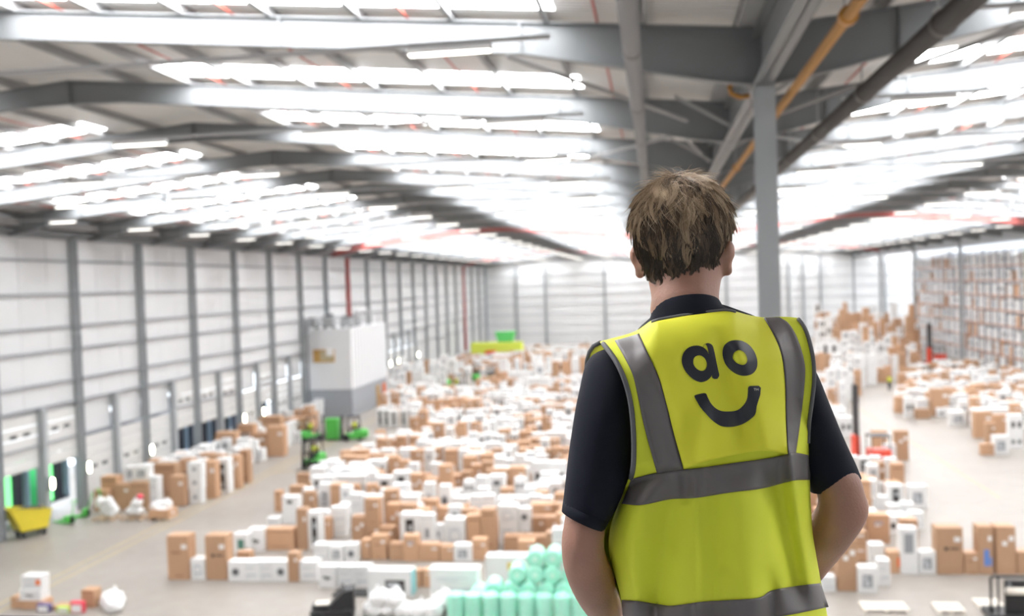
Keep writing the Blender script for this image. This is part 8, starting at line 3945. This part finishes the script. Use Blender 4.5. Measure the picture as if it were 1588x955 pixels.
# --- limbs: rings given by their two outline points, the distance and the half depth
def loft(rings, n=20, steps=4, mb=None, mi=0, cap=True):
    A = np.array(rings, float); t = np.arange(len(A)); out = []
    fs = [smooth_interp(list(zip(t, A[:, c]))) for c in range(6)]
    N = (len(A) - 1) * steps; rows = []
    for i in range(N + 1):
        v = [f(i / steps) for f in fs]
        p, q = local(at(v[0], v[1], v[4])), local(at(v[2], v[3], v[4]))
        c = (p + q) / 2; h = (p - q) / 2
        rows.append((c, h, v[5]))
    mb = mb or MB(); o = len(mb.v)
    for i, (c, h, rd) in enumerate(rows):
        d = (rows[min(i + 1, N)][0] - rows[max(i - 1, 0)][0]).normalized()
        dep = d.cross(h).normalized()
        for k in range(n):
            a = 2 * math.pi * k / n
            mb.v.append(tuple(c + h * math.cos(a) + dep * rd * math.sin(a)))
    for i in range(N):
        for k in range(n):
            mb.f.append((o + i * n + k, o + i * n + (k + 1) % n, o + (i + 1) * n + (k + 1) % n, o + (i + 1) * n + k)); mb.m.append(mi)
    if cap:
        mb.f.append(tuple(o + k for k in range(n))[::-1]); mb.m.append(mi)
        mb.f.append(tuple(o + N * n + k for k in range(n))); mb.m.append(mi)
    return mb, rows

left_arm = [(935, 545, 985, 560, 2.02, 0.055), (905, 600, 975, 625, 1.99, 0.058), (893, 680, 955, 700, 1.97, 0.055), (884, 750, 945, 772, 1.955, 0.05), (876, 801, 939, 821, 1.945, 0.047),
            (871, 834, 937, 846, 1.94, 0.046), (872, 864, 942, 870, 1.95, 0.046), (881, 897, 953, 897, 1.99, 0.044), (897, 927, 961, 925, 2.06, 0.042), (918, 955, 966, 946, 2.15, 0.036),
            (938, 968, 973, 955, 2.25, 0.029), (950, 972, 982, 960, 2.33, 0.026)]
right_arm = [(1232, 525, 1195, 560, 2.12, 0.045), (1258, 605, 1218, 628, 2.12, 0.048), (1290, 682, 1245, 705, 2.11, 0.050), (1331, 736, 1264, 760, 2.09, 0.050), (1341, 764, 1269, 776, 2.09, 0.048),
             (1347, 786, 1264, 796, 2.095, 0.047), (1340, 803, 1256, 812, 2.11, 0.046), (1324, 828, 1243, 828, 2.14, 0.045), (1305, 855, 1231, 846, 2.19, 0.043), (1277, 892, 1215, 875, 2.25, 0.037), (1252, 922, 1205, 903, 2.31, 0.030), (1236, 940, 1199, 925, 2.35, 0.026)]
body = MB()
loft(left_arm, 24, 5, body); loft(right_arm, 24, 5, body)
# hands closed round the rail
def hand(wrist, side):
    w = Vector(wrist); ry, rz = 2.44 - 2.03, RZH - 0.022
    k = Vector((w.x - side * 0.0, ry - 0.015, rz + 0.045))           # knuckles just above the rail
    body.tube([w, w.lerp(k, 0.4) + Vector((0, 0, 0.008)), w.lerp(k, 0.75) + Vector((0, 0, 0.006)), k], [0.026, 0.030, 0.031, 0.024], 14, ell=[(0.8, 1.1), (0.6, 1.35), (0.5, 1.45), (0.5, 1.5)])
    for i, L in enumerate((0.93, 1.0, 0.95, 0.8)):
        x = k.x + side * (-0.030 + 0.020 * i)
        pts = [(x, k.y - 0.02, k.z), (x, k.y + 0.022, k.z - 0.006), (x, ry + 0.034, rz + 0.012), (x, ry + 0.030, rz - 0.018), (x, ry + 0.008, rz - 0.036 * L)]
        body.tube(pts, [0.0100, 0.0100, 0.0092, 0.0088, 0.0072], 10)
    tx = k.x - side * 0.034
    body.tube([(w.x - side * 0.02, w.y + 0.03, w.z - 0.01), (tx - side * 0.006, k.y - 0.035, rz + 0.02), (tx, ry - 0.030, rz - 0.008), (tx + side * 0.012, ry - 0.012, rz - 0.032)], [0.013, 0.0125, 0.0105, 0.0085], 10)
wl = (local(at(950, 972, 2.33)) + local(at(982, 960, 2.33))) / 2
wr = (local(at(1236, 940, 2.35)) + local(at(1199, 925, 2.35))) / 2
hand(wl, -1); hand(wr, 1)
# neck, torso, hips, legs
def ringpx(a, b, Y, rd): return (a[0], a[1], b[0], b[1], Y, rd)
neck = [(1004, 425, 1121, 415, 2.035, 0.060), (1006, 440, 1119, 432, 2.03, 0.064), (1010, 462, 1116, 452, 2.02, 0.066), (1008, 482, 1117, 470, 2.015, 0.070), (1012, 508, 1135, 492, 2.03, 0.068), (1000, 545, 1190, 525, 2.05, 0.07)]
loft(neck, 24, 4, body)
torso = [(990, 535, 1205, 515, 2.05, 0.07), (995, 570, 1222, 555, 2.055, 0.08), (1000, 640, 1226, 630, 2.06, 0.08), (1002, 740, 1222, 730, 2.06, 0.074), (998, 850, 1222, 845, 2.06, 0.074), (996, 960, 1235, 955, 2.06, 0.08), (992, 1060, 1242, 1055, 2.06, 0.085)]
_, trows = loft(torso, 28, 3, body)
hip = trows[-1][0]
legs = []
for s in (-1, 1):
    hx = hip.x + s * 0.09
    legs.append([(hx, 0.01, hip.z), (hx + s * 0.015, 0.0, 0.72), (hx + s * 0.03, 0.01, 0.48), (hx + s * 0.035, -0.02, 0.28), (hx + s * 0.04, -0.02, 0.09)])
    body.tube(legs[-1], [0.095, 0.085, 0.058, 0.052, 0.042], 16)
# head: skull, jaw, nose, brow, ears; turned a little to his right
HC = local(at(1057, 362, 2.055)); HY = math.radians(-14)
def hp(x, y, z):    # head space: x to his right, y forward, z up
    return HC + Vector((x * math.cos(HY) - y * math.sin(HY) * 1, x * math.sin(HY) + y * math.cos(HY), z))
def hsph(c, r, nu=20, nv=14):
    tmp = MB().sphere((0, 0, 0), r, nu, nv)
    body.add([hp(c[0] + v[0], c[1] + v[1], c[2] + v[2]) for v in tmp.v], tmp.f)
hsph((0, 0.0, 0.01), (0.083, 0.099, 0.098)); hsph((0, 0.035, -0.06), (0.066, 0.072, 0.085)); hsph((0, 0.02, -0.03), (0.078, 0.075, 0.075))
hsph((0, 0.075, -0.11), (0.032, 0.03, 0.028)); hsph((0, 0.108, -0.035), (0.014, 0.022, 0.014)); hsph((0, 0.098, -0.012), (0.009, 0.016, 0.03))
hsph((0, 0.088, 0.014), (0.055, 0.016, 0.012)); hsph((0, 0.092, -0.072), (0.024, 0.014, 0.006)); hsph((0, 0.091, -0.082), (0.021, 0.014, 0.006))
for s in (-1, 1):
    hsph((s * 0.05, 0.07, -0.03), (0.022, 0.025, 0.02)); hsph((s * 0.032, 0.085, 0.0), (0.013, 0.012, 0.010))
    for (dy, dz, ry_, rz_) in ((-0.010, -0.010, 0.018, 0.020), (-0.006, -0.030, 0.014, 0.018), (0.0, -0.048, 0.010, 0.011)):
        hsph((s * (0.090 + 0.007 * (dz > -0.02)), dy + 0.004, dz - 0.030), (0.0105, ry_ + 0.003, rz_ + 0.002), 12, 8)
for s in (-1, 1):
    hsph((s * 0.078, 0.004, -0.045), (0.018, 0.013, 0.034)); hsph((s * 0.074, -0.012, -0.05), (0.016, 0.02, 0.03))
bob = body.build('body_shape', [M['skin']], MAN)
rm = bob.modifiers.new('join', 'REMESH'); rm.mode = 'VOXEL'; rm.voxel_size = 0.0048
sm_ = bob.modifiers.new('soft', 'SMOOTH'); sm_.factor = 0.6; sm_.iterations = 7
dg = bpy.context.evaluated_depsgraph_get(); dg.update()
bme = bpy.data.meshes.new_from_object(bob.evaluated_get(dg))
bme.name = 'body'; bme.polygons.foreach_set('use_smooth', [True] * len(bme.polygons))
bpy.data.objects.remove(bob)
put('body', bme, MAN)

# t-shirt: sleeves, shoulders and collar
shirt = MB()
lsl = [(950, 545, 1000, 552, 2.03, 0.045), (914, 556, 992, 592, 2.01, 0.066), (897, 612, 990, 645, 1.985, 0.078), (887, 672, 985, 702, 1.975, 0.076), (879, 735, 964, 768, 1.96, 0.072), (872, 791, 937, 822, 1.95, 0.064)]
loft(lsl, 32, 8, shirt)
rsl = [(1215, 525, 1180, 545, 2.12, 0.045), (1256, 560, 1205, 605, 2.12, 0.062), (1284, 622, 1220, 655, 2.11, 0.074), (1308, 680, 1236, 712, 2.11, 0.072), (1326, 718, 1250, 748, 2.11, 0.068), (1334, 738, 1257, 762, 2.11, 0.062)]
loft(rsl, 32, 8, shirt)
tor2 = [(1006, 500, 1145, 486, 2.025, 0.07), (975, 530, 1205, 510, 2.04, 0.085), (985, 570, 1235, 555, 2.05, 0.09), (992, 640, 1236, 630, 2.05, 0.088), (995, 740, 1232, 730, 2.05, 0.082), (990, 850, 1232, 845, 2.05, 0.082), (988, 960, 1245, 955, 2.05, 0.088), (985, 1050, 1252, 1045, 2.05, 0.09)]
loft(tor2, 32, 4, shirt)
# soft creases on the sleeves
nv = []
for v in shirt.v:
    p = Vector(v); q = p * 9
    nv.append(tuple(p + Vector((1, 0, 0)) * 0.0035 * noise.noise(Vector((q.x * 1.2, q.y * 1.2, q.z * 0.9))) + Vector((0, 1, 0)) * 0.006 * noise.noise(Vector((q.x * 1.4 + 5, q.y, q.z * 0.8)))))
shirt.v = nv
ts = shirt.build('t_shirt', [M['navy']], MAN, True)
for ring, k in ((lsl, -1), (rsl, 1)):
    e0, e1 = ring[-2], ring[-1]
    a = [lerp(e0[i], e1[i], 0.72) for i in range(6)]; b = [lerp(e0[i], e1[i], 1.02) for i in range(6)]
    for q in (a, b):
        q[0] += k * 0.8; q[2] -= k * 0.8; q[5] += 0.0012
    loft([a, b], 32, 2)[0].build('sleeve_hem', [M['navy']], ts, True)
col = [(1011, 482, 1116, 468, 2.018, 0.0735), (1009, 490, 1122, 475, 2.015, 0.078), (1004, 503, 1142, 486, 2.015, 0.086)]
loft(col, 32, 4)[0].build('collar', [M['navy']], ts, True)

# trousers and shoes
tr = MB()
for lg in legs:
    tr.tube([(p[0], p[1], p[2]) for p in lg], [0.118, 0.105, 0.078, 0.070, 0.074], 20)
loft([(970, 985, 1262, 980, 2.04, 0.118), (962, 1060, 1270, 1055, 2.04, 0.125), (960, 1130, 1276, 1125, 2.04, 0.125), (985, 1170, 1255, 1165, 2.04, 0.09)], 28, 3, tr)
tr.build('trousers', [M['trouser']], MAN, True)
for lg in legs:
    f = Vector(lg[-1])
    sh = MB().tube([(f.x, f.y - 0.07, 0.05), (f.x, f.y - 0.03, 0.055), (f.x, f.y + 0.06, 0.05), (f.x, f.y + 0.15, 0.04), (f.x, f.y + 0.20, 0.03)], [0.03, 0.045, 0.047, 0.045, 0.025], 14).build('shoe', [M['leather']], MAN, True)
    MB().cbox(f.x - 0.05, f.x + 0.05, f.y - 0.10, f.y + 0.22, 0.0, 0.022, 0.01).build('sole', [M['black']], sh)

# hair: a dark under-layer and clumped strands falling from the crown
HM = [mat('hair_dark', (0.042, 0.028, 0.019), 0.5), mat('hair_brown', (0.115, 0.076, 0.048), 0.45), mat('hair_light', (0.30, 0.205, 0.125), 0.42), mat('hair_blond', (0.52, 0.39, 0.26), 0.42)]
hr = random.Random(11)
hair = MB()
CR = (0.091, 0.106, 0.106)         # radii of the hair's base
HO = (0.0, 0.0, 0.010)
def hsurf(az, el, lift=0.0):
    """az: 0 at the nape line, positive to his right; el: 0 level, 90 deg at the crown"""
    ch = math.cos(el) if el > -0.5 else max(math.cos(el), 0.84 - 0.10 * (-0.5 - el))
    x = math.sin(az) * ch; y = -math.cos(az) * ch; z = math.sin(el)
    return hp(HO[0] + x * (CR[0] + lift), HO[1] + y * (CR[1] + lift), HO[2] + z * (CR[2] + lift))
def hairline(az):
    """lowest elevation of the hair at an azimuth"""
    a = abs(math.degrees(az))
    low = -11 if -52 < math.degrees(az) < -6 else 0
    return math.radians(low) + math.radians(float(np.interp(a, [0, 30, 50, 68, 80, 95, 110, 140, 180], [-62, -60, -54, -38, -22, -14, 6, 30, 42])))
rows = []
for i in range(25):
    t = i / 24; r = []
    for j in range(49):
        az = -math.pi + 2 * math.pi * j / 48
        el = lerp(hairline(az) + 0.06, math.pi / 2, t)
        r.append(hsurf(az, el, -0.006))
    rows.append(r)
grid_mesh(rows, hair, 0)
def strand(p, w, mi):
    """flat tapering blade along the points"""
    o = len(hair.v); k = len(p); vw = Vector((0.15, -1, 0.2))
    for i, q in enumerate(p):
        d = (p[min(i + 1, k - 1)] - p[max(i - 1, 0)])
        s = d.cross(vw)
        s = s.normalized() if s.length > 1e-6 else Vector((1, 0, 0))
        ww = w * (1 - 0.8 * (i / (k - 1)) ** 2)
        hair.v.append(tuple(q + s * ww / 2)); hair.v.append(tuple(q - s * ww / 2))
    for i in range(k - 1):
        hair.f.append((o + 2 * i, o + 2 * i + 1, o + 2 * i + 3, o + 2 * i + 2)); hair.m.append(mi)
CROWN = Vector((0.15, 0.0))
def flow(az, el, length, wob, lift0, lift1, n=9, curl=0.0):
    pts = []; a, e = az, el
    for i in range(n):
        t = i / (n - 1)
        pts.append(hsurf(a, e, lerp(lift0, lift1, t)))
        st = length / (n - 1) / 0.1
        e -= st * (1 - 0.15 * abs(math.sin(3 * t + wob)))
        if e < -1.45: e = -1.45
        a += st * (0.40 * math.sin(wob + 4.0 * t) + curl) / max(0.35, math.cos(e))
    return pts
NC = 620
for c in range(NC):
    az = hr.uniform(-math.pi, math.pi)
    if abs(az) > 2.0 and hr.random() < 0.55: az *= 0.5
    lo = hairline(az)
    el = math.asin(hr.uniform(math.sin(lo + 0.10), 0.995))
    wob = hr.uniform(0, 6.28); L = hr.uniform(0.045, 0.09) * (1.0 if el > 0.1 else 0.75)
    # keep the tips near the hairline
    maxL = (el - lo) * 0.1 + 0.012
    if el < 0.6: L = min(L, max(0.028, maxL))
    curl = hr.uniform(-0.25, 0.25) + 0.12
    nz = noise.noise(Vector((az * 2.3, el * 2.0, 1.7)))
    base = (el - 0.15) * 0.85 + nz * 1.0 + hr.uniform(-0.8, 0.8)
    ns = hr.randint(16, 26); spread = hr.uniform(0.03, 0.11); l1 = hr.uniform(0.002, 0.013) + (0.008 if el > 0.5 else 0)
    for s in range(ns):
        da, de = hr.gauss(0, spread), hr.gauss(0, spread * 0.8)
        tone = base + hr.uniform(-0.35, 0.35)
        mi = 0 if tone < -0.35 else 1 if tone < 0.25 else 2 if tone < 0.85 else 3
        p = flow(az + da / max(0.3, math.cos(el)), min(1.55, el + de), L * hr.uniform(0.85, 1.1), wob + hr.uniform(-0.2, 0.2), hr.uniform(-0.004, 0.004), l1 + hr.uniform(-0.003, 0.004), 8, curl)
        g = flow(az, el, L, wob, 0, l1, 8, curl)
        p = [q.lerp(h, 0.8 * (i / 7)) for i, (q, h) in enumerate(zip(p, g))]
        strand(p, hr.uniform(0.0009, 0.0020), mi)
# fly-away hairs on the crown and sides
for c in range(700):
    az = hr.uniform(-2.0, 2.0); el = hr.uniform(0.25, 1.5)
    p = flow(az, el, hr.uniform(0.03, 0.06), hr.uniform(0, 6.28), 0.0, hr.uniform(0.010, 0.034), 8, hr.uniform(-0.9, 0.9))
    strand(p, hr.uniform(0.0005, 0.0009), hr.choice((2, 3, 3)))
hair.build('hair', HM, MAN, True)
